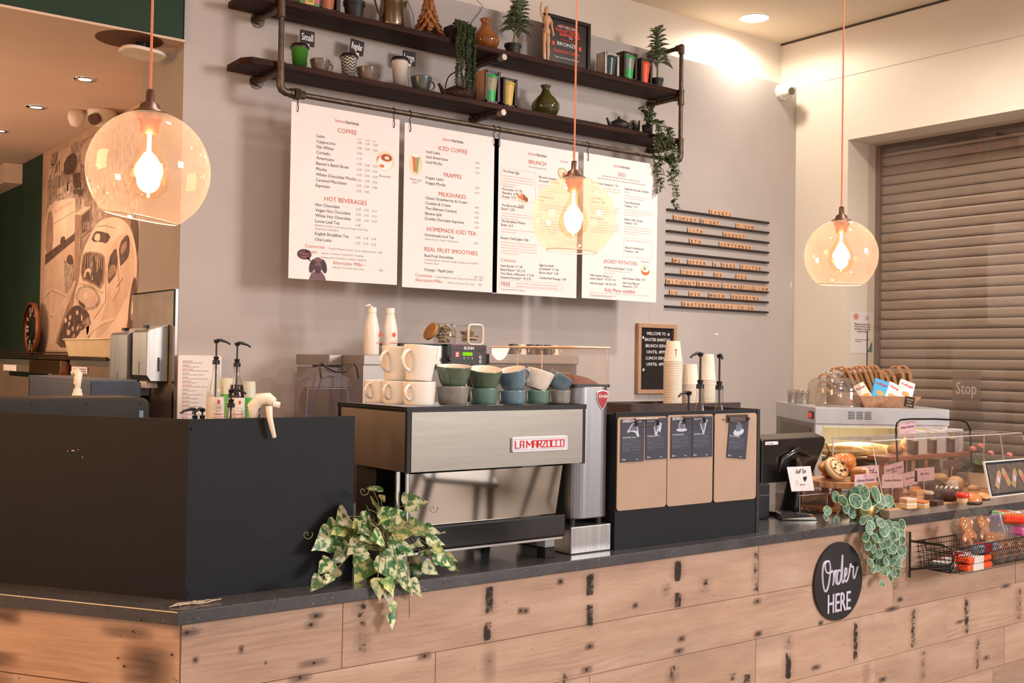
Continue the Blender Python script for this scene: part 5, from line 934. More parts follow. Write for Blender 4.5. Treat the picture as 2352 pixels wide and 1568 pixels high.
# jar with wooden lid and sachets, clear box with sachets
SACH = mat('sachet_paper', 'd9c6ae', .7, col2='b9a184', vs=30)
p = PX(1021, 788, y=-.45); t = thing('glass_jar', 'round glass clip jar of sugar sachets with its wooden lid hanging open', 'jar', (p.x, -.45, zt)); b = MB(); b.lathe([(0, .002), (.045, 0), (.056, .01), (.058, .03), (.057, .07), (.048, .088), (.044, .092), (.044, .104), (.046, .106)], n=36); b.obj('jar_body', GLASS, t); b = MB(); b.tube([(.0455 * math.cos(q), .0455 * math.sin(q), .098) for q in [i * .2618 for i in range(24)]], .0016, 5, closed=True); b.tube([(.046, -.01, .098), (.058, -.012, .085), (.056, -.012, .07), (.05, -.01, .088)], .0012, 5); b.obj('wire_clip', CHROME, t)
R = random.Random(31); b = MB()
for i in range(46):
    b.T = Matrix.Translation((R.uniform(-.028, .028), R.uniform(-.028, .028), .012 + .0017 * i)) @ Matrix.Rotation(R.uniform(0, 6), 4, 'Z') @ Matrix.Rotation(R.uniform(-1.0, 1.0), 4, 'X'); b.box(-.022, .022, -.009, .009, 0, .002)
b.T = Matrix(); b.obj('sachets', SACH, t); b = MB(); b.T = Matrix.Translation((-.058, 0, .10)) @ Matrix.Rotation(math.radians(-62), 4, 'Y') @ Matrix.Translation((-.045, 0, 0)); b.cyl((0, 0, 0), (0, 0, .012), .046, n=32); b.obj('wooden_lid', mat('light_lid_wood', 'b9793f', .5), t); b = MB(); b.T = Matrix.Translation((-.058, 0, .10)) @ Matrix.Rotation(math.radians(-62), 4, 'Y') @ Matrix.Translation((-.045, 0, 0)); b.cyl((0, 0, -.006), (0, 0, 0), .040, n=32); b.obj('lid_seal', mat('dark_seal', '3a2d28', .6), t)
p = PX(1079, 788, y=-.45); t = thing('storage_jar', 'square clear storage jar lying on its side with sachets, on the brewer', 'jar', (p.x, -.45, zt)); b = MB()
b.T = Matrix.Translation((0, 0, .052)); fr = rrect(-.045, .045, -.05, .05, .018); n = len(fr); b.tube([(x, -.05, z) for x, z in fr], .006, 8, closed=True); b.obj('rim', mat('clear_cream_rim', 'e6dacd', .3), t); b = MB(); b.T = Matrix.Translation((0, 0, .052)); fr = rrect(-.043, .043, -.046, .048, .014)
b.add([(x, -.05, z) for x, z in fr] + [(x, .08, z) for x, z in fr], [(i, (i + 1) % n, n + (i + 1) % n, n + i) for i in range(n)], 0, True); b.obj('jar_body', GLASS, t); b = MB()
for i in range(30): b.T = Matrix.Translation((R.uniform(-.022, .022), R.uniform(-.035, .06), .02 + .0019 * i)) @ Matrix.Rotation(R.uniform(0, 6), 4, 'Z') @ Matrix.Rotation(R.uniform(-.6, .6), 4, 'X'); b.box(-.022, .022, -.009, .009, 0, .002)
b.T = Matrix(); b.obj('sachets', SACH, t)
# second steel unit and upturned cups behind the hopper
t, w, h, a = bxat('steel_box', 'grey steel unit right of the coffee brewer with upturned cups on it', 'cabinet', 1124, 1330, 812, -.45, ZB, .4, SH1); b = MB(); b.box(0, w, .02, .40, 0, h - .05); b.obj('body', mat('dark_steel_casing', '6e6660', .35, .7, vs=2), t); b = MB(); b.box(0, w, 0, .40, h - .05, h); b.obj('lid', SH1, t, bevel=.004); zs = ZB + h
CK = [mat('charcoal_cup', '4c4642', .4), INN]
for i, (u, k, r) in enumerate([(1178, 0, .032), (1196, 1, .034), (1219, 0, .034), (1238, 0, .030), (1257, 0, .030), (1273, 1, .028)]):
    x = PX(u, 808, y=-.30).x; t = thing('upturned_cup', f"{['charcoal','cream','charcoal','small charcoal','small charcoal','small cream'][i]} cup upside down on the steel unit, {['first','second','third','fourth','fifth','last'][i]} from the left", 'cup', (x, -.30, zs), group='upturned cups behind the grinder hopper'); b = MB(); b.lathe([(r, 0), (r * .98, .02), (r * .7, .052), (r * .62, .056), (r * .6, .054), (0, .054)], n=28); b.obj('body', CK[k], t)
    b = MB(); b.tube([(r * .6, -.7 * r, .045), (r * .8, -r * 1.2, .035), (r * .8, -r * .95, .012)], .0035, 6); b.obj('handle', CK[k], t)
# clear blender hood with dark cable
HOOD = thin_glass('clear_hood_plastic', 'f0eaee', .07, haze=.04, hazecol='d8ccd4', edge=.45); hy = -.645; a, c = PX(690, 955, y=hy), PX(822, 835, y=hy); w = c.x - a.x; hz = c.z - .02 - a.z; bz = a.z - .1
t = thing('blender_hood', 'clear plastic blender hood with a dark hoop handle by the wall', 'hood', (a.x, hy, ZB)); o_ = a.z - ZB - .06; b = MB(); fr = [(0.06 * w, o_), (0, o_ + hz * .35), (0, o_ + hz * .75), (w * .12, o_ + hz * 1.0), (w * .30, o_ + hz * 1.12), (w * .46, o_ + hz * 1.28), (w * .62, o_ + hz * 1.3), (w * .74, o_ + hz * 1.12), (w * .86, o_ + hz * 1.08), (w * .95, o_ + hz * .5), (w * .9, o_)]; n = len(fr)
b.add([(x, 0, z) for x, z in fr] + [(x, .19, z) for x, z in fr], [(i, (i + 1) % n, n + (i + 1) % n, n + i) for i in range(n - 1)] + [tuple(range(n))], 0, False); b.obj('clear_shell', HOOD, t)
b = MB(); b.tube([(w * .08, -.002, o_), (w * .12, -.002, o_ + hz * .85), (w * .8, -.002, o_ + hz * .85), (w * .9, -.002, o_ + .02)], .0022, 6); b.tube([(x, .1, z) for x, z in fr[3:8]], .003, 6); b.obj('shell_edge', mat('violet_edge', '7f7892', .3), t)
b = MB(); hp = [(722, 845), (727, 872), (725, 840), (733, 834), (745, 843), (765, 853), (790, 852), (806, 842), (815, 834), (822, 848), (827, 868)]; q = [PX(u, v, y=hy - .03) for u, v in [(738, 868), (733, 838), (739, 833), (748, 842), (770, 853), (795, 852), (808, 838), (815, 834), (820, 846), (824, 868)]]; b.tube([(p.x - a.x, -.03, p.z - ZB) for p in q], .0055, 8); b.obj('hoop_handle', mat('brown_black_hoop', '33261f', .4), t)
b = MB(); q = [PX(u, v, y=hy - .03) for u, v in [(738, 868), (730, 900), (716, 930), (697, 955)]]; b.tube([(p.x - a.x, -.03, p.z - ZB) for p in q], .003, 6); q = [PX(u, v, y=hy - .03) for u, v in [(824, 868), (815, 890), (803, 925)]]; b.tube([(p.x - a.x, -.03, p.z - ZB) for p in q], .003, 6); b.obj('cable', mat('blue_violet_cable', '3f3c63', .4), t)
b = MB(); b.box(.05 * w, w * .9, 0, .2, 0, .05); b.box(w * .2, w * .8, .04, .18, .05, o_ + .01); b.obj('blender_base', BLACKP, t)
# raised back bar on the left with syrups
ZS = 1.268; b = MB(); b.box(0, .262, 0, .42, 0, ZS - ZB); tag(b.obj('bar_riser', BLACKP, loc=(XL + .03, -.64, ZB), bevel=.003), 'low black riser on the back counter carrying syrup bottles and green cups', 'riser')
def pump(b, h, r=.004, hd=1, rot=0, m=0):
    b.cyl((0, 0, 0), (0, 0, .018), .0155, n=16, m=m); b.cyl((0, 0, .018), (0, 0, .034), .0095, .012, n=14, m=m); b.cyl((0, 0, .03), (0, 0, h - .012), r, n=10, m=m); b.cyl((0, 0, h - .014), (0, 0, h), .009, .0125, n=14, m=m); c, s = math.cos(rot), math.sin(rot)
    b.tube([(0, 0, h - .002), (hd * .02 * c, hd * .02 * s, h - .001), (hd * .048 * c, hd * .048 * s, h - .009), (hd * .062 * c, hd * .062 * s, h - .018)], [.0065, .0065, .0045, .004], 8, m)
def syrup(x, y, z, lab, fill, hd, rot=0, full=.5, label=True, R_=.036, group='syrup bottles with pumps', H=.25, ph=.105, bell=False):
    t = thing('syrup_bottle', lab, 'bottle', (x, y, z), group=group); b = MB()
    pr = [(0, .002), (R_, 0), (R_ + .001, .004), (R_, H * .55), (R_ * .86, H * .68), (R_ * .46, H * .84), (R_ * .38, H * .94), (R_ * .42, H * .97), (R_ * .40, H)] if not bell else [(0, .002), (R_ * 1.15, 0), (R_ * 1.2, .02), (R_ * 1.1, H * .35), (R_ * .75, H * .55), (R_ * .52, H * .8), (R_ * .42, H * .93), (R_ * .46, H * .97), (R_ * .42, H)]
    b.lathe(pr, n=32); b.obj('bottle_body', GLASS, t); b = MB(); lv = H * full; rr = []
    for r, z_ in pr:
        if z_ <= lv: rr.append((max(0, r - .003), z_ + .002))
    rr.append((rr[-1][0], lv)); rr.append((0, lv)); b.lathe(rr, n=28); b.obj('syrup', fill, t)
    if label:
        b = MB(); b.lathe([(R_ + .0012, H * .06), (R_ + .0012, H * .53)], n=30, m=0); y_ = -R_ - .002; blob(b, 0, H * .46, .006, .009, 1, y_); b.tube([(-.01, y_, H * .33), (.01, y_, H * .33), (.01, y_, H * .38), (-.01, y_, H * .38)], .0005, 4, 2, closed=True); text(b, 'STRAWBERRY', 0, H * .275, .009, 1, y_, 'C', .02, width=.045); text(b, 'BASIL & CUCUMBER', 0, H * .235, .007, 1, y_, 'C', .02, width=.052); lines(b, -.012, H * .17, .026, 1, .01, 2, y_, .0018); blob(b, 0, H * .09, .010, .010, 1, y_); b.obj('label', [mat('cream_label', 'efe6dc', .6), MATS['red_label_print'], INKG], t)
    b = MB(); b.T = Matrix.Translation((0, 0, H - .004)); pump(b, ph, hd=hd, rot=rot); b.T = Matrix(); b.cyl((0, 0, H * .25), (0, 0, H), .0035, n=8); b.obj('pump', BLACKP, t); return t
yy = -.50; SY = lambda u, y=yy: PX(u, 900, y=y).x
REDS = mat('pink_clear_syrup', 'e8d8cc', .2); DKS = mat('dark_brown_syrup', '2a1510', .15)
syrup(SY(495), yy, ZS, 'tall clear syrup bottle with cream strawberry label and black pump, left one', mat('red_syrup', 'd9cfc6', .2), 1, 0, .3, H=.30)
syrup(SY(543), yy, ZS, 'syrup bottle filled with dark syrup and a tall black pump, behind the screen', DKS, 1, 0, .72, H=.29)
syrup(SY(541, -.63) - .006, -.60, ZS - .02 + .02, 'short flared bottle with black pump in front of the dark syrup bottle', REDS, 1, -.3, .5, False, .030, H=.12, ph=.075, bell=True)
for u, hd, rot, lab in [(449, -1, 0, 'small bottle with black pump pointing left, leftmost behind the screen'), (466, -1, .5, 'small bottle with short black pump, beside the leftmost one'), (592, .2, -1.5, 'small bottle with a black pump left of the white spray head')]: syrup(SY(u, -.60), -.60, ZS, lab, REDS, hd, rot, .4, False, .024, H=.055, ph=.062)
GC = mat('green_fade_cup', '58c25a', .5); GCW = mat('pale_cup_rim', 'e6e6d4', .5)
def greenstack(u, vt, y, lab, n):
    x = SY(u, y); zt_ = PX(u, vt, y=y).z; t = thing('cup_stack', lab, 'cups', (x, y, ZS)); H = zt_ - ZS - .0; b = MB()
    b.lathe([(.0, H), (.026, H), (.027, H - .004), (.031, H - .07)], n=28, m=1); b.lathe([(.031, H - .07), (.034, H - .10)], n=28, m=0)
    for k in range(n): z = H - .10 - .011 * k; b.lathe([(.034, z), (.0345, z - .008)], n=28, m=0); b.lathe([(.036, z - .008), (.036, z - .011), (.034, z - .011)], n=28, m=1)
    b.lathe([(.034, H - .1 - .011 * n), (.034, 0)], n=20, m=0); b.obj('nested_cups', [GC, GCW], t)
greenstack(572, 876, -.42, 'stack of upside-down green and white cups right of the dark syrup', 9); greenstack(522, 868, -.36, 'stack of upside-down green and white cups between the two tall syrup bottles', 9)
# menu sheet leaning on the wall
p = PX(408, 815, y=-.02); p1 = PX(507, 818, y=-.02); w = p1.x - p.x; t = thing('price_list', 'white printed list leaning on the wall behind the syrup bottles', 'poster', (p.x, -.03, ZS)); H = p.z - ZS
b = MB(); b.prism(rrect(0, w, 0, H, .012), 0, .004); b.obj('sheet', PAPER, t); b = MB()
for i in range(15): zz = H - .03 - i * .0185; lines(b, w * .1, zz, w * .3, 1, .01, 1, -.001, .003, i); lines(b, w * .1, zz - .007, w * .75, 1, .01, 0, -.001, .0022, i + 50)
text(b, 'QUALITY, PRESENTATION', w * .1, H - .315, .013, 2, -.001, 'L', .02, width=w * .78); b.obj('printing', [INKG, INKR, INKT], t)
# dark appliance behind the screen and the spray head hooked on the screen
a = PX(345, 912, y=-1.45); t = thing('dark_appliance', 'dark rounded appliance top showing behind the left screen panel', 'appliance', (.70, -1.45, .95)); w = a.x - .70; b = MB(); b.prism(rrect(0, w, 0, .512, .03), 0, .22); b.obj('casing', mat('dark_olive_casing', '2c2721', .4, .3, col2='26211c'), t, bevel=.006); b = MB(); [b.cyl((x, -.0005, .495), (x, -.003, .495), .003, n=8) for x in (w - .36, w - .2, w - .03)]; b.obj('screws', BLACKP, t)
b = MB(); b.box(w - .035, w - .022, -.002, 0, .0, .47); b.obj('blue_edge', mat('blue_grey_edge', '7e94a8', .3), t)
p = PX(620, 950, y=-2.17); t = thing('trigger_sprayer', 'white trigger spray head hooked over the top of the black screen', 'spray head', (p.x, -2.150, 1.4315)); CRS = mat('cream_spray_plastic', 'efe3d0', .35); b = MB(); b.tube([(-.03, .018, -.0), (-.034, .014, .03), (-.02, .004, .05), (.0, -.010, .052), (.012, -.020, .042)], [.012, .017, .018, .017, .012], 12); b.obj('body', CRS, t); b = MB(); b.tube([(-.002, -.018, .03), (-.003, -.026, .0), (.004, -.028, -.03), (.012, -.026, -.055)], [.010, .008, .007, .0055], 10); b.obj('trigger', CRS, t); b = MB(); b.cyl((.010, -.02, .038), (.024, -.03, .034), .009, n=12); b.obj('nozzle', WHITEP, t)
# ------------------------------------------------------------------ behind the crate: rack, paper cups, syrups, letter board
yr = -1.78; a, c = PX(1450, 928, y=yr), PX(1615, 928, y=yr); t = thing('wooden_rack', 'dark wooden rack behind the crate holding stacks of paper cups', 'rack', (a.x, yr, .95)); w = .66; zr = a.z - .95; DW = mat('dark_rack_wood', '3b2520', .5); b = MB(); b.box(0, w, 0, .23, 0, zr - .03); b.obj('body', DW, t); b = MB(); b.box(0, w, 0, .012, zr - .03, zr); b.box(0, .012, .012, .23, zr - .03, zr); b.box(0, w, .218, .23, zr - .03, zr); b.obj('raised_edge', DW, t); zc = .95 + zr - .03; rx = a.x
PCUP = mat('white_paper_cups', 'f2e3d2', .55)
def pstack(u, vt, lab, r, taper, n, pitch=.0085, prnt=False):
    y = -1.67; x = PX(u, 900, y=y).x; H = PX(u, vt, y=y).z - zc; t = thing('paper_cup_stack', lab, 'cups', (x, y, zc), group='stacks of upside-down paper cups'); b = MB(); z = H; b.lathe([(0, z - .003), (r * .72, z - .003), (r * .74, z), (r * .75, z - .002), (r, z - taper)], n=32); z -= taper
    for k in range(n):
        if z < .004: break
        b.lathe([(r, z), (r + .0022, z - .001), (r + .0022, z - .0035), (r, z - .0045), (r * .975, z - pitch)], n=32); z -= pitch
    b.lathe([(r * .97, z), (r * .97, 0)], n=24); b.obj('nested_cups', PCUP, t)
    if prnt: b = MB(); [b.tube([(-.018 + .002 * math.sin(k), -r * .80, H - .035 - .012 * k), (-.014 + .003 * math.cos(k * 2), -r * .83, H - .043 - .012 * k)], .0022, 5) for k in range(5)]; b.obj('print_mark', mat('rust_print', 'b5582a', .6), t)
pstack(1545, 783, 'tallest stack of white paper cups beside the letter board', .039, .083, 30, .0074, True); pstack(1585, 836, 'middle stack of white paper cups in the dark rack', .037, .085, 20); pstack(1624, 813, 'right stack of white paper cups behind the syrup bottle', .037, .11, 20)
yq = -2.04; zq = 1.20; b = MB(); b.box(bx0 + .02, bx1 - .022, -2.18, -1.925, .952, zq); tag(b.obj('storage_box', DW), 'dark box inside the display crate supporting syrup bottles', 'box')
CLS = mat('clear_syrup', 'd9cfc4', .15)
syrup(PX(1608, 900, y=yq).x, yq, zq, 'clear flared syrup bottle with pump turned left behind the crate', CLS, -1, .1, .1, False, .036, H=.305, ph=.14, bell=True); syrup(PX(1652, 900, y=yq).x, yq, zq, 'clear flared syrup bottle with pump facing forward, right one behind the crate', CLS, -.25, 1.57, .1, False, .036, H=.30, ph=.14, bell=True); syrup(PX(1577, 930, y=yq).x - .02, yq - .03, zq, 'low syrup bottle with pump turned left behind the crate', CLS, -1, .1, .2, False, .028, H=.18, ph=.115)
q0, q1 = PX(1465, 742, y=-.02), PX(1553, 742, y=-.02); w = q1.x - q0.x; zb_ = PX(1464, 904, y=-.02).z; h = q0.z - zb_; t = thing('letter_board', 'black felt letter board in a pale wood frame welcoming guests', 'sign', (q0.x, -.03, zb_)); FRW = mat('pale_frame_wood', 'b98f6f', .5); b = MB(); f_w = .026
for q in ((0, w, 0, f_w), (0, w, h - f_w, h), (0, f_w, f_w, h - f_w), (w - f_w, w, f_w, h - f_w)): b.box(q[0], q[1], 0, .028, q[2], q[3])
b.obj('frame', FRW, t, bevel=.002); b = MB(); b.box(f_w, w - f_w, .012, .02, f_w, h - f_w); b.obj('felt', mat('black_felt', '201918', .95, bump=.5, bs=300, bstretch=(.1, .1, 1)), t); b = MB()
for i, s in enumerate(['WELCOME TO', 'BAXTER BARISTAS', 'BRUNCH SERVED', 'UNTIL 4PM', 'LUNCH SERVED', 'UNTIL 4PM']): text(b, s, w * (.48 if i in (0, 3, 5) else .52), h * (.84 - .088 * i), .023, 0, .011, 'C', .02, width=w * (.50, .66, .62, .48, .60, .48)[i], sy=1.2)
for x, z in ((.80, .855), (.14, .80), (.16, .34)): [b.cyl((w * x + .006 * math.cos(q * 1.256), .011, h * z + .006 * math.sin(q * 1.256)), (w * x + .006 * math.cos(q * 1.256), .009, h * z + .006 * math.sin(q * 1.256)), .0035, n=8) for q in range(5)]
b.obj('letters', INKW, t)
p = PX(1645, 767, y=-.003); b = MB(); b.box(-.02, .02, 0, .0015, -.007, .007); lines(b, -.018, 0, .034, 1, .01, 1, -.0004, .003); tag(b.obj('wall_sticker', [PAPER, INKG], loc=p), 'tiny white sticker on the wall above the paper cups', 'sticker')
p = PX(1816, 655, y=-.003); b = MB(); b.prism([(0, .02), (.012, .03), (.01, -.005), (-.006, -.02)], 0, .001); tag(b.obj('wall_chip', PAPER, loc=p), 'small white paint chip near the right end of the grey wall', 'chip')
# ------------------------------------------------------------------ kitchen niche on the left
# photographic mural of a parked vintage car in a street, on the niche wall
XMU = 2.126; y0m, y1m = .568, 3.41; mw, mh = y1m - y0m, 1.52; z0m = 3.056 - mh
t = thing('wall_mural', 'sepia photo mural of a parked vintage car in a street on the kitchen wall', 'mural', (XMU, y0m, z0m))
SEP = [mat('sepia_light', 'd0ae96', .8, col2='ba967e', vs=7), mat('sepia_mid', 'a5826c', .8, col2='84644f', vs=12), mat('sepia_dark', '45302a', .8, col2='6b5044', vs=16), mat('sepia_pale', 'dcbfa9', .8, col2='cda98f', vs=5), mat('sepia_grey', '75594a', .8, col2='bfa592', vs=22), mat('sepia_ground', 'c9a48a', .8, col2='a88670', vs=5)]
b = MB(); b.box(0, .003, 0, mw, 0, mh, 5); b.obj('print_sheet', SEP, t)
b = MB()
def mp(pts, m, k=1, c=0):
    for _ in range(c): pts = [p_ for (a_, c_) in zip(pts, pts[1:] + pts[:1]) for p_ in ((a_[0] * .75 + c_[0] * .25, a_[1] * .75 + c_[1] * .25), (a_[0] * .25 + c_[0] * .75, a_[1] * .25 + c_[1] * .75))]
    q = [PX(90 + u / 2.752, 260 + v / 2.752, x=XMU) for u, v in pts]; b.add([(-.00025 * k - .0002, p.y - y0m, p.z - z0m) for p in q], [tuple(range(len(q)))], m)
def ml(pts, w, m, k):      # painted line
    for (a_, c_), (d_, e_) in zip(pts, pts[1:]):
        L = math.hypot(d_ - a_, e_ - c_) or 1; nx_, ny_ = -(e_ - c_) / L * w / 2, (d_ - a_) / L * w / 2; mp([(a_ + nx_, c_ + ny_), (d_ + nx_, e_ + ny_), (d_ - nx_, e_ - ny_), (a_ - nx_, c_ - ny_)], m, k)
R = random.Random(71)
# far street: haze of buildings, windows and trees
mp([(55, 290), (240, 180), (630, 20), (630, 700), (50, 940)], 4, 1); mp([(55, 290), (200, 205), (200, 330), (55, 430)], 0, 2); mp([(260, 190), (420, 110), (420, 300), (270, 360)], 0, 2, 1)
for i in range(46): u, v = R.uniform(60, 420), R.uniform(230, 560); w_, h_ = R.uniform(8, 34), R.uniform(12, 60); mp([(u, v), (u + w_, v - w_ * .5), (u + w_, v + h_ - w_ * .5), (u, v + h_)], R.choice((0, 1, 2, 3, 1, 3)), 3 + i % 3)
mp([(160, 290), (235, 235), (240, 370), (155, 400)], 2, 7, 1); mp([(215, 380), (262, 375), (262, 470), (215, 470)], 2, 7); mp([(285, 330), (312, 320), (314, 400), (286, 405)], 2, 7); ml([(60, 440), (120, 250)], 4, 2, 7); ml([(90, 400), (130, 300), (128, 520)], 3, 2, 7); mp([(215, 485), (290, 478), (270, 510), (220, 512)], 2, 8)
# van on the left and the kerb
mp([(45, 600), (110, 555), (225, 530), (232, 560), (235, 790), (50, 940)], 3, 8, 1); mp([(50, 640), (88, 600), (92, 870), (42, 910)], 1, 9, 1); mp([(95, 612), (215, 548), (220, 566), (95, 640)], 0, 9); mp([(40, 895), (225, 760), (228, 800), (40, 960)], 2, 10); mp([(135, 790), (165, 770), (168, 830), (140, 855)], 2, 11, 1); ml([(92, 700), (225, 620)], 3, 1, 9)
mp([(38, 960), (230, 800), (235, 1100), (180, 1500), (20, 1500), (30, 1100)], 0, 9); ml([(30, 1160), (80, 1105), (180, 1155), (110, 1250), (30, 1340)], 7, 3, 10); ml([(78, 1110), (80, 1380)], 5, 3, 10); ml([(32, 1170), (82, 1118), (176, 1163)], 2, 2, 11)
# wooden box post beside the car
mp([(230, 640), (268, 640), (262, 1040), (222, 1060)], 1, 12); mp([(230, 640), (285, 590), (332, 592), (330, 735), (268, 790), (268, 640)], 1, 12); mp([(272, 650), (322, 612), (322, 728), (274, 762)], 2, 13); mp([(230, 640), (285, 590), (332, 592), (270, 642)], 3, 13); [mp([(x_, 690 + 4 * (x_ % 3)), (x_ + 6, 680), (x_ + 7, 730), (x_ + 1, 738)], 4, 14) for x_ in (280, 291, 303, 312)]
mp([(160, 930), (222, 955), (222, 1060), (180, 1140), (165, 1130)], 4, 12); mp([(180, 900), (210, 890), (225, 960), (175, 950)], 2, 13, 1)
# dark ground and shade round the car
mp([(255, 1000), (250, 880), (330, 740), (420, 640), (520, 610), (628, 690), (628, 1500), (90, 1500), (150, 1300), (215, 1130)], 1, 14, 1); mp([(575, 660), (630, 640), (628, 930), (600, 860)], 2, 15, 1)
# car: body, roof, panels
mp([(110, 1480), (160, 1380), (225, 1200), (232, 1120), (258, 1060), (268, 900), (330, 760), (372, 690), (440, 655), (520, 660), (575, 710), (605, 790), (622, 900), (622, 1040), (585, 1180), (560, 1340), (520, 1480)], 3, 16, 2); mp([(425, 930), (470, 800), (560, 740), (600, 820), (615, 1000), (560, 1160), (470, 1330), (330, 1470), (420, 1250), (430, 1100)], 0, 17, 2)
mp([(262, 1050), (275, 900), (300, 872), (395, 880), (425, 915), (412, 1125), (330, 1075)], 1, 18, 1); mp([(272, 1040), (284, 905), (306, 885), (390, 893), (412, 925), (402, 1105), (330, 1060)], 2, 19, 1); mp([(285, 1035), (300, 985), (322, 978), (340, 1010), (345, 1055), (333, 1050), (322, 1005), (305, 1000), (296, 1040)], 3, 20); ml([(345, 890), (335, 1050)], 5, 4, 20); [ml([(u, 895), (u + R.uniform(-18, 18), 1000 + R.uniform(-30, 60))], 2.2, R.choice((0, 3)), 20) for u in range(300, 400, 12)]; mp([(366, 900), (380, 905), (376, 1000), (362, 990)], 4, 20)
mp([(332, 812), (352, 752), (380, 742), (462, 766), (432, 826), (400, 812)], 2, 19, 1); mp([(350, 800), (360, 762), (392, 758), (388, 812)], 3, 20, 1); ml([(372, 718), (420, 708), (485, 726)], 4, 1, 20)
mp([(437, 1086), (443, 920), (490, 842), (500, 900), (496, 1010), (460, 1060)], 2, 19, 1); mp([(440, 1060), (450, 960), (490, 955), (494, 1005)], 1, 20, 1); mp([(512, 975), (508, 828), (562, 760), (578, 800), (576, 900), (545, 940)], 2, 19, 1); mp([(520, 905), (522, 840), (560, 800), (560, 850)], 1, 20, 1)
ml([(503, 845), (515, 985)], 9, 3, 21); ml([(500, 900), (512, 1120), (470, 1190)], 2.5, 1, 21); ml([(426, 1000), (424, 1190), (350, 1300)], 2.5, 1, 21); ml([(495, 1100), (535, 1040)], 5, 1, 21); ml([(496, 1094), (534, 1036)], 2, 3, 22)
mp([(232, 1160), (250, 1105), (300, 1080), (360, 1105), (392, 1165), (388, 1215), (330, 1250), (262, 1230)], 4, 18, 2); mp([(240, 1165), (256, 1120), (300, 1096), (352, 1118), (380, 1170), (370, 1205), (320, 1232), (264, 1215)], 0, 19, 2); mp([(285, 1130), (308, 1128), (308, 1172), (288, 1176)], 3, 20, 1); ml([(255, 1075), (330, 1085), (400, 1135), (412, 1130)], 3, 1, 20); mp([(250, 1175), (268, 1190), (300, 1215), (290, 1235), (262, 1215)], 2, 21, 1)
mp([(180, 1260), (235, 1205), (300, 1235), (330, 1290), (310, 1400), (230, 1480), (110, 1480), (140, 1380)], 2, 17, 1)
for i in range(26): u, v = R.uniform(160, 290), R.uniform(1250, 1440); mp([(u, v), (u + R.uniform(6, 16), v - 10), (u + R.uniform(8, 20), v + 14), (u + 2, v + R.uniform(14, 34))], R.choice((3, 0, 1, 1)), 18 + i % 3, 1)
mp([(296, 1300), (318, 1282), (334, 1320), (328, 1400), (306, 1450), (292, 1400)], 1, 22, 2); mp([(302, 1312), (316, 1300), (324, 1330), (318, 1385), (306, 1410)], 4, 23, 1); mp([(200, 1470), (300, 1340), (470, 1290), (490, 1305), (380, 1340), (260, 1470)], 3, 23, 1)
mp([(560, 1400), (575, 1180), (598, 1050), (612, 1030), (622, 1080), (618, 1250), (590, 1380)], 2, 22, 1); mp([(580, 1300), (586, 1180), (604, 1120), (612, 1190), (600, 1320)], 1, 23, 2); mp([(588, 1270), (594, 1200), (604, 1180), (602, 1270)], 3, 24, 2)
b.obj('printed_picture', SEP, t)
# steel corner panel with dispensers
XR = XL - .0005; t = thing('splashback', 'mottled beige wall panel with a bright steel corner strip beside the kitchen opening', 'panel', (XL, 0, 1.0))
b = MB(); b.box(-.012, -.001, .03, .60, 0, .905); b.box(-.0122, -.001, .03, .60, .545, .547, 1); b.obj('panel', [mat('mottled_beige_panel', '98887a', .4, col2='7f7263', vs=9), mat('panel_joint', '6a6055', .6)], t); b = MB(); b.box(-.014, -.001, .003, .03, 0, .908); b.box(-.014, -.001, .03, .60, .903, .91); b.obj('steel_strip', CHROME, t)
def disp(y0, y1, z0, z1, dp, lab, mw_):
    t = thing('towel_dispenser', lab, 'dispenser', (XR - .015, y0, z0)); h = z1 - z0; w = y1 - y0; b = MB(); pf = [(-dp, .03), (-dp, h - .04), (-dp * .9, h - .028), (-.002, h), (-.002, 0), (-dp * .8, 0)]
    n = len(pf); b.add([(x, 0, z) for x, z in pf] + [(x, w, z) for x, z in pf], [tuple(range(n)), tuple(range(n, 2 * n))[::-1]] + [(i, n + i, n + (i + 1) % n, (i + 1) % n) for i in range(n)]); b.obj('body', STEELV, t, bevel=.004)
    b = MB(); b.box(-dp - .001, -dp + .003, w * .5 - .003, w * .5 + .003, h * .12, h * .35); b.box(-dp * .5, -dp * .4, -.0015, .001, h * .18, h * .42); b.box(-dp * .8, -dp * .6, w * .45, w * .6, h - .018, h - .004); b.obj('slot', BLACKP, t); return t
t = disp(.31, .56, 1.40, 1.735, .12, 'large steel paper towel dispenser, left and lower of the two', 0); t = disp(.075, .27, 1.475, 1.745, .105, 'smaller steel towel dispenser with a white tab, nearer the wall corner', 0)
b = MB(); b.prism([(-.09, -.03), (-.03, -.03), (-.04, .015), (-.08, .015)], .05, .15); b.obj('paper_tab', mat('tab_grey', 'cfc9c4', .5), t)
# oven units
XO = 1.78; OV = mat('warm_steel_oven', 'a99380', .35, .5, col2='937d6b', vs=2.5)
def oven(u0, u1, vt, lab, m=OV):
    a, c = PX(u1, vt, x=XO), PX(u0, vt, x=XO); t = thing('kitchen_unit', lab, 'kitchen unit', (XO, a.y, 0)); w, h = c.y - a.y, a.z; b = MB(); b.box(0, .33, .002, w - .002, .05, h); b.obj('body', m, t, bevel=.003); b = MB(); b.box(-.006, .33, .002, w - .002, h - .03, h); b.obj('worktop_edge', mat('bright_edge', 'c2bcb4', .25, .8), t); return t, w, h, a
t, w, h, a = oven(163, 272, 828, 'steel kitchen unit with a paper notice, behind the towel dispensers'); q, q1 = PX(201, 843, x=XO - .004), PX(165, 857, x=XO - .004); b = MB(); b.box(-.005, -.004, q.y - a.y, q1.y - a.y, q1.z, q.z); b.obj('notice', PAPER, t)
b = MB(); dy = (q1.y - q.y)
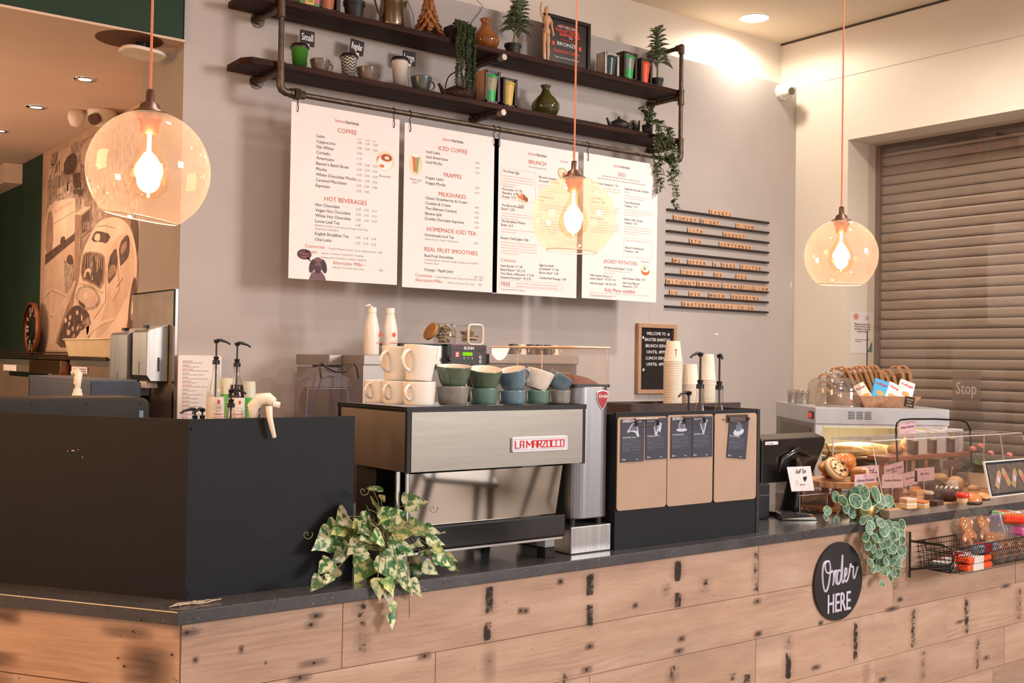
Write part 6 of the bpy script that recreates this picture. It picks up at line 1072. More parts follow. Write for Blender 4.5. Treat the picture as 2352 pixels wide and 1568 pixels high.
for i in range(5): zz = q.z - .014 - i * .011; b.box(-.0056, -.005, q.y - a.y + .02, q.y - a.y + dy - .03 - .01 * (i % 2), zz, zz + .004)
b.obj('notice_print', INKT, t)
t, w, h, a = oven(-40, 84, 826, 'steel kitchen unit with a small white label at the far left'); q, q1 = PX(38, 838, x=XO - .004), PX(8, 850, x=XO - .004); b = MB(); b.box(-.005, -.004, q.y - a.y, q1.y - a.y, q1.z, q.z); b.obj('label', PAPER, t)
a, c = PX(161, 829, x=XO), PX(86, 829, x=XO); t = thing('oven', 'copper-toned oven with a polished bar handle between the kitchen units', 'oven', (XO - .05, a.y, 0)); w = c.y - a.y; b = MB(); b.box(0, .38, 0.01, w - .01, .05, a.z); b.obj('body', mat('copper_toned_steel', '9a6f50', .25, .9, col2='7a543b', vs=3), t, bevel=.003); q = PX(120, 864, x=XO - .1); b = MB(); b.cyl((-.06, -.02, q.z), (-.06, w + .15, q.z), .016, n=12); [b.cyl((-.06, yy, q.z), (0, yy, q.z), .008, n=8) for yy in (.05, w - .05)]; b.obj('handle', CHROME, t)
# tray, tub, blue box, spray bottle
ZK = PX(230, 828, x=XO).z
a, c = PX(262, 822, x=XO + .02), PX(145, 822, x=XO + .02); t = thing('baking_tray', 'dark flat baking tray under the plastic tub', 'tray', (XO - .02, a.y, ZK + .002)); b = MB(); b.box(0, .34, 0, c.y - a.y + .35, 0, .006); b.box(0, .01, 0, c.y - a.y + .35, .006, .016); b.obj('body', mat('dark_tray', '4a3226', .4, .5), t)
t2 = thing('plastic_tub', 'cream plastic food tub on the baking tray', 'tub', (XO + .03, a.y + .02, ZK + .020)); w = c.y - a.y; h = .095; b = MB(); P4 = lambda e, z: [(0 + e, e), (.26 - e, e), (.26 - e, w - e), (e, w - e)]; lo, hi = P4(.02, 0), P4(0, h); n = 4
b.add([(x, y, 0) for x, y in lo] + [(x, y, h) for x, y in hi] + [(x, y, .006) for x, y in P4(.03, 0)] + [(x, y, h) for x, y in P4(.008, h)], [(3, 2, 1, 0)] + [(i, (i + 1) % 4, 4 + (i + 1) % 4, 4 + i) for i in range(4)] + [(4 + i, 4 + (i + 1) % 4, 12 + (i + 1) % 4, 12 + i) for i in range(4)] + [(12 + i, 12 + (i + 1) % 4, 8 + (i + 1) % 4, 8 + i) for i in range(4)] + [(8, 9, 10, 11)]); b.obj('body', mat('cream_tub_plastic', 'e9cfa8', .45, sub=.2), t2); b = MB(); b.box(-.010, .27, -.01, w + .01, h - .006, h) if False else b.tube([(-.004, -.004, h), (.264, -.004, h), (.264, w + .004, h), (-.004, w + .004, h)], .005, 6, closed=True); b.obj('rim', MATS['cream_tub_plastic'], t2)
a, c = PX(100, 820, x=XO + .02), PX(0, 820, x=XO + .02); t = thing('baking_tray', 'stack of dark trays on the far left kitchen unit', 'tray', (XO - .02, a.y, ZK + .002)); b = MB(); [b.box(0, .3, 0, c.y - a.y, k * .016, k * .016 + .008) for k in range(3)]; b.obj('body', MATS['dark_tray'], t)
a, c = PX(262, 872, x=1.55), PX(115, 872, x=1.55); t = thing('blue_crate', 'dark blue box in front of the kitchen units', 'crate', (1.45, a.y, 0)); b = MB(); b.box(0, .22, 0, c.y - a.y, .0, a.z - .01); b.obj('body', mat('dark_blue_box', '2f3248', .5, col2='262a3c'), t, bevel=.005); b = MB(); b.box(-.003, .2, 0, c.y - a.y, a.z - .01, a.z); b.obj('rim', mat('dark_blue_rim', '4a4d60', .4), t)
p = PX(178, 905, x=1.20); t = thing('spray_bottle', 'cream spray bottle standing beyond the dark appliance', 'bottle', (1.0, -.25, .95)); y_ = 0
xx = 1.25; pp = PX(178, 905, x=xx); t.location = (xx, pp.y, 1.36); H = PX(178, 850, x=xx).z - 1.36; b = MB(); b.lathe([(0, 0), (.036, 0), (.036, H * .12), (.022, H * .42), (.015, H * .55), (.015, H * .6), (0, H * .6)], n=24); b.obj('bottle_body', CRS, t); b = MB(); b.tube([(-.012, .03, H * .93), (0, .012, H * .98), (0, -.012, H * .93), (0, 0, H * .6)], [.010, .014, .014, .010], 10); b.tube([(.0, .03, H * .9), (0, .035, H * .7)], .006, 8); b.obj('spray_top', CRS, t)
b = MB(); b.box(-.1, .1, -.1, .1, 0, 1.358); tag(b.obj('prep_stand', mat('dark_stand', '2a2624', .6), loc=(xx - .02, pp.y + .05, 0), bevel=.004), 'dark stand carrying the cream spray bottle', 'stand')
# big station clock
q = PX(58, 753, x=1.98); rz_ = (PX(60, 697, x=1.98).z - PX(60, 812, x=1.98).z) / 2; t = thing('wall_clock', 'large round clock with wooden rim and pale numerals leaning on the kitchen wall', 'clock', (2.06, q.y + .1, ZK + .03)); r = .185; zc_ = q.z - ZK - .03
def rx(b): b.T = Matrix.Translation((0, 0, zc_)) @ Matrix.Rotation(-math.pi / 2, 4, 'Y') @ Matrix.Rotation(math.pi / 2, 4, 'Z'); return b
b = rx(MB()); b.lathe([(r * .93, 0), (r, -.0), (r, .03), (r * .93, .03)], n=48); b.obj('rim', mat('copper_rim', '8a4e2c', .4, .3), t); b = rx(MB()); b.lathe([(0, .002), (r * .94, .002), (r * .94, .008), (0, .008)], n=48); b.obj('dial', mat('dark_dial', '241815', .6), t); b = rx(MB())
for k in range(12):
    a_ = k * math.pi / 6; c_, s_ = math.cos(a_), math.sin(a_)
    if k % 2 == 0: b.add([(r * f * math.cos(a_ + d), r * f * math.sin(a_ + d), .0095) for f, d in ((.55, -.2), (.90, -.16), (.90, .16), (.55, .2))], [(0, 1, 2, 3)], 0)
    b.cyl((r * .62 * c_, r * .62 * s_, .011), (r * .84 * c_, r * .84 * s_, .011), .004, n=6, m=1 if k % 2 == 0 else 0)
b.obj('numerals', [mat('pale_dial_segment', 'cdb59c', .6), mat('dial_dark_mark', '2a1c18', .6)], t); b = rx(MB()); b.lathe([(0, .008), (r * .36, .008), (r * .36, .012), (r * .33, .014), (0, .014)], n=32); b.box(-.006, .006, 0, r * .8, .014, .017); b.box(0, r * .5, -.006, .006, .014, .017); b.obj('hands', mat('dark_green_hub', '1d211a', .5), t)
t['label'] = 'large round clock with wooden rim and pale numerals leaning on the dark green wall'
# ceiling fittings
WHITEG = mat('warm_white_plastic', 'e9d9c8', .45)
q = PX(330, 97, z=3.056); t = thing('access_point', 'white rounded ceiling access point under a round hole near the green beam', 'access point', (q.x, q.y + .02, 3.0)); b = MB(); b.T = Matrix.Rotation(.06, 4, 'Y'); b.slab([(x, y) for x, y in rrect(-.10, .10, -.09, .09, .07, 8)], 0, .018); b.obj('body', WHITEG, t, bevel=.006, seg=3); b = MB(); b.cyl((0, 0, .018), (0, 0, .056), .03, n=14); b.obj('mount', WIRE, t); b = MB(); b.cyl((.07, -.06, -.001), (.07, -.06, .0), .004, n=8); b.obj('status_light', emitm('green_led', '8be04a', 1.5), t)
q = PX(322, 88, z=3.056); b = MB(); b.cyl((0, 0, 0), (0, 0, .0015), .15, n=32); tag(b.obj('ceiling_hole', mat('brown_hole', '6b432a', .9), loc=(q.x - .03, q.y + .06, 3.0562)), 'brown round cut-out in the niche ceiling above the access point', 'ceiling hole')
q = PX(235, 255, z=3.056); t = thing('dome_camera', 'white twin-bodied ceiling camera above the car mural', 'camera', (q.x, q.y, 3.057)); b = MB(); b.lathe([(0, 0), (.085, 0), (.085, -.012), (.075, -.05), (.05, -.09), (0, -.10)], n=28); b.lathe([(0, 0), (.05, 0), (.05, -.05), (.035, -.09), (0, -.10)], (-.12, .1, 0), 24); b.obj('body', WHITEG, t); b = MB(); b.cyl((-.05, -.05, -.06), (-.072, -.072, -.075), .034, n=20); b.obj('lens', mat('brown_lens', '5b4032', .2), t)
DL = emitm('downlight_lamp', 'fff3e2', 14)
for i, (u, v, lab) in enumerate([(195, 182, 'round recessed downlight in the niche ceiling nearest the beam'), (83, 246, 'round recessed downlight in the niche ceiling left of the dome camera'), (-2, 300, 'recessed downlight at the far left edge of the niche ceiling')]):
    q = PX(u, v, z=3.055); t = thing('downlight', lab, 'light', (q.x, q.y, 3.0565), group='niche ceiling downlights'); b = MB(); b.lathe([(.055, 0), (.056, -.005), (.036, -.006), (.034, 0)], n=28); b.obj('ring', CHROME, t); b = MB(); b.lathe([(0, -.002), (.035, -.002), (.035, 0), (0, 0)], n=24); b.obj('lamp', DL, t); spot('niche_light', (q.x, q.y, 3.02), 26, (1, .74, .52), 130, .06)
q = PX(1733, 40, z=3.93); t = thing('downlight', 'large bright round downlight in the cream ceiling above the wall corner', 'light', (q.x, q.y, 3.929)); b = MB(); b.lathe([(.105, 0), (.107, -.006), (.092, -.007), (.09, 0)], n=32); b.obj('ring', WHITEP, t); b = MB(); b.lathe([(0, -.003), (.091, -.003), (.091, 0), (0, 0)], n=28); b.obj('lamp', emitm('bright_downlight', 'fff6e8', 18), t)
spot('ceiling_spot', (q.x, q.y, 3.90), 40, (1.0, .90, .74), 172, .09, .3)
l = bpy.data.lights.new('kitchen_fill', 'POINT'); l.energy = 90; l.color = (1, .72, .50); l.shadow_soft_size = .35; lo = bpy.data.objects.new('kitchen_fill', l); COL.objects.link(lo); lo.location = (.1, 2.1, 1.95)  # added point light to brighten the niche ceiling, mural and wall
# camera at the end of the grey wall
q = PX(1811, 208, y=-.07); t = thing('dome_camera', 'white turret camera at the top right corner of the grey wall', 'camera', (q.x, -.001, q.z)); b = MB(); b.cyl((0, 0, 0), (0, -.03, 0), .058, .055, n=28); b.sph((0, -.045, 0), .048, 20); b.obj('body', WHITEP, t); b = MB(); b.cyl((-.006, -.075, -.006), (-.01, -.102, -.012), .031, .030, n=24); b.obj('shroud', WHITEP, t); b = MB(); b.cyl((-.009, -.100, -.012), (-.0105, -.106, -.0125), .026, n=24); b.obj('lens', mat('grey_brown_lens', '6d6454', .15, .4), t)
# museum notice on the reveal
q0, q1 = PX(1957, 715, y=-.42), PX(1998, 812, y=-.42)
t = thing('notice_poster', 'white notice about food and drink on the door reveal', 'poster', (XW + .06, -.4402, q1.z)); w = .24; h = q0.z - q1.z; b = MB(); b.box(0, w, -.002, 0, 0, h); b.obj('sheet', PAPER, t); b = MB(); y = -.003
blob(b, .045, h - .035, .03, .022, 0, y); lines(b, w * .62, h - .03, .05, 4, .008, 1, y, .003)
for i, s in enumerate(['Please be aware that', 'Food & Drink is not', 'permitted around the', 'museum route']): text(b, s, w / 2, h * (.68 - .058 * i), .02, 2, y, 'C', .015, width=w * .75 if i != 3 else w * .5)
lines(b, w * .15, h * .32, w * .7, 2, .012, 1, y, .005, 5); b.add([(w - .065, y, .01), (w - .005, y, .01), (w - .005, y, .09)], [(0, 1, 2)], 3); b.obj('printing', [mat('coral_print', 'e79b86', .6), INKG, INKT, mat('green_purple_print', '5fae3c', .6, col2='5b3f8a', vs=20)], t)
# ------------------------------------------------------------------ till, card reader and tips box
FW_ = Vector((RM[0, 2], RM[1, 2], RM[2, 2]))
def dep(p): return (Vector(p) - Vector(CAM.tolist())).dot(FW_)
def at(u, v, z): p = PX(u, v, z=z); return p, dep(p) / FPX
TB = mat('glossy_dark_till', '1d1817', .22, col2='171312', coat=.3)
p, k = at(1800, 1180, .95); yt = -1.93; a = PX(1745, 1010, y=yt); c = PX(1892, 1003, y=yt); zt = a.z; zb = PX(1800, 1106, y=yt).z; t = thing('till_screen', 'black touch-screen till seen from behind on its stand', 'till', (PX(1800, 1180, y=-1.86).x, -1.86, .95)); ox, oy = t.location.x, t.location.y
x0, x1 = a.x - ox, c.x - ox; b = MB(); y0 = yt - oy
fr = [(x0, zt - .95 - .004), (x0 + .01, zt - .95), (x1 - .012, zt - .95), (x1, zt - .95 - .012), (x1 - .012, zt - .95 - .045), (x0 + (x1 - x0) * .78, zb - .95 + .02), (x0 + (x1 - x0) * .70, zb - .95), (x0, zb - .95)]
n = len(fr); b.add([(x, y0 - .012, z) for x, z in fr] + [(x, y0 + .055, z + .02) for x, z in fr], [tuple(range(n)), tuple(range(n, 2 * n))[::-1]] + [(i, n + i, n + (i + 1) % n, (i + 1) % n) for i in range(n)]); b.obj('screen_back', TB, t, bevel=.006)
b = MB(); xm, zm = (x0 + x1) * .5, (zt - .95 + zb - .95) / 2; b.tube([(xm - .11, y0 - .014, zm - .05), (xm - .09, y0 - .022, zm + .01), (xm, y0 - .026, zm + .045), (xm + .09, y0 - .022, zm + .015)], [.006, .012, .014, .006], 10); b.tube([(xm - .005, y0 - .012, zm + .0), (xm - .01, y0 - .03, zm - .05), (xm - .03, y0 - .02, .05), (xm - .03, y0 - .01, .01)], [.035, .042, .05, .055], 14, flat=.5); b.obj('neck', TB, t); b = MB(); b.slab([(x, y) for x, y in rrect(xm - .13, xm + .07, y0 - .03, .16, .03, 5)], 0, .018); b.obj('base', TB, t, bevel=.003)
b = MB(); b.prism(rrect(x0 + .02, x0 + .105, zt - .95 - .022, zt - .95 - .008, .004), y0 - .0135, y0 - .0125); b.obj('sticker', PAPER, t); b = MB(); text(b, 'till', x0 + .03, zt - .95 - .02, .012, 0, y0 - .0145, 'L'); lines(b, x0 + .05, zt - .95 - .018, .05, 1, .01, 0, y0 - .0145, .004); b.obj('sticker_print', INKG, t)
for u, v, w_, h_, yy, lab in [(1757, 1165, 28, 52, -2.0, 'small black receipt printer left of the till stand')]:
    p = PX(u, v, y=yy); t = thing('receipt_printer', lab, 'printer', (p.x, -1.99, .95)); b = MB(); b.box(-.045, .045, 0, .1, 0, .150); b.obj('body', BLACKP, t, bevel=.008); b = MB(); b.box(-.04, .04, -.001, .01, .10, .104); b.obj('paper_slot', mat('slot_grey', '55504e', .5), t)
p, k = at(1826, 1190, .952); t = thing('card_reader', 'black card reader with coloured buttons lying on the counter', 'card reader', (p.x, p.y, .951), math.radians(-38)); b = MB(); b.add([(-.075, -.06, 0), (.085, -.06, 0), (.085, .06, 0), (-.075, .06, 0), (-.075, -.045, .028), (.08, -.04, .014), (.08, .04, .014), (-.075, .045, .028)], [(3, 2, 1, 0), (4, 5, 6, 7), (0, 1, 5, 4), (1, 2, 6, 5), (2, 3, 7, 6), (3, 0, 4, 7)]); b.obj('body', TB, t, bevel=.006); b = MB()
for i in range(3):
    for j in range(3): b.box(.005 + i * .018, .018 + i * .018, -.028 + j * .02, -.014 + j * .02, .018 + .002 * (2 - i) - .002, .0245 - .002 * i)
b.obj('keys', mat('key_grey', '4a4748', .5), t); b = MB()
for j, m_ in enumerate((0, 1, 2)): b.box(.062, .072, -.03 + j * .02, -.014 + j * .02, .014, .0175, m_)
b.obj('coloured_buttons', [mat('btn_red', 'd03a2a', .4), mat('btn_yellow', 'd8c23a', .4), mat('btn_green', '3aa04a', .4)], t); b = MB(); b.box(-.065, -.01, -.032, .032, .022, .0285); b.obj('screen', mat('reader_screen', '2b3038', .15), t)
p, k = at(1870, 1180, .952); bx_ = thing('tips_box', 'clear acrylic tips box of coins with a white Staff Tips sign', 'tips box', (p.x, p.y, .951)); b = MB(); W2, D2, H2 = .19, .13, .085
b.T = Matrix.Translation((-.10, 0, 0)); b.box(0, W2, 0, .003, 0, H2); b.box(0, W2, D2 - .003, D2, 0, H2); b.box(0, .003, 0, D2, 0, H2); b.box(W2 - .003, W2, 0, D2, 0, H2); b.box(-.002, W2 + .002, -.002, D2 + .002, H2, H2 + .003); b.obj('clear_box', ACRYL, bx_); b = MB(); b.T = Matrix.Translation((-.10, 0, 0))
for x_, y_ in ((0, 0), (W2, 0), (0, D2), (W2, D2)): b.cyl((x_, y_, 0), (x_, y_, H2), .0016, n=6)
b.tube([(0, 0, H2 + .001), (W2, 0, H2 + .001), (W2, D2, H2 + .001), (0, D2, H2 + .001)], .0018, 6, closed=True); EDG = mat('acrylic_edge', 'd7cbd0', .25); b.obj('box_edges', EDG, bx_)
R = random.Random(8); b = MB(); cm = [mat('copper_coin', '8a5236', .35, .8), mat('silver_coin', 'b5ada5', .3, .9)]
for i in range(70): x_, y_ = R.uniform(-.085, .075), R.uniform(.02, .11); z_ = .003 + .018 * R.random() * (1 - abs(x_) * 6); T_ = Matrix.Translation((x_, y_, max(.003, z_))) @ Matrix.Rotation(R.uniform(-.4, .4), 4, 'X') @ Matrix.Rotation(R.uniform(-.4, .4), 4, 'Y'); b.T = T_; b.cyl((0, 0, 0), (0, 0, .0018), R.uniform(.009, .012), n=14, m=R.choice((0, 0, 1)), smooth=False)
b.obj('coins', cm, bx_)['kind'] = 'stuff'
q0, q1, q2, q3 = PX(1805, 1072, y=p.y), PX(1859, 1070, y=p.y), PX(1868, 1126, y=p.y), PX(1816, 1128, y=p.y); L_ = Vector(bx_.location); b = MB(); q = [tuple(v_ - L_) for v_ in (q3, q2, q1, q0)]; q = [(x_, -.006 + .0 * z_, z_) for x_, y_, z_ in q]; b.add([q_ for q_ in q] + [(x_, y_ + .003, z_) for x_, y_, z_ in q], [(0, 1, 2, 3), (7, 6, 5, 4), (0, 4, 5, 1), (1, 5, 6, 2), (2, 6, 7, 3), (3, 7, 4, 0)]); b.obj('sign_plate', PAPER, bx_)
b = MB(); sh = -.12; zc_ = (q[0][2] + q[3][2]) / 2; xc_ = (q[0][0] + q[2][0]) / 2; text(b, 'Staff Tips', xc_ - .004, zc_ + .022, .026, 0, -.0068, 'C', .008, .35, width=.072); text(b, '♥', xc_ + .025, zc_ - .012, .022, 0, -.0068, 'C', .02); b.tube([(xc_ - .03 + .008 * math.cos(i), -.0068, zc_ - .018 + .011 * math.sin(i)) for i in range(7)], .0005, 4, 1, closed=True); text(b, 'Thank you', xc_ + .008, zc_ - .03, .009, 0, -.0068, 'C', .01, .3); b.obj('sign_writing', [INK, INKG], bx_)
# ------------------------------------------------------------------ heated display cabinet
rzc = -math.atan2(.60845, .79340); CW, CDp, CH = .685, .84, .43; cab = thing('display_cabinet', 'white and steel heated display cabinet with glass front and warm light inside', 'display cabinet', (4.72, -1.44, .951), rzc)
WCB = mat('white_cabinet_frame', 'd9d8dc', .3, .1); STC = mat('cabinet_steel_side', '8a8078', .35, .7, col2='7a7068', vs=3)
b = MB(); b.box(-.005, CW + .005, -.008, CDp, CH - .085, CH); b.obj('top_band', mat('pale_steel_band', 'c9c9cc', .3, .5), cab, bevel=.003); b = MB()
for i in range(3):
    for j in range(5): b.box(.165 + i * .043, .165 + i * .043 + .034, -.0095, -.008, CH - .045 + j * .0085 - .012, CH - .045 + j * .0085 - .0085)
b.obj('vent_slots', BLACKP, cab); b = MB(); b.box(0, .035, 0, .03, 0, CH - .085); b.box(CW - .03, CW, 0, .03, 0, CH - .085); b.box(.035, CW - .03, 0, .03, CH - .10, CH - .085); b.box(0, CW, 0, .03, 0, .05); b.obj('front_frame', WCB, cab, bevel=.002)
b = MB(); b.box(0, .02, .03, CDp, 0, CH - .085, 0); b.box(-.004, .0, .10, CDp - .12, .03, CH - .11, 1); b.obj('side_panel', [STC, mat('side_inset', '75695f', .4, .6, vs=2)], cab); b = MB(); b.box(CW - .02, CW, .03, CDp, 0, CH - .085); b.box(0, CW, CDp - .02, CDp, 0, CH - .085); b.box(.02, CW - .02, .03, CDp - .02, 0, .05); b.obj('cabinet_back', mat('cream_cabinet_inside', 'e6dcc4', .5), cab)
b = MB(); b.box(-.008, -.0045, .02, .11, CH - .062, CH - .022); b.obj('controller', BLACKP, cab); b = MB(); b.box(-.0095, -.008, .055, .095, CH - .055, CH - .032); b.obj('red_display', emitm('red_digits', 'ff3322', 2.0), cab); b = MB(); b.box(-.0055, -.0040, .16, .24, .10, .27); b.obj('side_label', PAPER, cab)
b = MB(); b.box(.035, CW - .03, .006, .010, .05, CH - .10); b.obj('front_glass', thin_glass('cabinet_glass', 'fbf8ee', .05), cab); b = MB(); b.box(.022, CW - .022, .05, CDp - .05, .165, .172); b.obj('wire_shelf', mat('pale_shelf', 'cfc8b4', .4, .4), cab)
b = MB(); b.tube([(.036, .005, .245), (.055, -.01, .24), (.07, -.015, .20), (.055, -.01, .17), (.036, .004, .162)], .003, 8); b.obj('door_handle', BLACKP, cab)
b = MB(); b.cyl((.1, .2, CH - .10), (CW - .1, .2, CH - .10), .012, n=12); b.obj('lamp_tube', emitm('warm_tube', 'ffe9b8', 2.5), cab)
l = bpy.data.lights.new('cabinet_glow', 'AREA'); l.energy = 4.5; l.color = (1, .92, .78); l.size = .4; lo = bpy.data.objects.new('cabinet_glow', l); COL.objects.link(lo); lo.parent = cab; lo.location = (CW / 2, .3, CH - .12)
def cl(lx, ly, lz): return cab.matrix_basis @ Vector((lx, ly, lz))
bpy.context.view_layer.update()
CRU = mat('bread_crust', 'b8763f', .5, col2='e0b27a', vs=22, bump=.3, bs=40); PALE = mat('pale_bread', 'e6c79c', .6, col2='d8ac78', vs=18, bump=.2, bs=40); CHO = mat('dark_chocolate_cake', '3d231b', .6, col2='55352a', vs=40, bump=.4, bs=90); CRM = mat('cream_icing', 'efe3d3', .5); GLZ = mat('glazed_pastry', 'c8692e', .3, col2='e59a52', vs=30, bump=.4, bs=60, coat=.4); SPG = mat('sponge_cake', 'd9ab74', .7, col2='c99560', vs=40, bump=.3, bs=90)
TOAST = mat('cheese_topped_bread', 'c58a52', .5, col2='e9c893', vs=26, lo=.4, hi=.6, bump=.5, bs=50)
def loaf(name, lab, loc, L, r, rz, m, flat=.8, group=None, filling=None, par=None):
    t = thing(name, lab, 'pastry', loc, rz, group); b = MB(); n = 12; b.tube([(-L / 2 + L * i / n, 0, r * flat) for i in range(n + 1)], [max(.002, r * (math.sin(math.pi * (i + .25) / (n + .5)) ** .45)) for i in range(n + 1)], 16); b.obj('crust', m, t)
    if filling:
        b = MB(); b.slab([(-L * .42, -r * 1.02), (L * .42, -r * 1.02), (L * .42, 0), (-L * .42, 0)], r * flat - .004, r * flat + .006); b.obj('filling', filling, t)
    return t
for i, (lx, ly, L, r, z_) in enumerate([(.16, .10, .26, .032, .172), (.34, .16, .30, .034, .172), (.30, .28, .34, .034, .172), (.5, .12, .2, .03, .172)]):
    pq = cl(lx, ly, z_ + .001); loaf('filled_baguette', ['toasted baguette at the left front of the cabinet shelf', 'long toasted baguette in the middle of the cabinet shelf', 'baguette at the back of the cabinet shelf', 'short baguette at the right of the cabinet shelf'][i], pq, L, r, rzc + (-.15, .1, 0, .2)[i], (TOAST, TOAST, PALE, TOAST)[i], .85, 'baguettes in the display cabinet', CRM)
# on the cabinet
ZT = .951 + CH + .001
def ct(u, ly): lx = (u - 1176) * (5.7 + ly) / FPX - 1.58; q = cl(lx, ly, 0); return (q.x, q.y, ZT)
for u, ly, lab in [(1927, .18, 'clear glass cake dome in front on the cabinet'), (1905, .50, 'clear glass cake dome behind the front one on the cabinet')]:
    t = thing('cake_dome', lab, 'cake dome', ct(u, ly), 0, 'glass domes on the cabinet'); r = .117; b = MB(); b.lathe([(r, 0), (r + .003, .004), (r, .008), (r, .085), (r * .96, .115), (r * .82, .138), (r * .5, .150), (.02, .153), (.0, .153)], n=44); b.tube([(r * math.cos(q), r * math.sin(q), .003) for q in [i * .1309 for i in range(48)]], .0025, 6, closed=True); b.obj('dome', thin_glass('dome_glass', 'f3efe9', .09, haze=.03, edge=.5), t); b = MB(); b.lathe([(.010, .153), (.012, .160), (.022, .168), (.024, .178), (.018, .184), (0, .185)], n=24); b.obj('knob', thin_glass('knob_glass', 'e3dcd4', .2, haze=.08), t)
for i, (u, ly) in enumerate([(1822, .55), (1838, .62), (1848, .5), (1829, .72)]): b = MB(); b.lathe([(0, .002), (.026, 0), (.030, .06), (.031, .075), (.029, .075), (.025, .004), (0, .004)], n=24); o = b.obj('glass_tumbler', MATS['knob_glass'], loc=ct(u, ly)); tag(o, ['small glass tumbler at the left edge of the cabinet top', 'small glass tumbler second from the left on the cabinet top', 'small glass tumbler next to the rear cake dome', 'small glass tumbler at the back left of the cabinet top'][i], 'glass', 'tumblers on the cabinet')
KRB = mat('kraft_paper', 'a9805a', .75, col2='8f6a48', vs=14); TWI = mat('twisted_paper_handle', 'a8714a', .8, col2='c08a60', vs=60)
bagbase = ct(2000, .52); tb = thing('bag_crate', 'brown card box holding a fan of paper bags on the cabinet', 'box', ct(1925, .42), rzc); bw = .40; b = MB(); b.box(0, bw, 0, .22, 0, .07); b.obj('carton', mat('tan_card', 'b98a5c', .7), tb)
R = random.Random(14); bag0 = None; us = [1905, 1925, 1938, 1950, 1962, 1972, 1984, 1994, 2004, 2014, 2026, 2040, 2060, 2075]; bl = ['leftmost', 'second', 'third', 'fourth', 'fifth', 'sixth', 'seventh', 'eighth', 'ninth', 'tenth', 'eleventh', 'twelfth', 'thirteenth', 'rightmost']
for i, u in enumerate(us):
    q = ct(u + 16, .50 + .01 * (i % 3)); T0 = (q[0], q[1], ZT + .075); lean = (-.85 if i < 2 else -.55 + .03 * i) ; h = (.06 if i < 1 else .115) + R.uniform(-.008, .008) - (.03 if i in (10, 11) else 0)
    t = thing('paper_bag', f'folded brown paper bag with twisted handle, {bl[i]} of fourteen on the cabinet', 'paper bag', T0, rzc, 'brown paper bags on the cabinet'); b = MB(); b.T = Matrix.Rotation(lean, 4, 'Y'); b.box(-.008, .008, -.05, .05, 0, h); [b.box(-.010 + .005 * k, -.0085 + .005 * k, -.051, .051, 0, h - .003) for k in range(4)]; b.obj('bag', KRB, t); b = MB(); b.T = Matrix.Rotation(lean, 4, 'Y')
    for sdy in (-.02, .012): b.tube([(0, sdy - .02, h - .02), (-.002, sdy - .02, h + .02), (-.012, sdy - .01, h + .038), (-.032, sdy, h + .042), (-.045, sdy + .01, h + .03)], .0035, 6)
    b.obj('handle', TWI, t)
tk = thing('wicker_tray', 'flared kraft tray of small cereal packets on the cabinet', 'tray', ct(1975, .10), rzc); w = .33; h = .06; b = MB(); lo, hi = [(.04, .03), (w - .04, .03), (w - .04, .17), (.04, .17)], [(0, 0), (w, 0), (w, .2), (0, .2)]
b.add([(x, y, 0) for x, y in lo] + [(x, y, h) for x, y in hi] + [(x + (.004 if x < .1 else -.004), y, h) for x, y in hi] + [(x, y, .004) for x, y in lo], [(3, 2, 1, 0)] + [(i, (i + 1) % 4, 4 + (i + 1) % 4, 4 + i) for i in range(4)] + [(8 + i, 8 + (i + 1) % 4, 12 + (i + 1) % 4, 12 + i) for i in range(4)] + [(12, 13, 14, 15)]); b.obj('tray_body', mat('woven_kraft', 'a9795a', .7, col2='c79a78', vs=40, bump=.5, bs=120), tk)
def cereal(dx, dz, rot, m, lab, words_, w_=.075, h_=.11):
    base = cab.matrix_basis @ Vector((0, 0, 0)); t = thing('cereal_packet', lab, 'packet', tk.matrix_basis @ Vector((dx, .05 + .0, h * .5 + dz)), rzc, 'cereal packets in the tray'); t.location.z += 0; b = MB(); b.T = Matrix.Rotation(rot, 4, 'Y') @ Matrix.Rotation(-.35, 4, 'X'); b.box(-w_ / 2, w_ / 2, 0, .022, 0, h_); b.obj('packet', m, t, bevel=.001)
    b = MB(); b.T = Matrix.Rotation(rot, 4, 'Y') @ Matrix.Rotation(-.35, 4, 'X'); text(b, words_, 0, h_ * .72, .02, 0, -.001, 'C', .03, .3, width=w_ * .85); blob(b, .0, h_ * .3, .022, .015, 1, -.001); b.obj('printing', [mat('cereal_red', 'c22a4a', .5), mat('cereal_orange', 'e09a58', .6)], t)
bpy.context.view_layer.update()
cereal(.07, .0, -.5, mat('cream_packet', 'e9dfd0', .6), 'plain cream cereal packet leaning in the tray', 'Flakes', .06); cereal(.12, .015, .3, mat('sky_blue_packet', '3fa5d8', .5), 'sky blue cereal packet in the kraft tray', 'Kelloggs', .075); cereal(.18, .0, .45, mat('white_packet', 'f0e9e4', .5), 'white cereal packet with red writing in the middle of the tray', 'Flakes', .07); cereal(.255, .012, .35, mat('green_white_packet', 'f0ebe4', .5, col2='4f9a3a', vs=9, lo=.5, hi=.62), 'white and green cereal packet at the right of the tray', 'Kelloggs', .08)
q = ct(2083, .06); t = thing('price_tag', 'small black chalk tag reading Cereal box on the kraft tray', 'sign', (q[0], q[1], ZT + .001), rzc + .0); b = MB(); b.T = Matrix.Rotation(.18, 4, 'Y'); b.box(-.026, .026, -.03, -.027, .005, .06); b.obj('board', mat('chalkboard', '2b2120', .7), t); b = MB(); b.T = Matrix.Rotation(.18, 4, 'Y'); text(b, 'Cereal', 0, .042, .013, 0, -.031, 'C', .015); text(b, 'box', 0, .029, .013, 0, -.031, 'C', .015); text(b, '£2.00', 0, .012, .013, 0, -.031, 'C', .015); b.obj('chalk_writing', mat('gold_chalk', 'e6cf9a', .7), t)
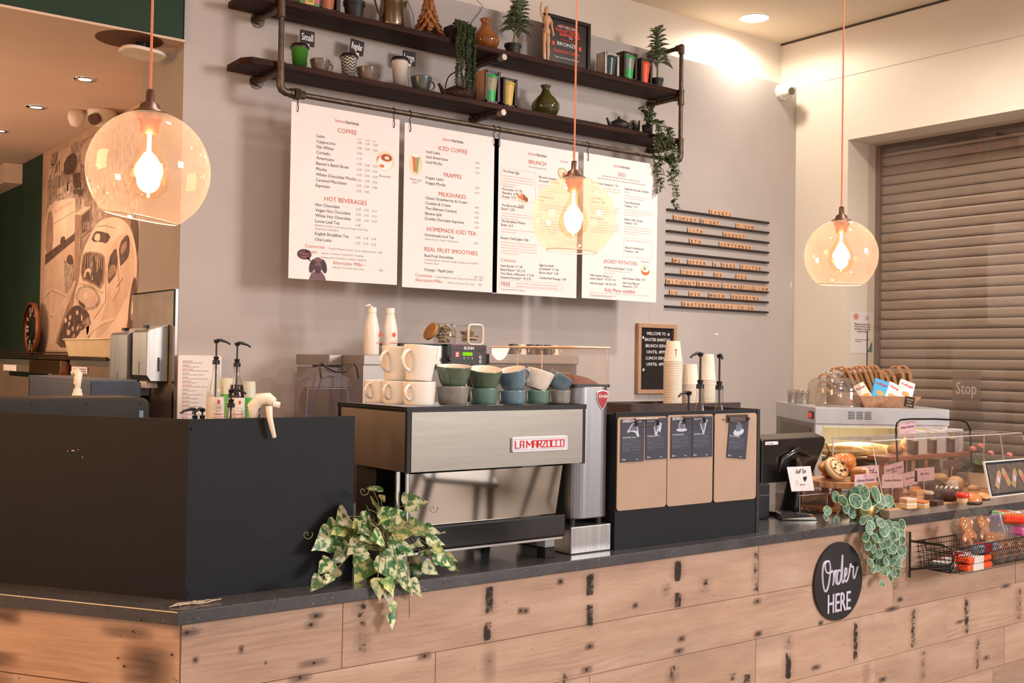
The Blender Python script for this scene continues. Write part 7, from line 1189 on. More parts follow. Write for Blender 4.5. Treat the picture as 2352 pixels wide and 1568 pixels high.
q = ct(1992, .62); b = MB(); b.cyl((0, 0, 0), (0, 0, .42), .003, n=8); tag(b.obj('thin_rod', WIRE, loc=q), 'thin black rod standing behind the paper bags', 'rod')
# ------------------------------------------------------------------ cake display on the counter
x0s = 4.13; SLM = mat('marbled_board_edge', 'a08f7e', .4, col2='7d7065', vs=9); slab_ = thing('cake_board', 'long pale board with mottled edge under the cakes', 'board', (x0s, -2.268, .951)); b = MB(); b.box(0, 2.0, 0, .395, 0, .034, 0); b.box(.01, 1.99, .006, .39, .034, .0355, 1); b.obj('board', [SLM, mat('pale_wood_top', 'c99a72', .45, col2='b98862', vs=6)], slab_, bevel=.002); ZC = .951 + .0362
cov = thing('acrylic_cover', 'clear acrylic sneeze guard with slanted front over the cakes', 'cover', (4.17, -2.22, ZC)); zt_ = .285; L_ = 1.28; fy = .07; b = MB(); t3 = .004
b.add([(0, 0, 0), (L_ + .06, 0, 0), (L_, fy, zt_), (0, fy, zt_), (0, t3, 0), (L_ + .06, t3, 0), (L_, fy + t3, zt_), (0, fy + t3, zt_)], [(0, 1, 2, 3), (7, 6, 5, 4)]); b.box(-.0, L_, fy, .28, zt_, zt_ + t3); b.obj('panels', ACRYL, cov)
b = MB(); b.tube([(0, 0, 0), (0, fy, zt_), (L_, fy, zt_), (L_ + .06, 0, 0)], .0022, 6); b.tube([(0, fy, zt_), (0, .28, zt_), (L_, .28, zt_), (L_, fy, zt_)], .0018, 6); b.cyl((0, .27, 0), (0, .27, zt_), .003, n=6); b.cyl((L_, .27, 0), (L_, .27, zt_), .003, n=6); b.obj('panel_edges', EDG, cov)
def food(u, v, z=None): p, k = at(u, v, ZC if z is None else z); return p, k
def bun(name, lab, u, v, wpx, m, hgt=.6, z=None, base=None, group=None, seeds=None):
    p, k = food(u, v, z); r = wpx * k / 2; t = thing(name, lab, 'pastry', (p.x, p.y, p.z), group=group); b = MB(); b.lathe([(0, 0), (r * .8, 0), (r * .97, r * hgt * .3), (r, r * hgt * .6), (r * .88, r * hgt * 1.1), (r * .6, r * hgt * 1.5), (r * .3, r * hgt * 1.68), (0, r * hgt * 1.72)], n=28); b.obj('bun', m, t)
    if base: b = MB(); b.lathe([(0, -.000), (r * .9, 0), (r * 1.02, r * .1), (r * 1.0, r * .28), (r * .9, r * .32)], n=28); b.obj('case', base, t)
    if seeds:
        b = MB(); R2 = random.Random(u); [b.sph((r * .75 * math.cos(q), r * .75 * math.sin(q), r * hgt * 1.28), .005, 6) for q in [R2.uniform(0, 6.28) for _ in range(9)]]; b.obj('chips', seeds, t)
    return t
def slab_food(name, lab, u, v, wpx, dpx, h, rz, mats_, z=None, group=None):
    """layered square of cake: list of (material, share of height)"""
    p, k = food(u, v, z); w, d = wpx * k, dpx * k; t = thing(name, lab, 'cake', (p.x, p.y, p.z), rz, group); zz = 0
    for i, (m, s, nm) in enumerate(mats_): b = MB(); b.box(-w / 2, w / 2, -d / 2, d / 2, zz, zz + h * s); b.obj(nm, m, t, bevel=.003); zz += h * s
    return t
def croiss(lab, u, v, wpx, rz, z=None, m=GLZ, group='glazed croissants'):
    p, k = food(u, v, z); L = wpx * k; t = thing('croissant', lab, 'pastry', (p.x, p.y, p.z), rz, group); b = MB(); n = 22; pts = []; rs = []
    for i in range(n + 1): s_ = i / n; a_ = (s_ - .5) * 2.2; pts.append((L * .48 * math.sin(a_), L * .22 * (math.cos(a_) - .6), L * .15)); rs.append(L * (.05 + .13 * math.sin(math.pi * s_) ** .8) * (1 + .10 * math.sin(s_ * 44)))
    b.tube(pts, rs, 14); b.obj('crust', m, t); return t
PINKI = mat('pink_icing', 'e6b8a8', .5); PKC = mat('pink_card', 'dcb4ba', .6); RDM = mat('red_jam', 'c42a20', .25)
slab_food('cake_slice', 'cream topped sandwich cake at the front left of the board', 2086, 1167, 30, 26, .045, -.3, [(PALE, .35, 'sponge'), (CRM, .2, 'cream'), (SPG, .2, 'top_sponge'), (PINKI, .25, 'icing')]); slab_food('cake_slice', 'small square nutty slice at the front of the board', 2118, 1166, 30, 24, .032, .2, [(SPG, .45, 'sponge'), (CRM, .2, 'cream'), (GLZ, .35, 'topping')]); slab_food('cake_slice', 'long pale tray bake behind the front slices', 2110, 1148, 46, 20, .045, 0, [(PALE, .5, 'sponge'), (SPG, .5, 'top_sponge')])
slab_food('brownie', 'dark brown slice at the left end of the board', 2058, 1152, 30, 24, .065, .3, [(mat('milk_brown_cake', '8a5a3e', .6, col2='6f452f', vs=30), .7, 'sponge'), (mat('milk_brown_top', '7a4a32', .6), .3, 'icing')]); slab_food('brownie', 'flat dark brownie beside the nutty slice', 2150, 1160, 34, 22, .022, .1, [(CHO, 1, 'sponge')]); slab_food('brownie', 'low dark brownie in front of the chocolate log', 2137, 1148, 34, 22, .04, 0, [(CHO, .7, 'sponge'), (CRM, .3, 'icing')])
loaf('chocolate_log', 'chocolate log with cream swirls at the front of the board', food(2176, 1150)[0], .13, .034, -1.0, CHO, .9, None, None); loaf('chocolate_log', 'large dark chocolate log behind the swirled one', food(2142, 1132)[0], .13, .036, -.5, CHO, .9)
p, k = food(2176, 1150); b = MB(); R = random.Random(3); [b.tube([(x_, -.02 + R.uniform(-.01, .01), .058), (x_ + .006, 0, .066), (x_ + .012, .022, .058)], .0035, 6) for x_ in [-.05, -.03, -.01, .012, .034]]; t = thing('cream_drizzle', 'white cream drizzle on the front chocolate log', 'topping', (p.x, p.y, p.z), -1.0); o = b.obj('drizzle', CRM, bpy.data.objects['chocolate_log']); bpy.data.objects.remove(t)
loaf('sausage_roll', 'glazed orange pastry roll at the left behind the tray bake', food(2103, 1137)[0], .09, .024, .2, GLZ, .9); bun('fruit_tart', 'red and white fruit tart next to the pastry roll', 2073, 1135, 32, PINKI, .5, None, None, None, RDM); bun('glazed_bun', 'big glossy brown bun in a dark case', 2229, 1157, 50, mat('glossy_brown_bun', 'bf6f3c', .25, col2='d08a55', vs=8, coat=.5), .62, None, mat('dark_case', '33201c', .5)); bun('glazed_bun', 'smaller brown bun behind the big glossy one', 2256, 1148, 34, CRU, .6, None, mat('dark_case', '33201c', .5))
p, k = food(2211, 1158); t = thing('jam_pot', 'small clear pot with red lid beside the big bun', 'pot', (p.x, p.y, p.z)); b = MB(); b.lathe([(0, 0), (.020, 0), (.026, .03), (0, .03)], n=24); b.obj('pot_body', PALE, t); b = MB(); b.lathe([(.026, .03), (.030, .032), (.030, .048), (.026, .052), (0, .052)], n=24); b.obj('lid', mat('red_lid', 'dc3a30', .35), t)
for i, (u, v, wd, m, z_) in enumerate([(2150, 1118, 40, PALE, 0), (2190, 1124, 44, CRU, 0), (2222, 1115, 34, PALE, 0), (2160, 1090, 34, PALE, .07), (2195, 1098, 36, PALE, .07), (2130, 1085, 40, CRU, .08), (2236, 1125, 26, PALE, 0)]):
    if z_:
        pass
    bun('bread_roll', ['pale roll behind the dark logs', 'crusty roll left of the glossy bun', 'pale roll behind the glossy bun', 'pale roll on the upper left of the heap', 'pale roll on top of the heap at the right', 'golden roll at the top left of the heap', 'small pale roll next to the white flower pot'][i], u, v + (12 if z_ else 0), wd, m, .55, ZC + (.052 if z_ else 0), group='bread rolls in the heap')
# two-tier shelf with cake wedges
ysf = -1.92; a, c = PX(2043, 1050, y=ysf), PX(2228, 1046, y=ysf); zsf = a.z; t = thing('wooden_riser', 'reddish wooden riser shelf carrying wrapped cake wedges', 'riser', (a.x, ysf, ZC)); w = c.x - a.x; RW = mat('reddish_riser_wood', '8f5238', .5, col2='a5664a', vs=8); b = MB(); b.box(0, w, 0, .125, zsf - ZC - .02, zsf - ZC); b.obj('shelf_plank', RW, t, bevel=.002)
for x_ in (.05, .28, w * .55, w - .05): b = MB(); b.box(x_ - .015, x_ + .015, .05, .08, 0, zsf - ZC - .02); b.obj('leg', mat('pale_riser_leg', 'b5835e', .6), t)
zsf += .001; WRP = thin_glass('clear_wrap', 'f5f2f6', .08, rough=.15, haze=.6, hazecol='f6f2f6')
for i, u in enumerate((2085, 2128, 2170)):
    x_ = PX(u, 1040, y=ysf + .06).x; t = thing('cake_wedge', f"{['left', 'middle', 'right'][i]} wrapped chocolate cake wedge with cream top on the riser shelf", 'cake', (x_, ysf + .052, zsf), 0, 'wrapped cake wedges'); hh_ = .105; tri = [(-.035, -.05), (.03, -.03), (.09, .07)]; b = MB(); b.slab(tri, 0, hh_ * .65); b.obj('chocolate_sponge', CHO, t); b = MB(); b.slab(tri, hh_ * .65, hh_); b.obj('cream_top', CRM, t); b = MB(); b.slab([(.033, -.032), (.11, -.03), (.11, .07), (.095, .07)], 0, hh_ * 1.1); b.obj('wrapper', WRP, t)
bun('scone', 'golden scone at the left end of the riser shelf', 2056, 1040, 36, SPG, .7, zsf); bun('scone', 'golden scone behind the cake wedges', 2088, 1030, 40, CRU, .8, zsf + .0)
# black wire hoop and cream hoop
def hoop(pts_px, y, r, m, lab, name): b = MB(); P_ = [PX(u, v, y=y) for u, v in pts_px]; o0 = P_[0].copy(); b.tube([tuple(q - o0) for q in P_], r, 8); tag(b.obj(name, m, loc=o0), lab, 'hoop')
hoop([(2063, 1078), (2060, 1030), (2058, 985), (2060, 972), (2068, 964), (2090, 962), (2150, 962), (2205, 965), (2220, 970), (2228, 985), (2231, 1040), (2232, 1120)], -1.96, .0045, WIRE, 'black wire hoop rising over the riser shelf', 'wire_hoop'); hoop([(2190, 1000), (2200, 994), (2288, 993), (2296, 999), (2300, 1020), (2308, 1078)], -1.75, .0045, mat('cream_hoop', 'd9c8b0', .4), 'cream wire hoop behind the pink flowers', 'wire_hoop')
# cake name cards
def card(u0, u1, v0, v1, y, txts, lab, m=PKC, rot=0, stem=True, dark=False):
    p0, p1 = PX(u0, (v0 + v1) / 2, y=y), PX(u1, (v0 + v1) / 2, y=y); z1, z0 = PX((u0 + u1) / 2, v0, y=y).z, PX((u0 + u1) / 2, v1, y=y).z; w, h = p1.x - p0.x, z1 - z0; zb_ = ZC if y > -2.21 else .951; t = thing('name_card', lab, 'card', ((p0.x + p1.x) / 2, y, zb_), group='pink cake name cards'); T_ = Matrix.Translation((0, 0, (z0 + z1) / 2 - zb_)) @ Matrix.Rotation(rot, 4, 'Y'); b = MB(); b.T = T_; b.box(-w / 2, w / 2, 0, .0012, -h / 2, h / 2); b.obj('card', m, t); b = MB(); b.T = T_; text(b, 'W', 0, h * .28, .012, 1, -.0006, 'C')
    for i, s in enumerate(txts): text(b, s, 0, h * (-.02 - .2 * i + (.08 if len(txts) > 1 else 0)), .016, 0, -.0006, 'C', .015, .35, width=min(w * .82, .0088 * len(s)))
    b.face([(-w * .1, -.0006, -h * .36), (w * .1, -.0006, -h * .36), (w * .1, -.0006, -h * .34), (-w * .1, -.0006, -h * .34)], 0); b.obj('writing', [INKT, INKG], t); b = MB(); b.cyl((0, .003, 0), (0, .003, z0 - zb_ + .006), .0022, n=6); b.cyl((0, .003, 0), (0, .003, .002), .012, n=12); b.box(-.005, .005, -.002, .005, z0 - zb_ - .004, z0 - zb_ + .008); b.obj('clear_stand', MATS['frosted_clip'], t)
card(1963, 2012, 1088, 1121, -2.13, ['Ultimate Brownie'], 'pink card reading Ultimate Brownie, front left'); card(1974, 2019, 1069, 1099, -2.06, ['Banana &', 'Chocolate Bread'], 'pink card reading Banana and Chocolate Bread behind the brownie card'); card(2026, 2075, 1089, 1120, -2.13, ['Strawberry Shortbread'], 'pale pink card reading Strawberry Shortbread', mat('pale_pink_card', 'e3c6cb', .6), .04); card(2031, 2076, 1064, 1096, -2.0, ['Chocolate Orange', 'Slice'], 'deeper pink tilted card behind the strawberry shortbread card', PKC, -.12); card(2076, 2107, 1083, 1114, -2.05, ['Shortbread'], 'narrow pink card reading Shortbread', PKC, -.08); card(2101, 2146, 1074, 1104, -2.05, ['Big Rock'], 'pink card reading Big Rock, rightmost of the front cards'); card(2065, 2103, 968, 996, -1.9, ['Ultimate Flatbread'], 'pink card high above the riser shelf', PKC, -.06); card(2166, 2208, 1056, 1076, -2.0, [''], 'dark-backed card hanging below the riser shelf', mat('brown_card_back', '6b4b45', .6))
p, k = food(2195, 1140); t = thing('bakery_bag', 'frosted white wrapped item behind the red-lidded pot', 'wrapped food', (p.x, p.y, p.z)); b = MB(); b.box(-.03, .03, 0, .03, 0, .075); b.obj('wrapper', WRP, t, bevel=.008); b = MB(); b.box(-.022, .022, .006, .024, 0.002, .06); b.obj('sandwich', PALE, t)
# scalloped wooden cake stand with pastries
p, k = at(1932, 1118, 1.09); p = PX(1932, 1110, y=-1.98); zst = p.z; R_ = .155; t = thing('cake_stand', 'round scalloped wooden cake stand on turned legs', 'cake stand', (p.x, -1.98, .951)); WD = mat('pale_stand_wood', 'b98258', .5, col2='c9946a', vs=8, stretch=(1, 1, .3)); hS = zst - .951; b = MB(); n = 60; b.slab([((R_ + .004 * math.cos(i * 6.283 / n * 24)) * math.cos(i * 6.283 / n), (R_ + .004 * math.cos(i * 6.283 / n * 24)) * math.sin(i * 6.283 / n)) for i in range(n * 2)][:n], hS - .008, hS + .018); b.obj('plate', WD, t, bevel=.002)
for a_ in (3.6, 4.6, 5.6, 1.5): b = MB(); b.cyl((.09 * math.cos(a_), .09 * math.sin(a_), 0), (.09 * math.cos(a_), .09 * math.sin(a_), hS - .008), .014, .018, n=14); b.obj('leg', WD, t)
sx_, sy_ = p.x, -1.98; zsS = zst + .019
def onst(dx, dy): return (sx_ + dx, sy_ + dy, zsS)
t = thing('swirl_bun', 'chocolate chip swirl bun at the left of the wooden stand', 'pastry', onst(-.085, -.045)); b = MB(); b.T = Matrix.Rotation(.9, 4, 'X') ; b.lathe([(0, 0), (.052, 0), (.058, .012), (.055, .028), (.03, .034), (0, .035)], (0, .04, .0), 30); b.tube([((.012 + .0055 * q) * math.cos(q * 1.6), .04 + (.012 + .0055 * q) * math.sin(q * 1.6), .0315) for q in [i * .25 for i in range(34)]], .0042, 6, 1); [b.sph(((.012 + .0045 * q) * math.cos(q * 2.4), .04 + (.012 + .0045 * q) * math.sin(q * 2.4), .033), .0035 + .002 * (q % 3), 6, 2, 1.6) for q in range(9)]; t.location.z += .012; b.obj('bun', [PALE, mat('toasted_swirl', 'b98350', .5), CHO], t)
slab_ = None; b = MB(); b.box(-.03, .03, -.03, .03, 0, .05); t = thing('flapjack', 'toffee brown slice between the swirl bun and the cards', 'cake', onst(.0, -.09), .5); b.obj('slice', mat('toffee_cake', 'a8652f', .5, col2='8f5226', vs=40, bump=.4, bs=60), t, bevel=.004)
t = thing('round_bun', 'pale round bun beside the toffee slice on the wooden stand', 'pastry', onst(.055, -.06)); b = MB(); b.sph((0, 0, .03), .042, 20, sz=.72); b.obj('bun', PALE, t)
for i, (dx, dy, L, rz_, dz) in enumerate([(-.055, .045, .15, .2, .03), (.03, .02, .17, -.15, .055), (.095, .05, .16, .1, .03), (.02, .09, .15, .4, .0)]):
    t = thing('croissant', ['glazed pastry at the back left of the wooden stand', 'big glazed croissant on top of the wooden stand', 'glazed croissant at the right of the wooden stand', 'glazed croissant at the very back of the wooden stand'][i], 'pastry', (sx_ + dx, sy_ + dy, zsS + dz), rz_, 'glazed croissants on the stand'); b = MB(); n = 26; pts = []; rs = []
    for j in range(n + 1): s_ = j / n; a_ = (s_ - .5) * 1.9; pts.append((L * .5 * math.sin(a_), -L * .2 * (math.cos(a_) - .6), L * .17)); rs.append(L * (.05 + .14 * math.sin(math.pi * s_) ** .7) * (1 + .09 * math.sin(s_ * 50)))
    b.tube(pts, rs, 14); b.obj('crust', GLZ, t)
p, k = at(1938, 1175, .951); b = MB(); b.box(-.14, .10, 0, .26, 0, .022); tag(b.obj('serving_board', mat('honey_board', 'c1834e', .5, col2='b0733f', vs=6), loc=(p.x + .03, p.y, .951), bevel=.003), 'low honey-coloured wooden board behind the round-leaf plant', 'board'); loaf('baguette', 'pale baguette on the low board behind the tips box', (p.x - .02, p.y + .17, .975), .24, .032, .05, PALE, .9); t = thing('croissant', 'orange croissant standing just left of the round-leaf plant', 'pastry', (p.x + .06, p.y + .06, .974), 1.2); b = MB(); b.tube([(-.06 + .012 * j, .02 * math.sin(j * .3), .024) for j in range(11)], [.008 + .02 * math.sin(math.pi * (j + .3) / 11) * (1 + .12 * (j % 2)) for j in range(11)], 12); b.obj('crust', GLZ, t)
# pink flowers in a white pot, picture frame
p = PX(2252, 1120, y=-1.98); t = thing('flower_plant', 'pink flowers in a white ribbed pot behind the picture frame', 'plant', (p.x, -1.98, ZC)); hp = PX(2252, 1083, y=-1.98).z - ZC; b = MB(); b.lathe([(0, 0), (.055, 0)] + [(.056 + .016 * k / 14 + .001 * (k % 2), hp * k / 14) for k in range(15)] + [(.068, hp), (.065, hp * .9), (0, hp * .9)], n=32); b.obj('pot', mat('white_ribbed_pot', 'f4ebe2', .4), t); b = MB(); s_ = MB(); R = random.Random(44); fl_ = MB()
for i in range(70):
    a_ = i * 2.4; plantleaf(b, (.02 * math.cos(a_), .02 * math.sin(a_), hp), (math.cos(a_), math.sin(a_), R.uniform(.2, 1.2)), (0, 0, 1), R.uniform(.09, .15), .017, LANCE, 0, .3, .3, R)
for (u, v) in [(2234, 1032), (2252, 1026), (2275, 1042), (2318, 1046)]:
    q = PX(u, v, y=-1.98) - Vector((p.x, -1.98, ZC)); s_.tube([(0, 0, hp * .9), (q.x * .4, 0, hp + (q.z - hp) * .6), tuple(q)], .0022, 6)
    for k in range(12): a_ = k * 2.4; fl_.rv = .5; plantleaf(fl_, tuple(q), (math.cos(a_), math.sin(a_), .3 + .06 * k), (0, 0, 1), .028 - .001 * k, .011, OVAL, 0, .1, .3, R)
    fl_.sph(tuple(q + Vector((0, 0, .004))), .017, 10, sz=.8)
b.obj('foliage', mat('glossy_green_leaf', '4c7a33', .4, col2='35612a', vs=20), t); s_.obj('stem', STEM, t); fl_.obj('flowers', mat('coral_petals', 'ea7f7c', .5, col2='f0989a', vs=40), t)
yf = -2.262; q = [PX(u, v, y=yf) for u, v in [(2277, 1160), (2372, 1153), (2362, 1068), (2267, 1077)]]; zb_ = q[0].z; t = thing('photo_frame', 'white edged photo frame showing craft gift tags', 'frame', (q[0].x, yf, max(zb_, ZC))); W3 = q[1].x - q[0].x; H3 = q[3].z - q[0].z; lt = math.atan2(q[3].x - q[0].x, H3); b = MB(); T_ = Matrix.Rotation(-.22, 4, 'X'); b.T = T_
b.box(0, W3, 0, .01, 0, H3); b.obj('frame', WHITEP, t, bevel=.001); b = MB(); b.T = T_; b.box(.006, W3 - .006, -.001, 0, .006, H3 - .006, 0); b.box(.016, W3 - .016, -.0016, -.001, .018, H3 - .018, 1); m_ = .02
for k, (cx_, cz_, rr) in enumerate([(.24, .5, -.6), (.42, .55, .5), (.62, .5, -.5), (.82, .48, .6)]):
    x_, z_ = W3 * cx_, H3 * cz_; pts = [(x_ + a_ * math.cos(rr) - e_ * math.sin(rr), -.0022 - .0003 * k, z_ + a_ * math.sin(rr) + e_ * math.cos(rr)) for a_, e_ in [(-.018, -.05), (.018, -.05), (.018, .03), (0, .048), (-.018, .03)]]; b.add(pts, [(0, 1, 2, 3, 4)], 2); blob(b, x_, z_ - .005, .012, .016, 3 + k % 2, -.0026 - .0003 * k)
b.obj('picture', [mat('navy_mat', '262a33', .4), mat('dark_plank_print', '4b4039', .6, col2='6a5a50', vs=30), mat('tag_kraft', 'b08e66', .6), mat('tag_lilac', 'c6bcd4', .6), mat('tag_coral', 'c56a5f', .6)], t)
# ------------------------------------------------------------------ round Order HERE sign on the planks
cS = PX(1925, 1334, y=-2.262); t = thing('order_sign', 'round black sign lettered Order HERE on the plank front', 'sign', (cS.x, -2.2575, cS.z)); Rs = .158; b = MB(); b.T = Matrix.Rotation(math.pi / 2, 4, 'X'); b.cyl((0, 0, 0), (0, 0, .009), Rs, n=72, smooth=False); b.obj('disc', mat('black_sign_board', '1b1a1d', .45, col2='232226', vs=12), t)
LIL = mat('pale_lilac_lettering', 'cfcadb', .5); b = MB(); y = -.0105; b.T = Matrix.Translation((0, y, 0))
def stroke(pts, r=.0042, k=6):
    P_ = [Vector((x, 0, z)) for x, z in pts]; out = []
    for i in range(len(P_) - 1):
        p0, p1, p2, p3 = P_[max(0, i - 1)], P_[i], P_[i + 1], P_[min(len(P_) - 1, i + 2)]
        for j in range(k): s = j / k; out.append(.5 * ((2 * p1) + (p2 - p0) * s + (2 * p0 - 5 * p1 + 4 * p2 - p3) * s * s + (3 * p1 - p0 - 3 * p2 + p3) * s ** 3))
    out.append(P_[-1]); b.tube([tuple(q) for q in out], r, 8, flat=.35 if False else 1)
stroke([(-.070, .088), (-.100, .085), (-.112, .050), (-.108, .000), (-.095, -.030), (-.078, -.020), (-.066, .020), (-.062, .060), (-.072, .088), (-.095, .080), (-.090, .050), (-.070, .040), (-.050, .045)])
stroke([(-.050, .050), (-.042, .040), (-.040, .010), (-.044, -.012)]); stroke([(-.040, .020), (-.032, .042), (-.020, .046)]); stroke([(-.020, .046), (-.028, .030), (-.024, -.004), (-.012, -.010)])
stroke([(.008, .040), (-.008, .044), (-.018, .015), (-.010, -.010), (.004, .002), (.012, .050), (.018, .105), (.017, .060), (.014, .005), (.022, -.008), (.030, .002)]); stroke([(.030, .010), (.046, .030), (.044, .048), (.034, .040), (.032, .005), (.044, -.006), (.058, .012), (.066, .044)])
stroke([(.058, .012), (.066, .036), (.073, .062), (.080, .050), (.092, .048), (.090, .022), (.094, .002), (.106, .012), (.122, .048)])
b.T = Matrix(); text(b, 'HERE', 0, -.122, .098, 0, y - .001, 'C', .026, width=.150, sy=1.12); b.obj('lettering', LIL, t); b = MB()
for x_, z_ in ((-.08, .125), (.09, .122), (-.13, -.03)): b.cyl((x_, -.009, z_), (x_, -.011, z_), .003, n=8)
b.obj('screws', BLACKP, t)
# ------------------------------------------------------------------ variegated ivy on the counter
p = PX(885, 1338, z=.951); p = Vector((p.x, -2.165, .951)); p.x = PX(880, 1320, y=-2.165).x; t = thing('ivy_plant', 'bushy variegated ivy in a black pot spilling over the counter edge', 'plant', p); pot(t, .058, .085, BLKPOT, .85)
b = MB(); s_ = MB(); R = random.Random(77); yv = -2.23
spots = [(865, 1118, 34), (858, 1150, 26), (845, 1165, 30), (835, 1190, 40), (880, 1190, 26), (905, 1180, 50), (955, 1152, 44), (930, 1190, 40), (975, 1185, 40), (990, 1195, 44), (968, 1212, 34), (785, 1190, 50), (750, 1235, 66), (800, 1225, 34), (840, 1225, 50), (865, 1232, 40), (905, 1220, 36), (945, 1240, 44), (1000, 1240, 34), (1030, 1275, 34), (1015, 1285, 36), (1040, 1300, 26), (840, 1290, 74), (905, 1300, 60), (925, 1320, 44), (950, 1280, 36), (775, 1278, 30), (745, 1300, 34), (765, 1315, 26), (725, 1340, 30), (755, 1330, 20), (870, 1350, 34), (935, 1345, 30), (955, 1350, 32), (895, 1345, 30), (990, 1305, 30), (895, 1372, 24), (902, 1395, 22), (898, 1425, 24), (885, 1265, 44), (920, 1262, 40), (815, 1255, 40), (855, 1200, 40), (1010, 1262, 24), (800, 1300, 26), (970, 1320, 30), (880, 1140, 18), (830, 1215, 34), (870, 1165, 24), (900, 1200, 34), (915, 1250, 34), (880, 1245, 44), (860, 1270, 40), (935, 1262, 34), (795, 1252, 40), (775, 1215, 34), (960, 1235, 30), (985, 1262, 34), (1005, 1215, 28), (825, 1275, 34), (905, 1275, 40), (960, 1300, 30), (880, 1320, 50), (850, 1245, 50), (930, 1215, 44), (990, 1215, 30), (950, 1200, 36), (820, 1205, 30)]
for i, (u, v, L) in enumerate(spots):
    yq_ = yv - R.uniform(-.10, .03) if v < 1330 else -2.285 - R.uniform(0, .015); q = PX(u, v, y=yq_); k = dep(q) / FPX; L_ = L * k * 1.42; o = q - p; ang = math.atan2(-(v - 1250), u - 880); vert = v > 1360
    d = Vector((math.cos(ang) * .9, -.35 + R.uniform(-.2, .2), (math.sin(ang) * .5 - .25 if not vert else -1.4))); up_ = Vector((R.uniform(-.3, .3), -.9, .6 + R.uniform(-.3, .3))); base = o - d.normalized() * L_ * .5
    plantleaf(b, base, d, up_, L_, L_ * .44, R.choice([IV9, HR9, HR9]), i % 3 if i % 3 < 2 else 0, .15, R.uniform(-.1, .35), R)
    if v < 1360: s_.tube([(0, 0, .08), (base.x * .5, base.y * .5, max(.10, base.z * .5 + .09)), tuple(base)], .0014, 5)
s_.tube([(0, -.03, .08), (.01, -.11, .09), (.012, -.122, .0), (.015, -.124, -.06), (.016, -.124, -.10)], .0014, 5)
for u0, v0 in [(700, 1230), (790, 1270), (880, 1275), (990, 1170), (830, 1130)]: q = PX(u0, v0, y=-2.25) - p; s_.tube([(q.x + .010 * math.cos(k * .9) + .002 * k, q.y, q.z + .010 * math.sin(k * .9)) for k in range(9)], .0012, 5)
b.obj('foliage', [LIV, leafmat('yellow_variegated_ivy_leaf', '5b7f3a', 'd3cc84', 40, lo=.44, hi=.56)], t); s_.obj('stem', STEM, t)
# ------------------------------------------------------------------ round-leaf trailing plant in a gold pot
p, k = at(1985, 1200, .951); p = Vector((PX(1983, 1180, y=-2.19).x, -2.19, .951)); t = thing('hanging_leaf_plant', 'round-leaf trailing plant with pale margins in a gold pot, hanging over the counter', 'plant', p); b = MB(); b.lathe([(0, 0), (.048, 0), (.050, .01), (.058, .10), (.056, .10), (.05, .085), (0, .085)], n=32); b.obj('pot', mat('brushed_gold_pot', 'a58a4e', .35, .8, col2='94793f', vs=12), t); b = MB(); b.lathe([(.0505, .008), (.0525, .012), (.0505, .016)], n=32); b.obj('pot_ring', CAPM, t)
b = MB(); s_ = MB(); R = random.Random(55)
disk = lambda: None
def roundleaf(q, r, nrm, rv):
    nrm = Vector(nrm).normalized(); sd = nrm.cross(Vector((0, 0, 1))); sd = sd.normalized() if sd.length > .01 else Vector((1, 0, 0)); up_ = sd.cross(nrm); n = 16
    pt = lambda f, a, dz: tuple(q + sd * (r * f * math.cos(a) * .92) + up_ * (r * f * math.sin(a) * (1.05 if math.sin(a) < 0 else .96)) + nrm * dz)
    b.rv = rv; vs = [pt(0, 0, -.0)] + [pt(.91, a, r * .10) for a in [6.2832 * i / n for i in range(n)]] + [pt(1.0, a, r * .13) for a in [6.2832 * i / n for i in range(n)]]
    b.add(vs, [(0, 1 + i, 1 + (i + 1) % n) for i in range(n)], 0, True); b.add(vs[1:], [(i, n + i, n + (i + 1) % n, (i + 1) % n) for i in range(n)], 1, True)
top_ = [(1950, 1140, 20), (1985, 1132, 20), (2010, 1135, 22), (2040, 1165, 24), (1990, 1175, 22), (1955, 1175, 17), (2030, 1190, 22), (1942, 1165, 15), (1965, 1150, 20), (2005, 1160, 20), (2050, 1195, 18), (1918, 1140, 15), (1900, 1172, 12), (1896, 1187, 10), (1921, 1192, 9), (2020, 1150, 20), (1975, 1125, 16), (1972, 1195, 16), (2012, 1215, 18), (2060, 1180, 16), (1935, 1150, 16), (2000, 1145, 20), (2030, 1172, 20), (1985, 1155, 20), (2040, 1150, 16), (1965, 1130, 16), (1960, 1190, 15), (1995, 1195, 16)]
hang = [(1981, 1194, 12), (2052, 1224, 20), (2070, 1205, 17), (1995, 1215, 15), (2012, 1195, 15), (2030, 1215, 20), (1988, 1232, 14), (2020, 1232, 17), (2046, 1232, 18), (2068, 1225, 14), (1993, 1252, 14), (2018, 1255, 16), (2047, 1258, 17), (2066, 1248, 12), (2001, 1248, 14), (2003, 1272, 17), (2019, 1270, 13), (2034, 1268, 12), (2070, 1262, 16), (2055, 1275, 14), (1999, 1292, 13), (2018, 1292, 14), (2034, 1290, 12), (2050, 1290, 12), (2005, 1307, 11), (2030, 1312, 13), (2035, 1335 - 30, 12), (2066, 1300 - 20, 13), (2050, 1315, 12), (2045, 1325, 11), (2026, 1341 - 50, 11), (2060, 1325 - 10, 12), (2037, 1300, 10), (2024, 1293, 9), (2026, 1340, 9), (2046, 1328, 10), (2064, 1290, 12), (2072, 1240, 12), (2012, 1285, 12), (2040, 1245, 14), (2000, 1205, 14), (2022, 1200, 14), (2040, 1205, 15), (2056, 1208, 14), (2005, 1260, 12), (2030, 1280, 11), (2062, 1300, 10), (2046, 1303, 10), (2015, 1305, 10), (2035, 1228, 13), (2074, 1275, 9), (2028, 1250, 12), (2058, 1245, 14), (2060, 1265, 12), (2044, 1280, 13), (2010, 1235, 14)]
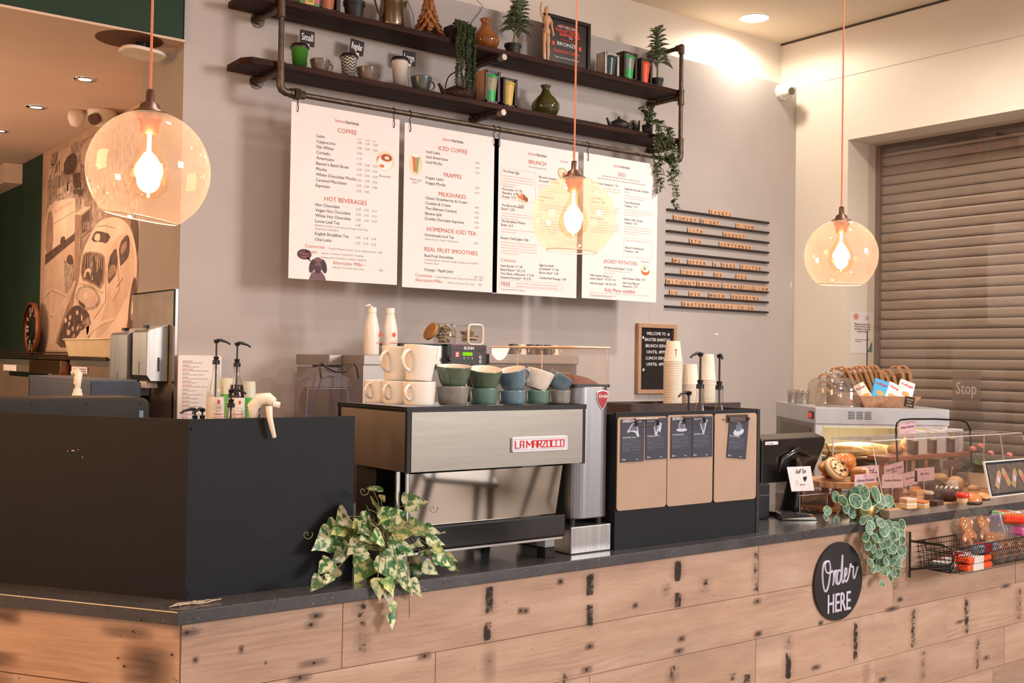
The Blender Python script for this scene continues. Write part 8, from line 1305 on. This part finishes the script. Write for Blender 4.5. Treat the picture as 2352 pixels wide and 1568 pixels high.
for i, (u, v, r) in enumerate(top_ + hang):
    hg = i >= len(top_); yq_ = (-2.22 - R.uniform(-.05, .05)) if not hg else -2.295 - R.uniform(0, .04); q = PX(u, v, y=yq_); roundleaf(q - p, r * dep(q) / FPX * (.92 if not hg else .86), (R.uniform(-.6, .1), -1, R.uniform(-.2, .6)), R.uniform(.05, 1))
for uu in (1995, 2015, 2035, 2052, 2066):
    P_ = [Vector((.0, -.02, .09)) + p, PX(uu - 5, 1185, y=-2.25), PX(uu, 1215, y=-2.295)] + [PX(uu + 4 * math.sin(v * .05), v, y=-2.30) for v in range(1235, (1335 if uu != 2052 else 1345), 18)]; s_.tube([tuple(q - p) for q in P_], .0012, 5)
P_ = [p + Vector((-.02, 0, .09)), PX(1930, 1170, y=-2.2), PX(1912, 1195, y=-2.2), PX(1903, 1205, y=-2.2)]; s_.tube([tuple(q - p) for q in P_], .0012, 5)
b.obj('foliage', [LRD, LRDE], t); s_.obj('stem', STEM, t)
# ------------------------------------------------------------------ wire snack basket on the counter front
yb0 = -2.262; q0, q1, q2 = PX(2094, 1220, y=yb0), PX(2083, 1328, y=yb0), PX(2098, 1247, y=yb0); t = thing('wire_basket', 'black wire basket hung on the plank front, filled with snacks', 'basket', (4.28, yb0, .69)); O3 = Vector((4.28, yb0, .69)); rel = lambda q: tuple(Vector(q) - O3)
b = MB(); xb = 4.285; b.tube([rel((xb, yb0 - .006, .885)), rel((xb, yb0 - .006, .688))], .0055, 8); b.tube([rel((xb, yb0 - .006, .845)), rel((xb, -2.42, .848)), rel((xb, -2.455, .842)), rel((xb, -2.47, .82)), rel((xb, -2.47, .785)), rel((xb, -2.455, .768)), rel((xb, -2.42, .757)), rel((xb, yb0 - .006, .722))], .0055, 8); b.obj('bracket', BLKE, t)
b = MB(); X0, X1, Y0, Y1, Zt, Zb_ = 4.32, 5.6, yb0 - .01, yb0 - .215, .842, .725; wr = .0013
def ring(z, e=0, r=wr, y1=None): b.tube([rel((X0 + e, Y0, z)), rel((X0 + e, (y1 or Y1) , z)), rel((X1, (y1 or Y1), z)), rel((X1, Y0, z))], r, 5, closed=True)
ring(Zt, r=.0026)
for i in range(1, 5): z = Zt - (Zt - Zb_) * i / 5; ring(z, .006 * i, y1=Y1 + .010 * i)
ring(Zb_, .03, .002, Y1 + .05)
for i in range(62):
    x = X0 + .02 + i * (X1 - X0 - .03) / 61; b.tube([rel((x, Y0, Zt)), rel((x, Y0 - .003, Zb_)), rel((x, Y1 + .05, Zb_)), rel((x, Y1, Zt))], wr, 4)
for j in range(10): y = Y0 - .02 * j - .01; b.tube([rel((X0, y, Zt)), rel((X0 + .03, y, Zb_)), rel((X1, y, Zb_))], wr, 4)
b.obj('mesh', WIRE, t); b = MB(); b.tube([rel((X0 + .01, Y0 - .05, Zt)), rel((xb + .01, Y0 - .05, Zt + .012)), rel((xb - .002, Y0 - .055, Zt + .016)), rel((xb + .01, Y0 - .06, Zt)), rel((xb + .03, Y0 - .06, .812)), rel((xb + .03, Y1 + .03, .812))], .0026, 6); b.obj('hook', WIRE, t)
ZF = Zb_ + .003
def packet(lab, x, y, z, w, d, h, rz, m1, m2, group=None, rx=0, name='snack_packet', txt=None):
    t = thing(name, lab, 'packet', (x, y, z), rz, group); t.rotation_euler.x = rx; b = MB(); n = 8
    for j in range(n):
        for i in range(2): pass
    b.box(-w / 2, w / 2, -d / 2, d / 2, 0, h); b.obj('wrapper', m1, t, bevel=h * .3, seg=3); b = MB(); b.box(-w * .3, w * .12, -d / 2 - .0012, d / 2 + .0012, -.0008, h + .0008); b.obj('printed_band', m2, t)
    b = MB(); [b.box(s * w / 2, s * (w / 2 + .012), -d * .42, d * .42, h * .35, h * .5) for s in (-1, 1)]; b.obj('crimped_end', m1, t)
RD = mat('dark_red_wrapper', 'a5222c', .3); WHW = mat('white_wrapper', 'e8e1dc', .35); OR = mat('orange_wrapper', 'ee5a2a', .3); NV = mat('navy_grey_wrapper', '3a4352', .3, col2='9aa2b5', vs=30); TG = mat('dark_teal_wrapper', '2f4142', .4); CLR2 = thin_glass('clear_bag', 'fbf9f7', .035, rough=.15, haze=.03, hazecol='f3efec')
packet('dark teal packet at the near left corner of the basket', 4.41, -2.36, ZF, .13, .09, .03, .3, TG, WHW); packet('dark red packet lying lower at the left in the basket', 4.52, -2.34, ZF, .15, .09, .028, -.2, RD, WHW); packet('dark red packet tilted on top of the other red one', 4.56, -2.38, ZF + .032, .14, .07, .028, -.35, RD, WHW); packet('orange packet at the bottom front of the basket', 4.52, -2.425, ZF, .20, .07, .026, .0, OR, WHW); packet('orange packet stacked on the lower orange packet', 4.53, -2.42, ZF + .030, .20, .07, .026, .05, OR, WHW); packet('navy and grey plaid packet standing above the orange packets', 4.62, -2.42, ZF + .062, .17, .055, .038, .08, NV, MATS['dark_red_wrapper'])
GB = mat('gingerbread', 'c07a3c', .6, col2='b06c32', vs=20, bump=.2, bs=60); ICE = mat('white_icing', 'f4efe9', .4)
def ginger():
    t = thing('gingerbread_man', 'x', 'gingerbread', (0, 0, 0), 0, 'wrapped gingerbread biscuits in the basket'); pr = [(0, .0), (.012, .002), (.020, .012), (.016, .03), (.02, .045), (.045, .052), (.050, .062), (.042, .070), (.02, .072), (.016, .080), (.024, .092), (.022, .108), (.010, .120), (0, .123)]
    pr = [(.004, .03), (.012, .0), (.03, .002), (.030, .016), (.022, .045), (.048, .052), (.052, .064), (.042, .072), (.018, .074), (.024, .092), (.020, .110), (0, .120)]; poly = pr + [(-x, z) for x, z in pr[::-1] if x > 0]; b = MB(); b.prism(poly, -.004, .004); b.obj('biscuit', GB, t, bevel=.002); b = MB()
    for x, z in ((-.008, .100), (.008, .100), (0, .060), (0, .045), (0, .030)): b.sph((x, -.0045, z), .0035, 6)
    b.tube([(-.010, -.005, .088), (-.004, -.005, .083), (.004, -.005, .083), (.010, -.005, .088)], .0016, 5); [b.box(s * .040 - .005, s * .040 + .005, -.0048, -.004, .055, .068) for s in (-1, 1)]; b.obj('icing', ICE, t); b = MB(); b.box(-.056, .056, -.010, .010, -.012, .150); b.obj('clear_bag', CLR2, t, bevel=.006); return t
g0 = ginger(); R = random.Random(19); qa, qb = PX(2238, 1246, y=-2.40), PX(2276, 1240, y=-2.37); pos = [('upper left gingerbread man leaning out of the basket', qa.x, -2.40, qa.z, .5, -.7), ('second gingerbread man leaning out of the basket, right of the first', qb.x, -2.37, qb.z, .5, -.7)]
ordg = ['first', 'second', 'third', 'fourth', 'fifth', 'sixth', 'seventh', 'eighth', 'ninth', 'tenth', 'eleventh', 'twelfth', 'thirteenth', 'fourteenth', 'fifteenth', 'sixteenth']
for i in range(16): pos.append((f'upright wrapped gingerbread biscuit, {ordg[i]} from the left in the basket row', 4.70 + .042 * i, -2.405 + .012 * (i % 2), ZF + .016, None, 0))
for i, (lab, x, y, z, tl, r2) in enumerate(pos):
    o = g0 if i == 0 else copy_tree(g0); o.location = (x, y, z); o['label'] = lab
    o.scale = (1.25,) * 3 if tl else (1, 1, 1); o.rotation_euler = (-.15, -.72, .15) if tl else (-.12, R.uniform(-.06, .06), -.95 + R.uniform(-.15, .15) if i < 8 else -.25)
LPK = mat('lilac_grey_packet', 'b4a6c4', .35, col2='8d86a8', vs=60, stretch=(30, 1, 1)); PKP = mat('hot_pink_packet', 'e04a90', .35, col2='b58ac8', vs=10)
def bp(u, v, y, dz=0): q = PX(u, v, y=y); return q.x, y, q.z - dz
for i in range(7): x_, y_, z_ = bp(2287 + 7 * i, 1226 - 1.2 * i, -2.35); packet(f"thin lilac and white snack sleeve, {ordg[i]} from the left of the fanned sleeves", x_, y_, z_, .012, .10, .085, -.15, LPK, WHW, 'fanned lilac snack sleeves', -.3)
x_, y_, z_ = bp(2338, 1228, -2.41); packet('pink and lilac packet lying on the gingerbread bags', x_, y_, z_, .10, .07, .045, .3, PKP, LPK)
RG = mat('red_foil_packet', 'd8281e', .22, col2='e8622a', vs=14); GG = mat('green_foil_packet', '5cb43c', .22, col2='e9e6ec', vs=16)
x_, y_, z_ = bp(2330, 1200, -2.40); packet('red and orange foil packet at the top right of the basket', x_, y_, z_, .13, .09, .04, .5, RG, mat('gold_foil', 'd9a03a', .3, .5)); x_, y_, z_ = bp(2312, 1188, -2.33); packet('green and white foil packet at the top, left of the red foil packet', x_, y_, z_, .11, .08, .03, -.4, GG, RG); x_, y_, z_ = bp(2362, 1196, -2.33); packet('green and lilac foil packet at the right picture edge', x_, y_, z_, .10, .08, .04, .5, GG, LPK)
